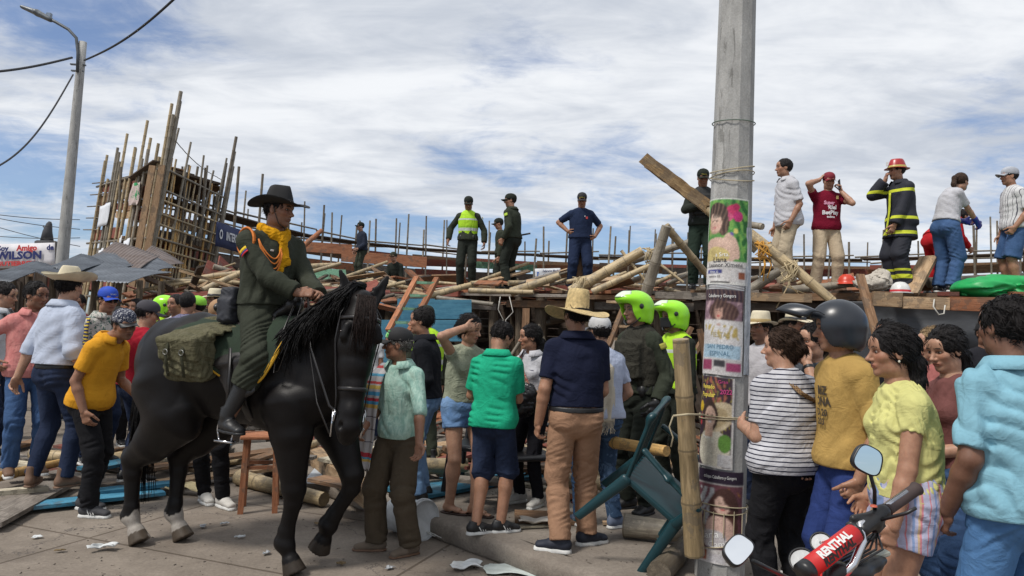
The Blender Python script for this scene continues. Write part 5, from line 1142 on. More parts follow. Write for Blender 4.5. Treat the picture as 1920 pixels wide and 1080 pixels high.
    t = poster(1320, 1392, 545, 702, [('fill', (.62, .63, .64)), ('r', 0, .60, 1, 1, (.035, .022, .04)), ('r', .04, .64, .96, .86, (.25, .16, .20)), ('n', .04, .64, .96, .86, (.5, .35, .38), 3, .5, .55)] + [('e', .55, .735, .34, .125, (.07, .035, .035))] + portrait(.46, .73, .8, (.50, .32, .26), (.05, .025, .025)) + [('r', 0, .60, 1, .635, (.6, .6, .6)), ('r', .05, .20, .95, .35, (.38, .55, .68)), ('n', .1, .42, .9, .58, (.45, .36, .12), 2, .7, .3), ('r', .0, .04, 1, .18, (.55, .55, .56)), ('r', .05, .05, .35, .17, (.28, .05, .12)), ('r', .40, .10, .62, .17, (.05, .05, .06)), ('r', .66, .05, .96, .15, (.35, .06, .16))], (50, 90), 'poster with a dark heading above a woman with brown curls')
    t('Caballero y Gongora', .5, .925, .030, wht, .72); t('FIESTAS', .5, .47, .045, ('sand', (.4, .33, .15)), .8); t('SAN PEDRO', .5, .33, .036, ('sea', (.1, .2, .3)), .9); t('ESPINAL', .5, .25, .04, ('sea', (.1, .2, .3)), .9)
    t = poster(1312, 1375, 706, 872, [('fill', (.05, .03, .045)), ('n', 0, .5, 1, 1, (.35, .12, .08), 2, .7, .5), ('n', 0, .3, 1, 1, (.30, .25, .05), 5, .9, .72), ('e', .50, .20, .44, .22, (.62, .60, .50)), ('e', .62, .56, .40, .16, (.58, .50, .34), 10), ('e', .60, .55, .26, .11, (.42, .34, .2), 10), ('e', .40, .56, .23, .18, (.05, .03, .025)), ('r', .30, .33, .50, .48, (.62, .42, .32)), ('e', .42, .555, .15, .115, (.66, .46, .36)), ('e', .34, .57, .03, .01, (.03, .02, .02)), ('e', .48, .57, .03, .01, (.03, .02, .02)), ('e', .42, .50, .055, .016, (.75, .70, .68)), ('e', .10, .66, .09, .06, (.65, .45, .03)), ('e', .1, .5, .06, .05, (.5, .05, .06)), ('e', .8, .28, .16, .10, (.12, .28, .05)), ('r', .66, .02, .98, .16, (.55, .56, .58)), ('r', .95, 0, 1, 1, (.6, .6, .6)), ('r', 0, .0, 1, .015, (.6, .6, .6))], (50, 110), 'poster of a woman in a sun hat with a yellow flower')
    t('Gran', .72, .95, .030, pur); t('Reinado', .34, .89, .036, yel, .8, .02); t('Popular', .34, .80, .040, yel, .85, .02); t('2022', .80, .84, .040, pur, .9, .02); t('Mujer', .35, .33, .026, wht)
    t = poster(1308, 1392, 876, 1046, [('fill', (.62, .62, .62)), ('r', 0, .86, .98, 1, (.03, .018, .04)), ('r', .0, .16, .96, .84, (.16, .06, .08)), ('n', 0, .3, .4, .8, (.45, .47, .50), 3, .6, .1), ('n', .6, .5, .96, .84, (.35, .15, .05), 2, .8, .5), ('e', .60, .58, .28, .24, (.08, .035, .03)), ('e', .66, .36, .22, .20, (.10, .045, .035)), ('e', .52, .36, .26, .16, (.66, .46, .39)), ('e', .42, .26, .24, .10, (.60, .58, .60))] + [('e', .56, .63, .14, .10, (.68, .48, .40)), ('e', .66, .70, .12, .06, (.08, .035, .03), -30), ('e', .52, .65, .025, .008, (.03, .02, .02)), ('e', .62, .65, .025, .008, (.03, .02, .02)), ('e', .57, .585, .04, .010, (.5, .1, .1)), ('r', .02, .03, .30, .13, (.30, .10, .06)), ('r', .36, .02, .62, .10, (.55, .55, .58)), ('r', .66, .04, .94, .14, (.10, .05, .06))], (50, 100), 'lowest poster, a woman looking over her bare shoulder')
    t('zobispo Caballero y Gongora', .5, .93, .028, wht, .62); t('Maria', .32, .30, .060, ('white', (.8, .8, .78)), 1, 0, 12); t('Camila', .55, .22, .055, ('white', (.8, .8, .78)), 1, 0, 8)
    # torn strip of paper, paint blobs, ties round the pole
    for x0, x1, y0, y1, c, lb in ((1396, 1407, 430, 700, (.52, .56, .60), 'torn blue-grey paper strip on the pole'), (1330, 1395, 536, 545, (.45, .45, .46), 'ragged paper edge between the upper posters')):
        t = poster(x0, x1, y0, y1, [('fill', c), ('n', 0, 0, 1, 1, (.3, .36, .42), 2, 1.2, .3)], (8, 50), lb)
    twine = plain('twine', (.42, .36, .24), .9, 0, .2, .4); dark = plain('wire_dark', (.10, .14, .11), .7)
    for y, dz, mt, k in ((232, .01, dark, 0), (318, .03, twine, 1), (330, .02, twine, 2), (336, .035, twine, 0), (778, .0, twine, 1), (782, .01, twine, 2), (948, .02, twine, 0), (942, -.01, twine, 1), (1015, .03, twine, 2)):
        z = top_at(base.x, base.y, y) - .15; q = r(z) + .010; MB().tube([(q * math.cos(a), q * math.sin(a), z + dz * math.sin(a + k)) for a in [2 * PI * i / 40 for i in range(41)]], .0035, 5, cap=False).build('tie_wire', mt, root, True)
    zt = top_at(base.x, base.y, 950) - .15
    for i in range(7): a = R(-150 + rnd.uniform(0, 120)); q = .16; MB().tube([M0 @ Vector((math.sin(R(-60 + 22 * i)) * q * 1.0, -math.cos(R(-60 + 22 * i)) * q, zt + z_ * rnd.uniform(.7, 1.2) + rnd.uniform(-.01, .01))) for z_ in (0, -.06, -.13, -.2)], .003, 4).build('tie_end', twine, root)
    return root, base
POLE, PB = build_pole()
def build_lamp():
    b = at(110, 490, 17.0); b.z = 0; root = empty('street_lamp', b, 0, 'concrete street lamp leaning slightly right above the crowd at far left', 'street lamp'); root.rotation_euler = (0, R(1.6), 0)
    H = top_at(b.x, b.y, 74); H -= .05
    MB().tube([(0, 0, H * i / 10) for i in range(11)], [lerp(.155, .085, i / 10) for i in range(11)], 14, side=(1, 0, 0)).build('post', _M['pole_concrete'], root, True)
    ir = plain('lamp_iron', (.10, .11, .12), .5, .4)
    MB().tube([(.0, -.10, H - .75), (-.03, -.10, H - .3), (-.10, -.10, H + .05), (-.30, -.10, H + .24), (-.62, -.10, H + .40), (-.85, -.10, H + .49)], .035, 8).build('arm', ir, root, True)
    hd = [EC((-.75, -.10, H + .45), (-1.05, -.10, H + .58), (.09, .06), (.13, .075), side=(0, 1, 0), k=.03), EC((-1.05, -.10, H + .58), (-1.42, -.10, H + .70), (.13, .07), (.08, .04), side=(0, 1, 0), k=.03)]
    link('lamp_head', npmesh('l', *sdf_mesh(hd, .02)), plain('lamp_head', (.14, .155, .17), .4, .3), root)
    MB().box((-.78, -.10, H + .55), (.10, .08, .09)).build('photocell', plain('photocell', (.2, .25, .32), .3), root)
    for z, L in ((H - .55, .35), (H - .7, .28)): MB().box((-.05, -.02, z), (L, .06, .03)).build('bracket', ir, root)
    wm = plain('cable_black', (.02, .02, .022), .7); top = Vector((b.x + .2, b.y, H - .6))
    def wire(p0, p1, sag, r_, label):
        p0, p1 = Vector(p0), Vector(p1); o = MB().tube([p0.lerp(p1, i / 30) - Vector((0, 0, sag * math.sin(PI * i / 30))) for i in range(31)], r_, 5).build('cable', wm, None, True); tag(o, label, 'cable')
    A = at(158, 113, 17); wire(A, at(420, -95, 11), .25, .022, 'overhead cable rising right from the street lamp out of the picture')
    wire(at(135, 108, 17), at(-120, 140, 13), .1, .026, 'overhead cable running left from the top of the street lamp')
    wire(at(137, 140, 17), at(-60, 335, 12), .5, .018, 'overhead cable sloping down left from the street lamp')
    for i, (y0, y1) in enumerate(((398, 412), (402, 430), (440, 446), (415, 462))): wire(at(-40, y0, 38 + i), at(150, y1, 40), .1, .02, ('uppermost', 'second', 'lowest', 'third')[i] + ' thin distant cable behind the lamp post near the horizon')
    for i, (y0, y1) in enumerate(((404, 408), (424, 428))): pass
build_lamp()
# ---------------------------------------------------------------- tin roof, campaign banner
def build_left():
    tin = mat('tin_sheet', lambda t: (t.color(t.ramp(t.noise(t.map(), 2.2, 7, .7), [(.3, (.055, .062, .078)), (.55, (.12, .135, .155)), (.7, (.20, .22, .25))])), t.set(Roughness=.5, Metallic=.35), t.bump(t.noise(t.map(), 20, 4), .2, .01)))
    rust = mat('tin_rusty', lambda t: (t.color(t.ramp(t.noise(t.map(), 3, 7, .7), [(.3, (.10, .065, .05)), (.6, (.17, .14, .13))])), t.set(Roughness=.7, Metallic=.2)))
    S_ = [((100, 500, 11.5), (200, 470, 13.5), (268, 492, 13), (180, 522, 11)), ((160, 485, 12.5), (215, 455, 14), (300, 478, 13.6), (250, 515, 12)), ((60, 505, 11), (150, 478, 12.8), (200, 490, 12.4), (120, 525, 10.8)),
          ((200, 500, 12.4), (262, 470, 13.8), (330, 500, 13.2), (285, 512, 12.2)), ((130, 515, 10.6), (200, 503, 11.8), (322, 508, 11.6), (240, 530, 10.2)), ((230, 498, 13), (285, 462, 14.6), (345, 492, 14), (300, 506, 12.9)), ((-40, 512, 11), (60, 492, 12.4), (110, 500, 12.2), (20, 528, 10.8))]
    names = ['leftmost of the large tin sheets behind the straw-hatted man', 'raised grey tin sheet highest on the fallen roof', 'small tin sheet right beside the lamp post foot', 'tin sheet at the right end of the fallen roof', 'long lowest tin sheet jutting right over the crowd', 'tin sheet nearest the leaning tower', 'tin sheet under the campaign banner at far left']
    for i, (q, lb) in enumerate(zip(S_, names)):
        P = [at(*c) for c in q]; c0 = sum(P, Vector()) / 4; nrm = (P[1] - P[0]).cross(P[3] - P[0]).normalized()
        def fn(u, v): p = P[0].lerp(P[1], v).lerp(P[3].lerp(P[2], v), u) - c0; return p + nrm * (.008 * math.sin(u * 95) + .03 * math.sin(v * 4 + u * 3))
        o = MB().grid(fn, 80, 6, .004).build('tin_sheet', rust if i in (1, 5) else tin, None, True); o.location = c0; tag(o, lb, 'tin sheet', 'fallen tin roofing at left')
    for i in range(9):
        x = -20 + 40 * i; p = at(x, 520, 12.2); p.z = 0; o = pl('post', p, p + Vector((rnd.uniform(-.1, .1), 0, 2.2)), .10, 0, W['log'], 'rough post holding up the fallen tin roofing', 'post', 'posts under the fallen tin roofing', kind='log')
    wh = plain('banner_cloth', (.66, .64, .66), .8, 0, .05, .1); a = at(-70, 463, 14); b_ = at(104, 459, 14); o = empty('campaign_banner', a, 0, 'white campaign banner reading Soy Amigo de Wilson behind the lamp post', 'banner'); x = b_ - a; L = x.length; x.normalize(); z = Vector((0, 0, 1)); z = (z - x * z.dot(x)).normalized(); n_ = x.cross(z)
    MB().grid(lambda u, v: x * (u * L) + z * (-.42 + v * .46) + n_ * .02 * math.sin(u * 8), 20, 3, .006).build('cloth', wh, o, True); M = Matrix((x, z, n_)).transposed().to_4x4()
    nv, rd = plain('print_navy', (.02, .03, .14), .8), plain('print_red', (.55, .05, .05), .8); px = lambda q: (q + 70) / 174 * L
    for s_, u0, oy, sz, tm, sx in (('Soy', px(-2), -.055, .135, nv, 1.05), ('Amigo', px(34), -.055, .145, rd, 1.0), ('de', px(90), -.055, .135, nv, 1), ('WILSON', px(-4), -.195, .20, nv, 1.12), ('GUTIERREZ', px(-5), -.345, .11, rd, 1.3)):
        label_text(s_, sz, tm, o, Matrix.Translation(x * u0 + z * oy + n_ * .04) @ M, sx=sx, bold=.05, align_='LEFT')
    for q in (-68, 102): p = at(q, 470, 14.1); p.z = 0; pl('banner_pole', p - a, Vector((p.x, p.y, at(q, 452, 14.1).z)) - a, .06, 0, BD, parent=o, kind='bamboo')
    fx = at(-90, 560, 15.5); fy = at(150, 560, 16.5); fx.z = fy.z = 0; fo = empty('board_hoarding', fx, 0, 'dark board hoarding behind the crowd under the fallen tin roofing', 'hoarding'); gq = random.Random(8)
    for i in range(22): p = (fy - fx) * (i / 22); pl('board', p, p + Vector((gq.uniform(-.05, .05), 0, gq.uniform(2.2, 2.75))), .26, .04, W[gq.choice(('dark', 'brown', 'red', 'dark', 'grey'))], parent=fo)
    # distant stone statue top beyond the banner
    p = at(88, 452, 60); o = MB().box((0, 0, -2.2), (1.3, 1.3, 4.4), None, .1).tube([(0, 0, 0), (0, 0, .8), (.1, 0, 1.4), (.15, 0, 1.6)], [.5, .35, .22, .1], 8).tube([(0, 0, .9), (-.4, 0, 1.2)], [.12, .05], 6).build('statue', plain('stone_dark', (.05, .05, .055), .8), None, True); o.location = p; tag(o, 'dark statue top beyond the campaign banner', 'statue')
    # low buildings and trees far off at the far left
build_left()
# ---------------------------------------------------------------- wreckage
def rubble_h(x, y):
    """height of the heap of wreckage"""
    d = (Vector((x, y, 0)) - _kerb0).dot(KN); a, ux, uy, L = DK; dd = (Vector((x, y, 0)) - a).dot(uy); s = (Vector((x, y, 0)) - a).dot(ux)
    h = .12 + .10 * max(0, min(1, (d - 1.2) / 3))
    if s < .3: h += 2.3 * max(0, min(1, (y - 10.0) / 2.8)) * (1 if x > -7.5 else max(.42, 1 - (-7.5 - x) / 2))
    return h
def build_rubble():
    g = random.Random(77); keys = ['dark', 'brown', 'grey', 'red', 'log', 'tan', 'rust', 'dark']
    mbs = {k: MB() for k in set(keys)}; a, ux, uy, L = DK
    for i in range(2600):
        y = g.uniform(6.6, 21); x = g.uniform(-.74 * y - 1, .34 * y + 4); P0 = Vector((x, y, 0)); d = (P0 - _kerb0).dot(KN); s = (P0 - a).dot(ux); dd = (P0 - a).dot(uy)
        if d < (1.35 if x > -1.2 else .75 + .1 * g.random()): continue
        if s > .2 and dd > 3.0: continue
        h = rubble_h(x, y) * g.uniform(.05, 1.0) + g.uniform(0, .1); l = g.uniform(.25, 1.6) * (1 if y > 8 else .6); w = g.uniform(.04, .18); M = rotz(g.uniform(0, PI)) @ Matrix.Rotation(g.uniform(-.35, .35), 3, 'Y') @ Matrix.Rotation(g.uniform(-.5, .5), 3, 'X')
        mbs[g.choice(keys)].box((x, y, h), (l, w, g.uniform(.015, .05)), M)
    for k, m_ in mbs.items(): tag(m_.build('rubble', W[k]), kind='stuff')
    # soil and splinters under it all
    def fn(u, v): x = -18 + u * 18.2; y = 8.0 + v * 13.5; z = rubble_h(x, y) * .8 - .10 + .1 * math.sin(x * 3 + y * 2); d = (Vector((x, y, 0)) - _kerb0).dot(KN); return (x, y, z if d > 1.2 else -.2)
    tag(MB().grid(fn, 50, 40).build('debris_heap', plain('heap_soil', (.07, .055, .042), .95, 0, .3, .8, 5), None, True), kind='stuff')
build_rubble()
def props():
    def B(x0, y0, d0, x1, y1, d1, w, m_, label, kind='bamboo', cat='bamboo pole', name='bamboo_pole', th=0, group=None, roll=0.0, bend=0.0): return pl(name, at(x0, y0, d0), at(x1, y1, d1), w, th, m_, label, cat, group, roll, None, kind, bend=bend)
    def K(x0, y0, d0, x1, y1, d1, w, th, c, label, roll=0.0, name='plank', cat='plank', group=None): return pl(name, at(x0, y0, d0), at(x1, y1, d1), w, th, W[c], label, cat, group, roll)
    # on and around the deck, right half
    pl('timber_beam', at(1214, 303, 9.6), at(1332, 392, 9.3), .17, .15, wood('beam_old', (.22, .14, .07), (.38, .27, .14)), 'thick broken timber beam jutting up left of the utility pole', 'beam', kind='broken')
    B(1404, 438, 9.6, 1562, 566, 9.2, .15, BM, 'long bamboo pole sloping down right from the utility pole to the deck', bend=.01)
    B(1300, 372, 9.9, 1418, 470, 9.7, .12, BM, 'bamboo pole crossing behind the utility pole above the postered part')
    B(1388, 419, 9.9, 1430, 425, 9.6, .11, BG, 'short bamboo end poking out right of the utility pole')
    B(1204, 575, 10.3, 1250, 424, 10.0, .17, BG, 'steep thick bamboo pole leaning right above the green-helmeted officer'); B(1248, 424, 10.3, 1330, 520, 10.6, .12, BM, 'bamboo pole sloping down behind the officer with the notepad')
    B(1070, 548, 11.6, 1205, 470, 11.4, .19, BM, 'thickest bamboo pole rising right beside the man in navy'); B(1110, 548, 11.3, 1232, 492, 11.2, .11, BM, 'thin bamboo pole just right of the thickest one')
    B(1150, 500, 11.9, 1300, 452, 11.6, .14, BG, 'bamboo pole tied across the thick poles left of the notepad officer'); B(958, 548, 12.4, 1050, 517, 12.2, .16, BM, 'bamboo log lying at the navy man\'s feet')
    B(800, 556, 12.8, 930, 522, 13.4, .12, BM, 'bamboo pole lying behind the officer in the lime vest'); B(880, 545, 12.6, 1000, 548, 12.2, .10, BM, 'bamboo pole along the deck edge under the two officers')
    B(1165, 470, 11.5, 1225, 545, 11.3, .05, BM, 'thin bamboo stick hanging from the tied poles'); B(1230, 490, 11.2, 1282, 530, 11.0, .05, BM, 'thin stick sloping to the deck left of the notepad officer')
    B(1400, 548, 9.9, 1462, 508, 9.8, .15, BG, 'stubby bamboo log under the man in the white shirt'); B(1470, 545, 9.7, 1650, 527, 9.9, .11, BG, 'bamboo pole lying behind the man in the maroon jersey')
    B(1600, 530, 10.6, 1735, 528, 10.4, .14, BG, 'horizontal bamboo pole behind the firefighter\'s boots'); B(1740, 530, 10.4, 1960, 517, 10.2, .15, BG, 'horizontal bamboo pole behind the green tarpaulin')
    K(1395, 556, 9.35, 1520, 560, 9.2, .16, .10, 'tan', 'pale square timber end under the bamboo right of the utility pole', name='timber_beam', cat='beam'); K(1636, 560, 8.85, 1690, 563, 8.75, .16, .17, 'tan', 'tan timber beam end left of the brown beam', name='timber_beam', cat='beam')
    K(1692, 567, 8.7, 1778, 570, 8.6, .10, .14, 'tan', 'light timber beam hung with white string below the deck', name='timber_beam', cat='beam'); K(1780, 569, 8.7, 1870, 572, 8.6, .10, .16, 'rust', 'brown stained timber beam right of the light one', name='timber_beam', cat='beam')
    K(1612, 515, 9.0, 1645, 632, 8.6, .10, .04, 'brown', 'narrow board leaning steeply beside the black crash helmet'); K(1705, 552, 9.6, 1742, 482, 10.0, .22, .05, 'tan', 'tan board leaning up behind the firefighter')
    K(1080, 520, 12.9, 1100, 440, 13.1, .20, .16, 'brown', 'square brown post standing behind the man in navy', name='timber_post', cat='post'); K(1300, 560, 9.5, 1420, 548, 9.4, .22, .05, 'grey', 'wide grey board on the deck edge behind the pole')
    K(1140, 566, 11.2, 1205, 568, 11.0, .2, .04, 'tan', 'pale board on the deck edge right of the tall straw hat'); K(765, 507, 12.9, 808, 545, 12.7, .22, .04, 'rust', 'orange board tilted on the deck left of the lime-vested officer')
    # tarpaulin, sack, helmets lying on the deck
    q = at(1875, 553, 9.3); bl = [EL((x, y, z), (a, b, c), .08) for x, y, z, a, b, c in ((-.30, 0, .06, .24, .3, .12), (-.02, .05, .08, .26, .3, .16), (.28, 0, .07, .28, .32, .15), (.6, .05, .08, .25, .3, .15))]
    o = link('tarpaulin', npmesh('t', *sdf_mesh(bl, .018, noise=folds(.03, 16, 5))), plain('tarp_green', (.01, .33, .08), .45, 0, .1, .2)); o.location = q; tag(o, 'crumpled bright green tarpaulin on the deck by the man in denim shorts', 'tarpaulin')
    q = at(1640, 530, 9.4); o = link('sack', npmesh('t', *sdf_mesh([EL((0, 0, 0), (.20, .15, .10), .06), EL((.08, 0, .08), (.10, .09, .10), .05), EL((-.12, 0, -.02), (.12, .1, .06), .05)], .014, noise=folds(.018, 30, 8))), cloth('sacking', (.46, .42, .36))); o.location = q; tag(o, 'rumpled pale sack lying on the deck left of the firefighter', 'sack')
    def hard_hat(q, c, label, band=None):
        o = empty('safety_helmet', q, 0, label, 'helmet'); MB().lathe([(.0001, .13), (.05, .122), (.09, .09), (.11, .04), (.115, .0), (.145, -.006), (.145, -.012), (.10, -.01)], 24).build('shell', plain('hardhat_' + c[0], c[1], .35), o, True)
        if band: MB().lathe([(.117, .004), (.1135, .03)], 24).build('band', band, o, True)
    hard_hat(at(1688, 548, 9.0), ('white', (.66, .66, .64)), 'white helmet with red band lying on the deck edge', plain('band_red', (.55, .03, .04), .6)); hard_hat(at(1587, 532, 9.8), ('red', (.60, .05, .02)), 'red helmet lying on the deck behind the maroon jersey man')
    str_ = plain('string_white', (.55, .53, .48), .8, 0, .1)
    for pts, lb in (([(1752, 560, 8.6), (1750, 575, 8.5), (1760, 590, 8.5), (1770, 588, 8.5), (1772, 572, 8.5)], 'white string looped over the light timber beam'), ([(938, 556, 12.1), (934, 580, 12.1), (944, 600, 12.1), (925, 615, 12.1)], 'white string hanging under the deck between posts'), ([(955, 556, 12), (962, 585, 12), (948, 600, 12), (952, 622, 12)], 'thin white cord hanging right of the first string'), ([(828, 560, 12.6), (829, 590, 12.6)], 'short white string hanging by the blue panels')):
        o = MB().tube([at(*p) for p in pts], .008, 5).build('string', str_, None, True); tag(o, lb, 'string')
    rp = plain('rope_straw', (.50, .40, .24), .9)
    for i, (c, rr, lb) in enumerate((((1218, 480, 11.2), .12, 'straw lashing round the tied bamboo poles'), ((1430, 470, 9.45), .11, 'orange lashing on the sloping bamboo pole'), ((1480, 508, 9.3), .12, 'straw binding halfway down the sloping bamboo pole'), ((1085, 535, 11.4), .12, 'straw lashing at the foot of the thickest bamboo pole'))):
        mb = MB(); g = random.Random(i)
        for k in range(7): q = at(*c); mb.tube([q + Vector((g.uniform(-rr, rr), -.02 * math.sin(j), rr * math.cos(j * 1.1) + g.uniform(-.02, .02))) for j in range(7)], .009, 5)
        for k in range(3): q = at(*c); mb.tube([q, q + Vector((g.uniform(-.1, .15), 0, -.18)), q + Vector((g.uniform(-.25, .3), 0, -g.uniform(.3, .55)))], .008, 5)
        tag(mb.build('lashing', rp if i != 1 else plain('rope_orange', (.6, .3, .05), .8), None, True), lb, 'rope')
    # blue painted panels and ladder, left end of the deck
    bp = mat('panel_blue', lambda t: (t.color(t.ramp(t.noise(t.map(sc=(1, 1, 5)), 3, 7, .7), [(.3, (.035, .12, .19)), (.5, (.06, .21, .31)), (.75, (.12, .29, .38))])), t.set(Roughness=.6), t.bump(t.noise(t.map(), 12, 5), .3, .01)))
    for i, (xa, xb, ya, yb, d, lb) in enumerate(((752, 884, 562, 598, 11.6, 'long blue painted board hung highest below the deck'), (700, 880, 600, 640, 11.4, 'blue painted board under the highest one behind the heads'), (745, 815, 560, 720, 11.9, 'upright blue board behind the red ladder'), (690, 800, 640, 740, 11.2, 'blue board low behind the man with the striped scarf'), (490, 560, 620, 720, 10.5, 'blue board glimpsed behind the horse neck'))):
        P = [at(xa, yb, d), at(xb, yb, d), at(xb, ya, d), at(xa, ya, d)]; c0 = sum(P, Vector()) / 4
        o = MB().grid(lambda u, v: P[0].lerp(P[1], u).lerp(P[3].lerp(P[2], u), v) - c0, 4, 4, .03).build('board', bp); o.location = c0; tag(o, lb, 'board', 'blue boards under the deck')
    def ladder(x0, y0, x1, y1, d0, d1, w, n, m_, label, rung='tan'):
        a, b = at(x0, y0, d0), at(x1, y1, d1); o = empty('ladder', a, 0, label, 'ladder'); s = Vector((w, .05, 0)); 
        for q in (Vector(), s): pl('rail', q, b - a + q, .07, .05, m_, parent=o)
        for i in range(n): p = (b - a) * ((i + .6) / n); pl('rung', p, p + s, .05, .035, W[rung], parent=o)
    ladder(728, 620, 782, 520, 9.2, 9.8, .26, 4, W['rust'], 'red brown wooden ladder leaning on the deck behind the horse', 'green'); ladder(1140, 650, 1178, 556, 9.6, 10.0, .30, 4, W['brown'], 'brown wooden ladder behind the green-helmeted officer')
    # black corrugated cladding below the deck at right
    dk = mat('black_sheeting', lambda t: (t.color(t.ramp(t.noise(t.map(sc=(1, 1, 3)), 2, 6, .65), [(.3, (.022, .024, .028)), (.7, (.075, .080, .09))])), t.set(Roughness=.6)))
    a, b = at(1560, 640, 9.4), at(1990, 640, 8.6); a.z = b.z = .2; o = MB().grid(lambda u, v: (b - a) * u + Vector((0, -.03 * math.sin(v * 26), v * 1.92)), 2, 60, .01).build('corrugated_sheet', dk, None, True); o.location = a; tag(o, 'dark corrugated sheeting closing the deck behind the right-hand crowd', 'metal sheet')
    # heaps of loose poles and boards, left of the deck (z and depth follow the heap)
    g = random.Random(5)
    BL = [(445, 555, 640, 495, 15.5, .11, BM, 'pale bamboo pole rising right behind the rider\'s chest'), (300, 535, 470, 510, 14, .13, BM, 'long bamboo pole across the wreck left of the rider'), (330, 528, 480, 533, 13.5, .10, BM, 'bamboo pole lying below the leaning tower'), (250, 548, 370, 528, 13, .07, BM, 'thin bamboo cane sloping up right below the tower'),
          (380, 545, 470, 505, 13.2, .13, BM, 'thick bamboo pole rising right next to the rider\'s back'), (580, 500, 632, 497, 17, .13, BM, 'pale bamboo pole pointing right beside the rider\'s shoulder'), (560, 470, 604, 432, 18, .14, W['rust'], 'brown stake leaning right behind the rider\'s chin'), (610, 545, 700, 525, 13.6, .09, BM, 'curved bamboo strip at the foot of the lone officer'), (640, 560, 760, 530, 12.8, .08, BM, 'split bamboo over the heap below the lone officer'),
          (690, 528, 790, 545, 13.4, .08, BM, 'bamboo pole lying right of the lone officer\'s boots'), (600, 575, 700, 552, 12.2, .07, BM, 'bamboo cane above the horse\'s ears'), (400, 500, 470, 522, 15, .12, BG, 'weathered bamboo pole sloping down to the rider\'s back')]
    for x0, y0, x1, y1, d, w, m_, lb in BL: B(x0, y0, d, x1, y1, d + .4, w, m_, lb, bend=.015)
    KL = [(385, 500, 470, 545, 15, .4, 'red', 'red board slanting down left of the rider', .9), (370, 528, 440, 508, 14.5, .3, 'red', 'dark red board below the tower\'s blue sheet', .3), (410, 488, 455, 530, 15.6, .3, 'red', 'red panel leaning beside the tower foot', 1.0), (590, 520, 650, 522, 17.5, .45, 'green', 'pale green board behind the rider\'s chest', 1.2),
          (640, 480, 800, 492, 22.5, .35, 'rust', 'long orange board behind the lone officer', 1.3), (560, 462, 660, 468, 24, .35, 'rust', 'orange board at the lone officer\'s belt height', 1.3), (560, 540, 760, 552, 13.2, .25, 'red', 'long red board over the heap behind the horse', .4), (640, 572, 760, 560, 12.4, .2, 'rust', 'rusty board above the horse\'s head', .3), (300, 560, 440, 552, 12.2, .2, 'red', 'dark red board behind the background heads', .8), (270, 520, 330, 545, 13.4, .25, 'brown', 'brown board at the foot of the leaning tower', .5),
          (700, 505, 745, 530, 15, .2, 'brown', 'short brown board right of the lone officer', .6), (690, 555, 730, 580, 11.8, .16, 'blue', 'small blue board end above the horse\'s ear', .6)]
    for x0, y0, x1, y1, d, w, c, lb, ro in KL: K(x0, y0, d, x1, y1, d + .5, w, .035, c, lb, ro)
    for i in range(60):
        x = g.uniform(290, 830); y = g.uniform(518, 575); d = lerp(15.5, 11.5, (y - 518) / 57); l = g.uniform(30, 110); a = g.uniform(-.5, .5)
        if i % 2: B(x, y, d, x + l * math.cos(a), y - l * math.sin(a) * .7, d + g.uniform(-.6, .6), g.uniform(.05, .10), (BM, BG, BD)[g.randrange(3)], 'loose bamboo piece on the heap between the tower and the deck', group='loose bamboo on the heap')
        else: K(x, y, d, x + l * math.cos(a), y - l * math.sin(a) * .7, d + g.uniform(-.6, .6), g.uniform(.10, .26), .03, g.choice(('red', 'rust', 'brown', 'grey', 'tan')), 'loose broken board on the heap between the tower and the deck', g.uniform(-1, 1), group='loose boards on the heap')
    for i in range(56):          # more broken pieces on the deck and propped in front of it
        x = g.uniform(880, 1650); y = hr(x) - (.68 + .12 * g.random()) * FPX / lerp(13.4, 9.9, (x - 700) / 1220); d = lerp(13.4, 9.9, (x - 700) / 1220) + g.uniform(0, .8); l = g.uniform(30, 110); a = g.uniform(-.35, .5)
        if i % 2: B(x, y, d, x + l * math.cos(a), y - l * math.sin(a), d + g.uniform(-.4, .4), g.uniform(.05, .11), (BM, BG, BD)[g.randrange(3)], 'loose bamboo piece lying on the deck', group='loose bamboo on the deck')
        else: K(x, y, d, x + l * math.cos(a), y - l * math.sin(a) * .6, d + g.uniform(-.4, .4), g.uniform(.10, .22), .03, g.choice(('red', 'rust', 'brown', 'grey', 'tan')), 'loose broken board lying on the deck', g.uniform(-1, 1), group='loose boards on the deck')
    for i in range(44):
        x = g.uniform(840, 1640); d = lerp(12.6, 8.6, (x - 700) / 1220) - g.uniform(0, .7); z0 = g.uniform(.2, .9); z1 = g.uniform(.5, 2.1); q = at(x, hr(x), d); r_ = at(x + g.uniform(-90, 90), hr(x), d + g.uniform(0, .6)); q.z, r_.z = z0, z1
        pl('timber', q, r_, g.uniform(.07, .16), .05, (W['log'], W['dark'], BD, W['brown'], W['grey'])[i % 5], 'broken timber propped in the dark space under the deck', 'timber', 'broken timbers under the deck', 0, None, ('log', 'plank', 'bamboo', 'plank', 'plank')[i % 5])
    # on the ground among the legs: (x0,y0,z0) by picture position on the ground
    def G(x0, y0, x1, y1, z, w, th, m_, label, kind='plank', name='plank', cat='plank', roll=0.0, z1=None, group=None):
        return pl(name, on(x0, y0, z), on(x1, y1, z if z1 is None else z1), w, th, m_, label, cat, group, roll, None, kind)
    G(60, 948, 305, 922, .05, .20, .03, W['blue'], 'bright blue board lying behind the yellow-shirted man\'s shoes'); G(330, 905, 150, 925, .10, .16, .03, W['blue'], 'second blue board behind the horse\'s white-socked hooves', z1=.07); G(-40, 985, 112, 905, .06, .30, .035, W['grey'], 'weathered plank pointing to the brown boots at far left')
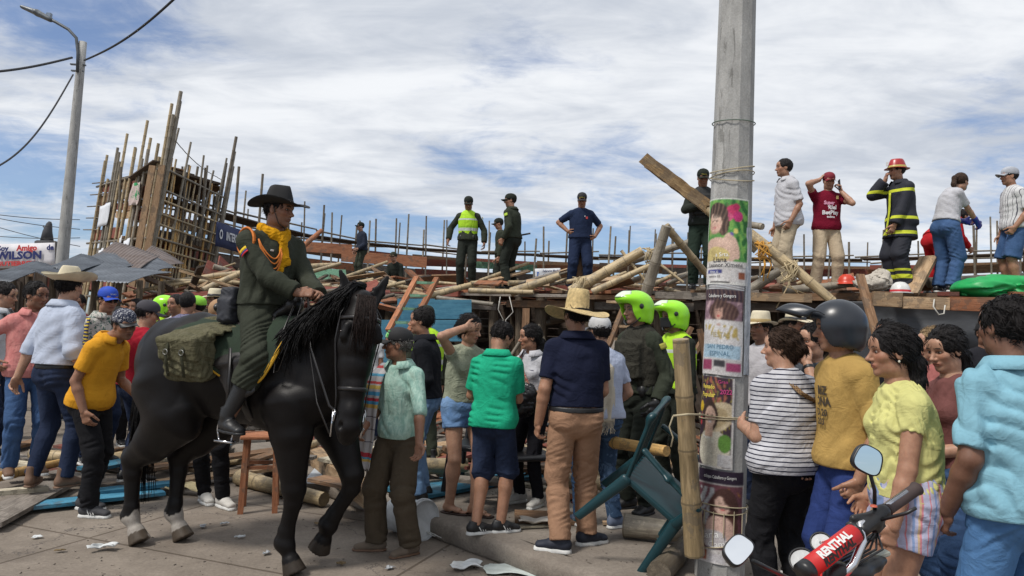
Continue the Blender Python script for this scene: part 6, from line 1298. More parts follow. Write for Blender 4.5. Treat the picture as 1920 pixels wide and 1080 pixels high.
    G(160, 880, 420, 830, .2, .22, .03, W['blue'], 'pale blue board behind the yellow-shirted man\'s knees'); G(-30, 900, 110, 868, .12, .10, .1, BY, 'yellow bamboo pole behind the brown boots', 'bamboo', 'bamboo_pole', 'bamboo pole'); G(60, 850, 180, 862, .16, .12, .1, BM, 'bamboo pole between the men in denim at far left', 'bamboo', 'bamboo_pole', 'bamboo pole')
    G(-20, 925, 90, 915, .1, .10, .04, W['pale'], 'pale grey board crossing at the far left edge'); G(300, 905, 580, 868, .08, .2, .03, W['tan'], 'tan board behind the horse under the stool'); G(280, 878, 530, 842, .15, .2, .03, W['brown'], 'brown board beyond the stool'); G(330, 860, 440, 820, .2, .12, .1, W['dark'], 'dark timber behind the horse belly', name='timber_beam', cat='beam')
    G(585, 850, 700, 935, .22, .16, .14, W['tan'], 'square tan timber lying along the kerb behind the scarfed man', z1=.24, name='timber_beam', cat='beam'); G(640, 845, 800, 905, .20, .35, .03, W['grey'], 'wide grey sheet of board behind the scarfed man\'s legs'); G(750, 925, 985, 885, .18, .5, .03, W['blue'], 'pale blue board on the pavement behind the flip-flops'); G(820, 890, 1020, 880, .24, .1, .03, W['pale'], 'pale strip over the blue board')
    G(600, 905, 640, 850, .15, .3, .02, plain('plastic_sheet', (.5, .55, .6), .5), 'white plastic strip by the horse\'s raised foreleg'); G(965, 968, 1080, 972, .17, .30, .03, W['brown'], 'brown board lying between the two pairs of dark shoes'); G(940, 990, 1040, 985, .165, .05, .012, W['pale'], 'pale strip of rag in front of the brown board')
    G(1170, 985, 1300, 1000, .24, .17, .1, BG, 'thick bamboo log on the pavement under the green chair', 'bamboo', 'bamboo_pole', 'bamboo pole'); G(1235, 1075, 1310, 1000, .22, .15, .1, BD, 'weathered bamboo log end at the pole foot', 'bamboo', 'bamboo_pole', 'bamboo pole'); G(1130, 980, 1240, 985, .17, .06, .02, W['tan'], 'thin tan lath in front of the bamboo log')
    pl('bamboo_pole', at(1104, 822, 5.9), at(1250, 846, 5.2), .10, 0, BY, 'yellow bamboo pole held out level in front of the officers', 'bamboo pole', kind='bamboo'); pl('bamboo_pole', at(1115, 855, 6.9), at(1200, 885, 6.3), .15, 0, BG, 'grey bamboo log behind the jeans of the man with the shawl', 'bamboo pole', kind='bamboo')
    pl('timber_post', at(1302, 1040, 4.45), at(1276, 636, 4.35), .125, 0, BG if False else bamboo_mat('bamboo_stump', (.26, .19, .10), (.42, .31, .18)), 'upright split bamboo post tied to the left of the utility pole', 'post', kind='bamboo')
    tw = plain('twine', (.42, .36, .24)); q = at(1290, 778, 4.25); tag(MB().tube([at(1262, 780, 4.30), at(1290, 777, 4.28), at(1320, 778, 4.38)], .007, 5).tube([at(1262, 780, 4.30), at(1255, 800, 4.30), at(1262, 820, 4.30), at(1258, 838, 4.3)], .005, 5).build('string', tw, None, True), 'pale string tying the bamboo post to the utility pole', 'string')
    for i, (x0, y0, x1, y1, w, c) in enumerate(((1490, 905, 1640, 960, .14, 'tan'), (1500, 880, 1650, 915, .14, 'tan'), (1740, 930, 1860, 960, .2, 'brown'), (1700, 1000, 1800, 985, .2, 'rust'), (1740, 1040, 1800, 1000, .16, 'grey'), (1480, 940, 1600, 990, .14, 'brown'))):
        G(x0, y0, x1, y1, .2 + .02 * i, w, .03, W[c], 'loose pallet board lying behind the right-hand crowd\'s legs', group='boards behind the right-hand crowd')
    for i in range(54):
        x = g.uniform(-20, 1180); y = g.uniform(835, 905); l = g.uniform(40, 160); a = g.uniform(-.35, .35); z = g.uniform(.17, .35) if (on(x + l / 2, y, .15) - _kerb0).dot(KN) > .1 else g.uniform(.03, .09)
        G(x, y, x + l, y - l * a, z, g.uniform(.06, .2), .03, W[g.choice(('brown', 'tan', 'grey', 'pale', 'dark', 'red'))] if i % 4 else BM, 'loose board or cane in the low litter of wood behind the crowd\'s legs', 'bamboo' if i % 4 == 0 else 'plank', group='wood litter behind the legs', cat='board', name='plank' if i % 4 else 'bamboo_pole')
props()
def small_props():
    # white pail on its side, wire, green bottle
    wp = plain('pail_white', (.50, .52, .53), .45, 0, .15, .2); q = on(790, 1012, 0); o = empty('pail', q + Vector((0, 0, .15)), 0, 'scuffed white plastic pail lying behind the scarfed man\'s feet', 'pail'); Mx = (align((.75, -.62, .05))).to_4x4()
    MB().lathe([(.0001, .0), (.13, .0), (.155, .02), (.155, .03), (.148, .035), (.125, -.30), (.12, -.33), (.0001, -.33)], 28, Mx).build('body', wp, o, True); MB().lathe([(.156, -.01), (.162, -.005), (.162, .012), (.156, .016)], 28, Mx).build('rim', wp, o, True)
    wr = plain('cord_white', (.5, .5, .47), .6); g = random.Random(4)
    for k, (cx, cy) in enumerate(((822, 1005), (818, 1008))): tag(MB().tube([on(cx, cy, .01) + Vector((.11 * math.cos(t * .9 + k) * (1 - .02 * i), .08 * math.sin(t) , .015 + .03 * abs(math.sin(t * 1.3)))) for i, t in enumerate([j * .45 for j in range(22)])], .004, 5).build('cord', wr, None, True), ('upper' if k else 'lower') + ' coil of white cord in the gutter by the pail', 'cord')
    gl = plain('bottle_green', (.04, .22, .05), .15); 
    for x, y, z, ang, lb in ((668, 930, .05, .3, 'green bottle lying by the kerb behind the scarfed man'), (1265, 1040, .19, 1.2, 'dark green bottle on the pavement under the green chair')):
        b = on(x, y, z); tag(MB().lathe([(.0001, 0), (.03, 0), (.033, .01), (.033, .13), (.014, .18), (.013, .22), (.0001, .22)], 14, Matrix.Translation(b) @ align((math.cos(ang), math.sin(ang), .0)).to_4x4()).build('bottle', gl, None, True), lb, 'bottle')
    gt = MB(); gg = random.Random(9)
    for i in range(1500):
        y = 3.6 + 4.6 * gg.random() ** 1.3; x = gg.uniform(-.8 * y, .45 * y); d = (Vector((x, y, 0)) - _kerb0).dot(KN); z = .15 if d > .17 else 0; s = gg.choice((.003, .004, .005, .008)) if -.12 > d or d > .2 else gg.choice((.006, .01, .016)); gt.box((x, y, z + s * .3), (s * gg.uniform(1, 3), s, s * .7), rotz(gg.uniform(0, 3)) @ Matrix.Rotation(gg.uniform(-.4, .4), 3, 'X'))
    tag(gt.build('grit', plain('grit', (.20, .17, .14), .95, 0, .5, .3, 40)), kind='stuff')
    # litter
    pw = plain('foam_white', (.62, .64, .64), .7, 0, .1, .2); tr = plain('plastic_clear', (.42, .44, .46), .25, 0, .2, .1)
    def sheet(x, y, z, w, l, ang, m_, label, nm='paper', cr=.02):
        c = on(x, y, z); gg = random.Random(int(x)); ph = [gg.uniform(0, 6) for _ in range(4)]
        o = MB().grid(lambda u, v: ((u - .5) * w + .02 * math.sin(v * 5 + ph[0]), (v - .5) * l + .015 * math.sin(u * 6 + ph[1]), .012 + cr * (abs(math.sin(u * 4 + ph[2])) + .7 * abs(math.sin(v * 7 + u * 3 + ph[3])))), 18, 14, .003).build(nm, m_, None, True); o.location = c; o.rotation_euler = (0, 0, ang); tag(o, label, 'litter')
    sheet(875, 1066, 0, .20, .14, .2, pw, 'crumpled white foam tray on the road at the bottom'); sheet(958, 1073, 0, .34, .2, -.1, plain('sheet_greenish', (.47, .52, .50), .6), 'flattened pale sheet on the road right of the foam tray', cr=.01); sheet(1012, 1066, .01, .16, .14, .6, tr, 'clear crumpled plastic bag against the kerb', 'plastic_bag', .05)
    sheet(193, 1033, 0, .16, .07, .4, pw, 'small crushed white cup on the road left of the hooves', 'cup', .025); sheet(350, 925, .01, .30, .18, .1, plain('cloth_cream', (.45, .38, .22), .9), 'cream cloth lying behind the horse between its legs', 'cloth', .05); sheet(1010, 985, .165, .3, .12, .2, plain('rag_white', (.52, .48, .42), .9), 'twisted off-white rag on the pavement by the sombrero man', 'rag', .03)
    for i, (x, y) in enumerate(((112, 1036), (420, 985), (330, 985), (640, 1060), (450, 1010), (380, 990), (595, 985), (730, 1068), (1180, 1010), (905, 1035), (70, 1010), (500, 1040), (1130, 1070))): sheet(x, y, 0 if x < 880 else .0, .03 + .01 * (i % 3), .02, i, (pw, tr)[i % 2] if i % 3 else plain('leaf_dry', (.2, .14, .07), .9), 'small scrap of litter on the concrete', 'paper_scrap', .006) if x < 1000 else None
    for o in [o for o in COL.objects if o.name.startswith('paper_scrap')]: o['group'] = 'scraps on the road'
    # stool behind the horse
    b = on(485, 955, 0); o = empty('stool', b, R(15), 'brown wooden stool standing behind the horse belly', 'stool'); 
    for x in (-.12, .12):
        for y in (-.12, .12): pl('leg', (x * 1.15, y * 1.15, 0), (x, y, .62), .045, .045, W['rust'], parent=o)
    for y in (-.12, .12): pl('rail', (-.12, y, .38), (.12, y, .38), .03, .03, W['rust'], parent=o)
    MB().box((0, 0, .635), (.34, .34, .03), None, .008).build('seat', W['rust'], o)
    # a plastic chair of moulded arms, legs and slatted seat
    def chair(loc, M, m_, label, parts=True):
        o = empty('plastic_chair', loc, 0, label, 'chair'); o.matrix_world = Matrix.Translation(loc) @ M.to_4x4(); h = .43
        for sx in (-1, 1):
            for y0, y1, nm in ((.24, .19, 'leg'), (-.28, -.20, 'leg')): 
                q = [EC((sx * .27, y0, .0), (sx * .225, y1, h), (.020, .028), (.026, .040), k=.01), BX((sx * .255, y0 * .95, .0), (.04, .04, .015), 0, None, 0, 's')]
                link('leg', npmesh('l', *sdf_mesh(q, .008)), m_, o)
            ar = [EC((sx * .235, .19, h), (sx * .275, .21, h + .20), (.022, .034), (.024, .030), k=.02), EC((sx * .275, .21, h + .20), (sx * .275, -.02, h + .225), (.028, .014), (.030, .014), side=(1, 0, 0), k=.03), EC((sx * .275, -.02, h + .225), (sx * .235, -.23, h + .24), (.030, .014), (.026, .018), side=(1, 0, 0), k=.03)]
            link('armrest', npmesh('a', *sdf_mesh(ar, .008)), m_, o)
        st = [BX((0, 0, h), (.215, .20, .008), .02, None, .012), EC((-.21, .215, h - .012), (.21, .215, h - .012), .02, k=.02)] 
        link('seat', npmesh('s', *sdf_mesh(st, .008)), m_, o)
        bk = [EC((sx * .21, -.20, h), (sx * .185, -.33, h + .42), (.026, .016), (.026, .016), k=.01) for sx in (-1, 1)] + [EC((-.185, -.33, h + .42), (.185, -.33, h + .42), (.030, .016), side=(0, .3, 1), k=.04)] + [EC((x, -.215, h + .02), (x * .9, -.325, h + .40), (.013, .008), side=(1, 0, 0), k=.004) for x in (-.15, -.10, -.05, 0, .05, .10, .15)]
        link('backrest', npmesh('b', *sdf_mesh(bk, .008)), m_, o); return o
    gm = plain('chair_green', (.005, .038, .048), .38, 0, .1, .05); bm = plain('chair_black', (.012, .012, .014), .35)
    c = at(1245, 950, 4.55); M = Matrix.Rotation(R(-12), 3, 'Z') @ Matrix.Rotation(R(38), 3, 'Y') @ Matrix.Rotation(R(62), 3, 'Z'); _u = Vector((.50, -.42, .76)).normalized(); _f = Vector((.5, -.05, -.8)); _f = (_f - _u * _f.dot(_u)).normalized(); CHM = Matrix((_f.cross(_u), _f, _u)).transposed()
    chair(at(1238, 915, 4.78) - _u * .43, CHM, gm, 'dark green plastic armchair toppled against the utility pole')
    chair(on(975, 960, .15) + Vector((0, .25, 0)), Matrix.Rotation(R(200), 3, 'Z'), bm, 'black plastic chair in front of the woman with the red strap'); chair(on(898, 935, .15) + Vector((0, .2, 0)), Matrix.Rotation(R(165), 3, 'Z'), bm, 'black plastic chair behind the denim-shorts woman and the green polo')
    bg = [EL((0, 0, 0), (.13, .09, .12), .05), EL((.04, -.02, .08), (.10, .07, .08), .05)]; o = link('bag', npmesh('b', *sdf_mesh(bg, .010, noise=folds(.014, 30, 8))), plain('bag_black', (.012, .012, .014), .3)); o.location = at(975, 755, 6.15); tag(o, 'shiny black bag on the black chair by the green polo', 'bag')
small_props()
def build_bike():
    """motorcycle bar, mirrors and dials seen at the bottom right"""
    o = empty('motorcycle', at(1560, 1060, 2.0) - Vector((0, 0, .95)), 0, 'motorcycle with red bar pad and round mirrors at the bottom right', 'motorcycle'); inv = -o.location
    A = lambda x, y, d: at(x, y, d) + inv
    rub, chrome, blk, red = plain('rubber_brown', (.055, .035, .032), .7), steel, plain('bike_black', (.012, .012, .013), .4), plain('pad_red', (.55, .02, .02), .55, 0, .05, .1)
    wt = plain('pad_white', (.7, .7, .68), .6)
    a, b = A(1516, 1066, 1.92), A(1602, 1000, 2.0); d = b - a; u = d.normalized()
    MB().tube([a, b], .027, 20).build('bar_pad', red, o, True)
    MB().tube([a - u * .025, a + u * .002], .0275, 20).build('pad_cap', blk, o, True); MB().tube([b - u * .002, b + u * .006], .027, 20).build('pad_cap', blk, o, True)
    n_ = (CAM - at(1560, 1033, 1.96)).normalized(); n_ = (n_ - u * n_.dot(u)).normalized(); v_ = n_.cross(u); cc = (a + b) / 2
    for off, tm in ((.25, wt), (-.55, plain('pad_ink', (.02, .015, .015), .6))):
        th = off; nn = (n_ * math.cos(th) + v_ * math.sin(th)); vv = nn.cross(u); M = Matrix((u, vv, nn)).transposed().to_4x4(); M.translation = cc + nn * .0275
        label_text('RENTHAL', .030, tm, o, M @ Matrix.Rotation(0, 4, 'X'), sx=.92, bold=.05, ex=.0006)
    bars = [A(1470, 1120, 1.85), A(1508, 1073, 1.90), A(1530, 1050, 1.97)]
    MB().tube([A(1560, 1100, 1.95), A(1600, 1058, 1.97), A(1618, 1015, 2.0), A(1612, 985, 2.02), A(1640, 965, 2.05), A(1700, 925, 2.12)], .0115, 12).tube([a - u * .02, b + u * .05], .0075, 8).build('handlebar', chrome, o, True)
    MB().tube([A(1660, 958, 2.07), A(1666, 953, 2.08), A(1715, 919, 2.14), A(1719, 916, 2.145)], [.020, .0175, .0175, .021], 16).build('grip', rub, o, True)
    sw = [EC(A(1618, 992, 2.02), A(1655, 960, 2.06), .019, .021, k=.01), EL(A(1640, 985, 2.04), (.02, .016, .016), .01), EC(A(1600, 972, 2.03), A(1638, 968, 2.05), .010, .014, k=.01), EC(A(1655, 985, 2.05), A(1632, 1012, 2.03), .008, .006, k=.01), EL(A(1596, 985, 2.03), (.016, .012, .01), .01)]
    link('switch_housing', npmesh('s', *sdf_mesh(sw, .004)), blk, o); MB().tube([A(1650, 975, 2.03), A(1700, 962, 2.0), A(1718, 952, 1.99)], .005, 8).build('brake_lever', blk, o, True)
    MB().lathe([(.0001, .006), (.008, .005), (.010, 0)], 12, Matrix.Translation(A(1638, 950, 2.03))).build('button', plain('button_red', (.6, .12, .06), .5), o, True)
    # mirrors
    def mirror(cx, cy, dd, wx, wy, tilt, stem, label):
        c = A(cx, cy, dd); nn = (Vector((.15, -1, .12))).normalized() if tilt > 0 else Vector((.05, -.8, .55)).normalized(); X = Vector((0, 0, 1)).cross(nn).normalized() * -1; Y = nn.cross(X) * -1; X, Y = (X * math.cos(R(tilt)) + Y * math.sin(R(tilt))), (Y * math.cos(R(tilt)) - X * math.sin(R(tilt)))
        def rimf(k, s): t = 2 * PI * k / 40; sq = (abs(math.cos(t)) ** 3.2 + abs(math.sin(t)) ** 3.2) ** (-1 / 3.2); return X * (math.cos(t) * wx * s * sq * (1 - .12 * math.sin(t))) + Y * (math.sin(t) * wy * s * sq)
        P = []; F_ = []
        for s_, z in ((.93, .004), (1, .004), (1.03, -.003), (.96, -.016), (.6, -.028), (.05, -.032)): P += [c + rimf(k, s_) + nn * z for k in range(40)]
        for i in range(5): F_ += [(i * 40 + k, i * 40 + (k + 1) % 40, (i + 1) * 40 + (k + 1) % 40, (i + 1) * 40 + k) for k in range(40)]
        hs = MB().add(P, F_).build('mirror', blk, o, True); hs['label'] = label
        MB().add([c + rimf(k, .95) + nn * .003 for k in range(40)], [tuple(range(40))]).build('mirror_glass', mat('mirror_glass', lambda t: (t.color((.9, .92, .94)), t.set(Roughness=.02, Metallic=1.0))), hs); MB().tube([A(*q) for q in stem], .0055, 8).build('mirror_stem', blk, hs, True)
    mirror(1628, 862, 2.0, .041, .037, 25, [(1632, 890, 2.03), (1640, 920, 2.05), (1640, 955, 2.05)], 'mirror held up on its stem against the yellow blouse'); mirror(1384, 1030, 1.62, .036, .026, -42, [(1412, 1052, 1.66), (1440, 1066, 1.7), (1500, 1095, 1.8)], 'left mirror low in front of the utility pole')
    gx = plain('dial_face', (.5, .52, .52), .3)
    for x, y, r_ in ((1505, 1052, .033), (1540, 1018, .027)):
        c = A(x, y, 2.05); M = Matrix.Translation(c) @ align(((CAM + inv) - c).normalized() + Vector((0, 0, .5))).to_4x4()
        g_ = MB().lathe([(.0001, -.05), (r_ * .7, -.045), (r_ * 1.1, -.01), (r_ * 1.15, .004), (r_, .006), (r_ * .95, .0)], 28, M).build('dial', blk, o, True); MB().lathe([(r_ * .96, .0015), (.0001, .0015)], 28, M).build('dial_face', gx, g_); label_text('60', .012, blk, g_, M @ Matrix.Translation((0, 0, .002)))
        MB().tube([M @ Vector((0, 0, .003)), M @ Vector((r_ * .6, r_ * .4, .003))], .001, 4).build('needle', red, g_)
    cl = [EC(A(1560, 1085, 1.97), A(1640, 1060, 2.03), .024, .02, k=.02), EL(A(1570, 1068, 1.98), (.03, .03, .022), .02), EL(A(1610, 1075, 2.0), (.035, .03, .025), .02), EL(A(1648, 1050, 2.05), (.022, .02, .014), .02)]
    link('top_clamp', npmesh('c', *sdf_mesh(cl, .005)), blk, o); MB().box(A(1650, 1040, 2.06), (.05, .03, .015), Matrix.Rotation(R(-20), 3, 'Y'), .004).build('reservoir', plain('reservoir', (.4, .42, .36), .3), o)
    mb = MB(); g = random.Random(2)
    for i in range(6): mb.tube([A(1640 + i * 4, 985, 2.05), A(1655 - i * 12, 1030, 2.0 + .02 * i), A(1600 - i * 15, 1062, 1.98), A(1560 - i * 8, 1100, 1.95)], .0035, 6)
    mb.build('control_cable', blk, o, True)
    # body of the motorcycle below the picture: fork, tank, wheel
    f = A(1560, 1120, 2.05); T_ = [EC(f + Vector((0, 0, -.02)), f + Vector((.04, -.45, -.12)), (.12, .10), (.16, .13), k=.05), EC(f + Vector((.04, -.45, -.14)), f + Vector((.06, -1.05, -.16)), (.13, .05), (.10, .05), k=.05)]
    link('tank', npmesh('t', *sdf_mesh(T_, .02)), red, o); ax_ = f + Vector((-.03, .30, -.66))
    for s in (-.07, .07): MB().tube([f + Vector((s, 0, .0)), ax_ + Vector((s, 0, 0))], .024, 10).build('fork', chrome, o, True)
    MB().tube([ax_ + Vector((0, .27 * math.cos(t), .27 * math.sin(t))) for t in [2 * PI * i / 32 for i in range(33)]], .045, 10, cap=False).build('wheel', rub, o, True)
    ax2 = f + Vector((.08, -1.1, -.66)); MB().tube([ax2 + Vector((0, .27 * math.cos(t), .27 * math.sin(t))) for t in [2 * PI * i / 32 for i in range(33)]], .05, 10, cap=False).build('wheel', rub, o, True)
    link('engine', npmesh('e', *sdf_mesh([BX(f + Vector((.05, -.45, -.45)), (.10, .18, .14), .03, None, .03), EC(ax2, f + Vector((.06, -.4, -.5)), .03, .03)], .02)), blk, o)
build_bike()
# ---------------------------------------------------------------- the crowd
D = dict
blk, whs = plain('black_leather', (.012, .012, .013), .45), plain('white_rubber', (.62, .62, .60), .6)
brl = plain('brown_leather', (.16, .09, .055), .7); gry = plain('grey_mesh', (.045, .045, .05), .8); nvs = plain('navy_shoe', (.012, .016, .03), .7); wsh = plain('white_shoe', (.58, .56, .52), .7)
den = cloth('denim_dark', (.012, .018, .040), 'denim', c2=(.028, .042, .085)); denm = cloth('denim_mid', (.035, .075, .17), 'denim', c2=(.07, .13, .26)); denl = cloth('denim_light', (.12, .22, .38), 'denim', c2=(.22, .34, .52)); blkc = cloth('cloth_black', (.011, .011, .013))
pol = cloth('police_green', (.034, .040, .028)); pols = cloth('police_dark', (.022, .026, .021))
def bands(name, base, band, zs, band2=None):
    def f(t):
        x = t.n('ShaderNodeSeparateXYZ'); t.L.new(t.tc(), x.inputs[0]); c = t.ramp(t.noise(t.map(), 7, 4), [(.3, tuple(q * .85 for q in base)), (.7, base)])
        for z0, z1, bc in zs:
            m_ = t.math('MULTIPLY', t.math('GREATER_THAN', x.outputs[2], z0), t.math('LESS_THAN', x.outputs[2], z1)); c = t.mix(c, bc, m_)
        t.color(c); t.set(Roughness=.8); t.bump(t.noise(t.map(), 20, 4), .3, .01)
    return mat(name, f)
SIL = (.50, .54, .50); LIME = (.42, .72, .02); YB = (.55, .60, .03)
hv = bands('vest_lime', LIME, SIL, [(1.10, 1.155, SIL), (1.165, 1.185, (.25, .5, .02)), (1.30, 1.33, SIL)])
def vest(mt, s0=.14, s1=.94, add=.034, pouches=False, name='vest'):
    def f(P):
        q = P.torso(add, s0, s1, cap=True, capt=1); q += [EC(P.sp(.85) + P.sv * s * .10, P.N - P.ax * .03 + P.sv * s * .10, (.045, .085), (.04, .07), side=P.sv, k=.03) for s in (1, -1)]
        if pouches:
            B = np.stack([P.sv, P.fv, P.ax], 1)
            q += [BX(P.sp(.58) + P.fv * .135, (.125, .018, .13), .02, B, .015), BX(P.sp(.40) + P.fv * .16 + P.sv * .06, (.05, .015, .05), .008, B, .008), BX(P.sp(.40) + P.fv * .16 - P.sv * .06, (.05, .015, .05), .008, B, .008), BX(P.sp(.70) + P.fv * .155 - P.sv * .05, (.05, .01, .022), .006, B, .006)]
            q += [EC(P.sp(.42) + P.sv * a - P.fv * .0, P.sp(.42) + P.sv * a * 1.01 + P.fv * .05, .03, k=.02) for a in (.15, -.15)]
        link(name, npmesh('v', *sdf_mesh(q, min(P.vx, .010), noise=folds(.004, 40, 3))), mt, P.root)
    return f
def duty_belt(P):
    q = P.torso(.030, .06, .15, cap=True, capt=1) + [EL(P.sp(.10) + P.sv * a + P.fv * b, (.03, .028, .05), .01) for a, b in ((.17, .02), (-.17, .02), (.12, .10), (-.12, .10))]
    link('duty_belt', npmesh('b', *sdf_mesh(q, min(P.vx, .010))), blk, P.root)
def patch(side, c, z=.22, name='arm_patch', w=.03):
    def f(P):
        S_, E_ = (P.J['SR'], P.J['ER']) if side > 0 else (P.J['SL'], P.J['EL']); u = unit(E_ - S_); out = unit(P.sv * side + P.ax * .1); out = unit(out - u * (out @ u)); t_ = np.cross(u, out); q = lerp(S_, E_, z)
        MB().grid(lambda a, b: q + u * (a - .5) * w * 1.6 + out * (.079 * math.cos((b - .5) * .9)) + t_ * .079 * math.sin((b - .5) * .9), 3, 6, .003).build(name, plain('patch_' + c[0], c[1], .7), P.root, True)
    return f
def chest_mark(c, dx, t, w, h, name='badge', off=.125):
    return lambda P: MB().box(P.sp(t) + P.sv * dx + P.fv * off, (w, .006, h), Matrix(np.stack([P.sv, P.fv, P.ax], 1).tolist()), .002).build(name, plain('mark_' + c[0], c[1], .7), P.root) and None
def chest_text(rows, off=.142, back=False, bel=.5):
    def f(P):
        sg = -1 if back else 1
        for (txt, dx, t, sz, c, sx) in rows:
            M = Matrix(np.stack([-P.sv * sg, P.ax, P.fv * sg], 1).tolist()).to_4x4(); M.translation = Vector(P.sp(t) + P.sv * dx + P.fv * sg * (off + max(0, (.62 - t)) * .10 * bel)); label_text(txt, sz, plain('ink_' + c[0], c[1], .7, 0, 0, 0), P.root, M, bend=.22, sx=sx, bold=.04, name='shirt_print')
    return f
def strip(pts, w, mt, name='scarf', wd=None, th=.008, fringe=None, wave=.006):
    """a flat cloth laid along a path; pts(P) gives the path"""
    def f(P):
        q = [np.array(p, float) for p in pts(P)]; n = len(q) - 1; W_ = unit(wd(P)) if wd else P.fv
        def fn(u, v): k = u * n; i = min(int(k), n - 1); p = lerp(q[i], q[i + 1], k - i); ww = w if not isinstance(w, (list, tuple)) else lerp(w[0], w[1], u); return p + W_ * (v - .5) * ww + np.cross(W_, P.ax) * wave * math.sin(v * 14 + u * 5) * 1.0
        o = MB().grid(fn, n * 8, 12, th).build(name, mt, P.root, True)
        if fringe is not None:
            mb = MB(); g = random.Random(1)
            for i in range(26): b = Vector(fn(1, i / 25)); mb.tube([b, b + Vector((g.uniform(-.01, .01), g.uniform(-.01, .01), -.04)), b + Vector((g.uniform(-.025, .025), g.uniform(-.02, .02), -g.uniform(.07, .10)))], .0028, 4)
            mb.build('fringe', fringe, o)
    return f
def glasses(P, dark=False):
    T = lambda *p: P.C + P.M @ np.array(p, float); mb = MB()
    if dark:
        for s in (1, -1): mb.grid(lambda u, v: T(s * (.008 + .056 * u), .098 - .030 * u * u, .014 - .034 * v + .004 * u), 6, 4, .004)
        mb.tube([T(.064, .07, .008), T(.080, .0, .006)], .003, 5).tube([T(-.064, .07, .008), T(-.080, .0, .006)], .003, 5).build('sunglasses', plain('lens_dark', (.008, .008, .01), .12), P.root, True); return
    for s in (1, -1): mb.tube([T(s * (.032 + .024 * math.cos(t)), .100 - .012 * abs(math.cos(t)), .002 + .017 * math.sin(t)) for t in [2 * PI * k / 18 for k in range(19)]], .0018, 5, cap=False)
    mb.tube([T(-.010, .103, .006), T(.010, .103, .006)], .0018, 5).tube([T(.056, .088, .006), T(.079, .0, .006)], .0018, 5).tube([T(-.056, .088, .006), T(-.079, .0, .006)], .0018, 5).build('glasses', blk, P.root)
def earrings(P):
    for s in (1, -1): MB().lathe([(.0001, .006), (.005, .003), (.0055, 0), (.004, -.005), (.0001, -.007)], 10, Matrix.Translation(Vector(P.C + P.M @ np.array((s * .083, -.002, -.042))))).build('earring', plain('pearl', (.7, .66, .55), .25), P.root, True)
def phone(side='r', off=(0, .02, .02)):
    return lambda P: MB().box(P.J['WR' if side == 'r' else 'WL'] + np.array(off) + np.array((0, .03, .05)), (.075, .012, .145), Matrix.Rotation(R(-30), 3, 'X'), .006).build('phone', plain('phone_black', (.01, .01, .012), .15), P.root) and None
def who(label, px, foot, ytop, face, hx=0.0, z0=.15, d=None, H=None, **k):
    """foot: picture row of the soles on ground z0, or None with the distance d; top: picture row of the crown"""
    if foot is not None: p = on(px, foot, z0); dd = (p - CAM).dot(Fw)
    else: q = at(px, hr(px), d); p = Vector((q.x, q.y, z0)); dd = d
    if H is None: H = top_at(p.x, p.y, ytop) - z0 - hx
    return person(label, p, face, H, dd, **k)
T_ = lambda m_, **k: dict(dict(mat=m_, sleeve=.62, hem=.0, loose=.015), **k)
J_ = lambda m_, **k: dict(dict(mat=m_), **k)
sn = ('sneaker', blk, whs)
# --- far left
who('man in white shirt and glasses cut off by the left edge', -6, None, 529, 80, d=7.9, z0=.05, skin='mid', top=T_(cloth('shirt_white', (.50, .51, .53)), sleeve=1.9, collar=True), bot=J_(den), shoes=sn, head=(5, 8, 0), acc=[glasses, strip(lambda P: [P.N + P.sv * .10 + P.fv * .09, P.sp(.6) - P.sv * .02 + P.fv * .15, P.sp(.15) - P.sv * .16 + P.fv * .10], .05, blk, 'bag_strap', lambda P: P.sv)])
who('man in pink shirt and glasses, hand on hip, left of the straw hat', 42, 890, 528, 135, z0=.12, skin='brown', hairc='black', belly=.3, top=T_(cloth('shirt_pink', (.50, .18, .17), 'soft', c2=(.58, .24, .22)), sleeve=1.15, collar=True, placket=True, hem=-.08, loose=.022), bot=J_(denm, loose=.014), shoes=('sneaker', brl, whs), head=(-28, 4, 0), rh=(.26, -.02, 1.02), re=(.8, -.7, 0), rfd=(-.3, .6, -.6), acc=[glasses])
who('man in blue-white shirt and cream straw cowboy hat seen from behind', 90, 912, 497, 25, hx=.045, z0=.14, bulk=.1, skin='mid', top=T_(cloth('shirt_bluewhite', (.44, .49, .60)), sleeve=1.25, collar=True, hem=.10, loose=.030, cuff=.012, amp=.0062), bot=J_(den, belt=blk, loose=.006), shoes=('boot', brl, brl), hat=brim_hat(plain('straw_cream', (.62, .55, .40), .8), .205, .125, .075, -.03, plain('band_dark', (.05, .035, .025)), 2, 0, .03, .094, .84, 'hat', .042, True), head=(-12, 0, 0), lh=(-.27, -.14, .86), rh=(.24, .10, .90), rf=(.13, .05, .085), lft=(-.12, -.06, .085), lfy=-40)
who('man in blue cap, dark sunglasses and floral shirt behind the yellow shirt', 192, None, 535, 115, hx=.02, d=7.6, z0=.12, skin='tan', bulk=.2, top=T_(cloth('floral', (.50, .48, .44), 'blotch', c2=(.06, .12, .10), sc=26), collar=True), bot=J_(den), shoes=sn, hat=cap(plain('cap_blue', (.01, .06, .42), .75), plain('cap_blue', (.01, .06, .42), .75), text='SPORT', tcol=whs), head=(10, 6, 0),
    acc=[lambda P: glasses(P, True), strip(lambda P: [P.N + P.sv * .20 - P.fv * .02, P.sp(.8) + P.sv * .23, P.sp(.2) + P.sv * .22 + P.fv * .02], .20, cloth('poncho_stripe', (.04, .055, .14), 'hstripe', c2=(.62, .48, .08), sc=30, w=.45), 'woven_shawl')])
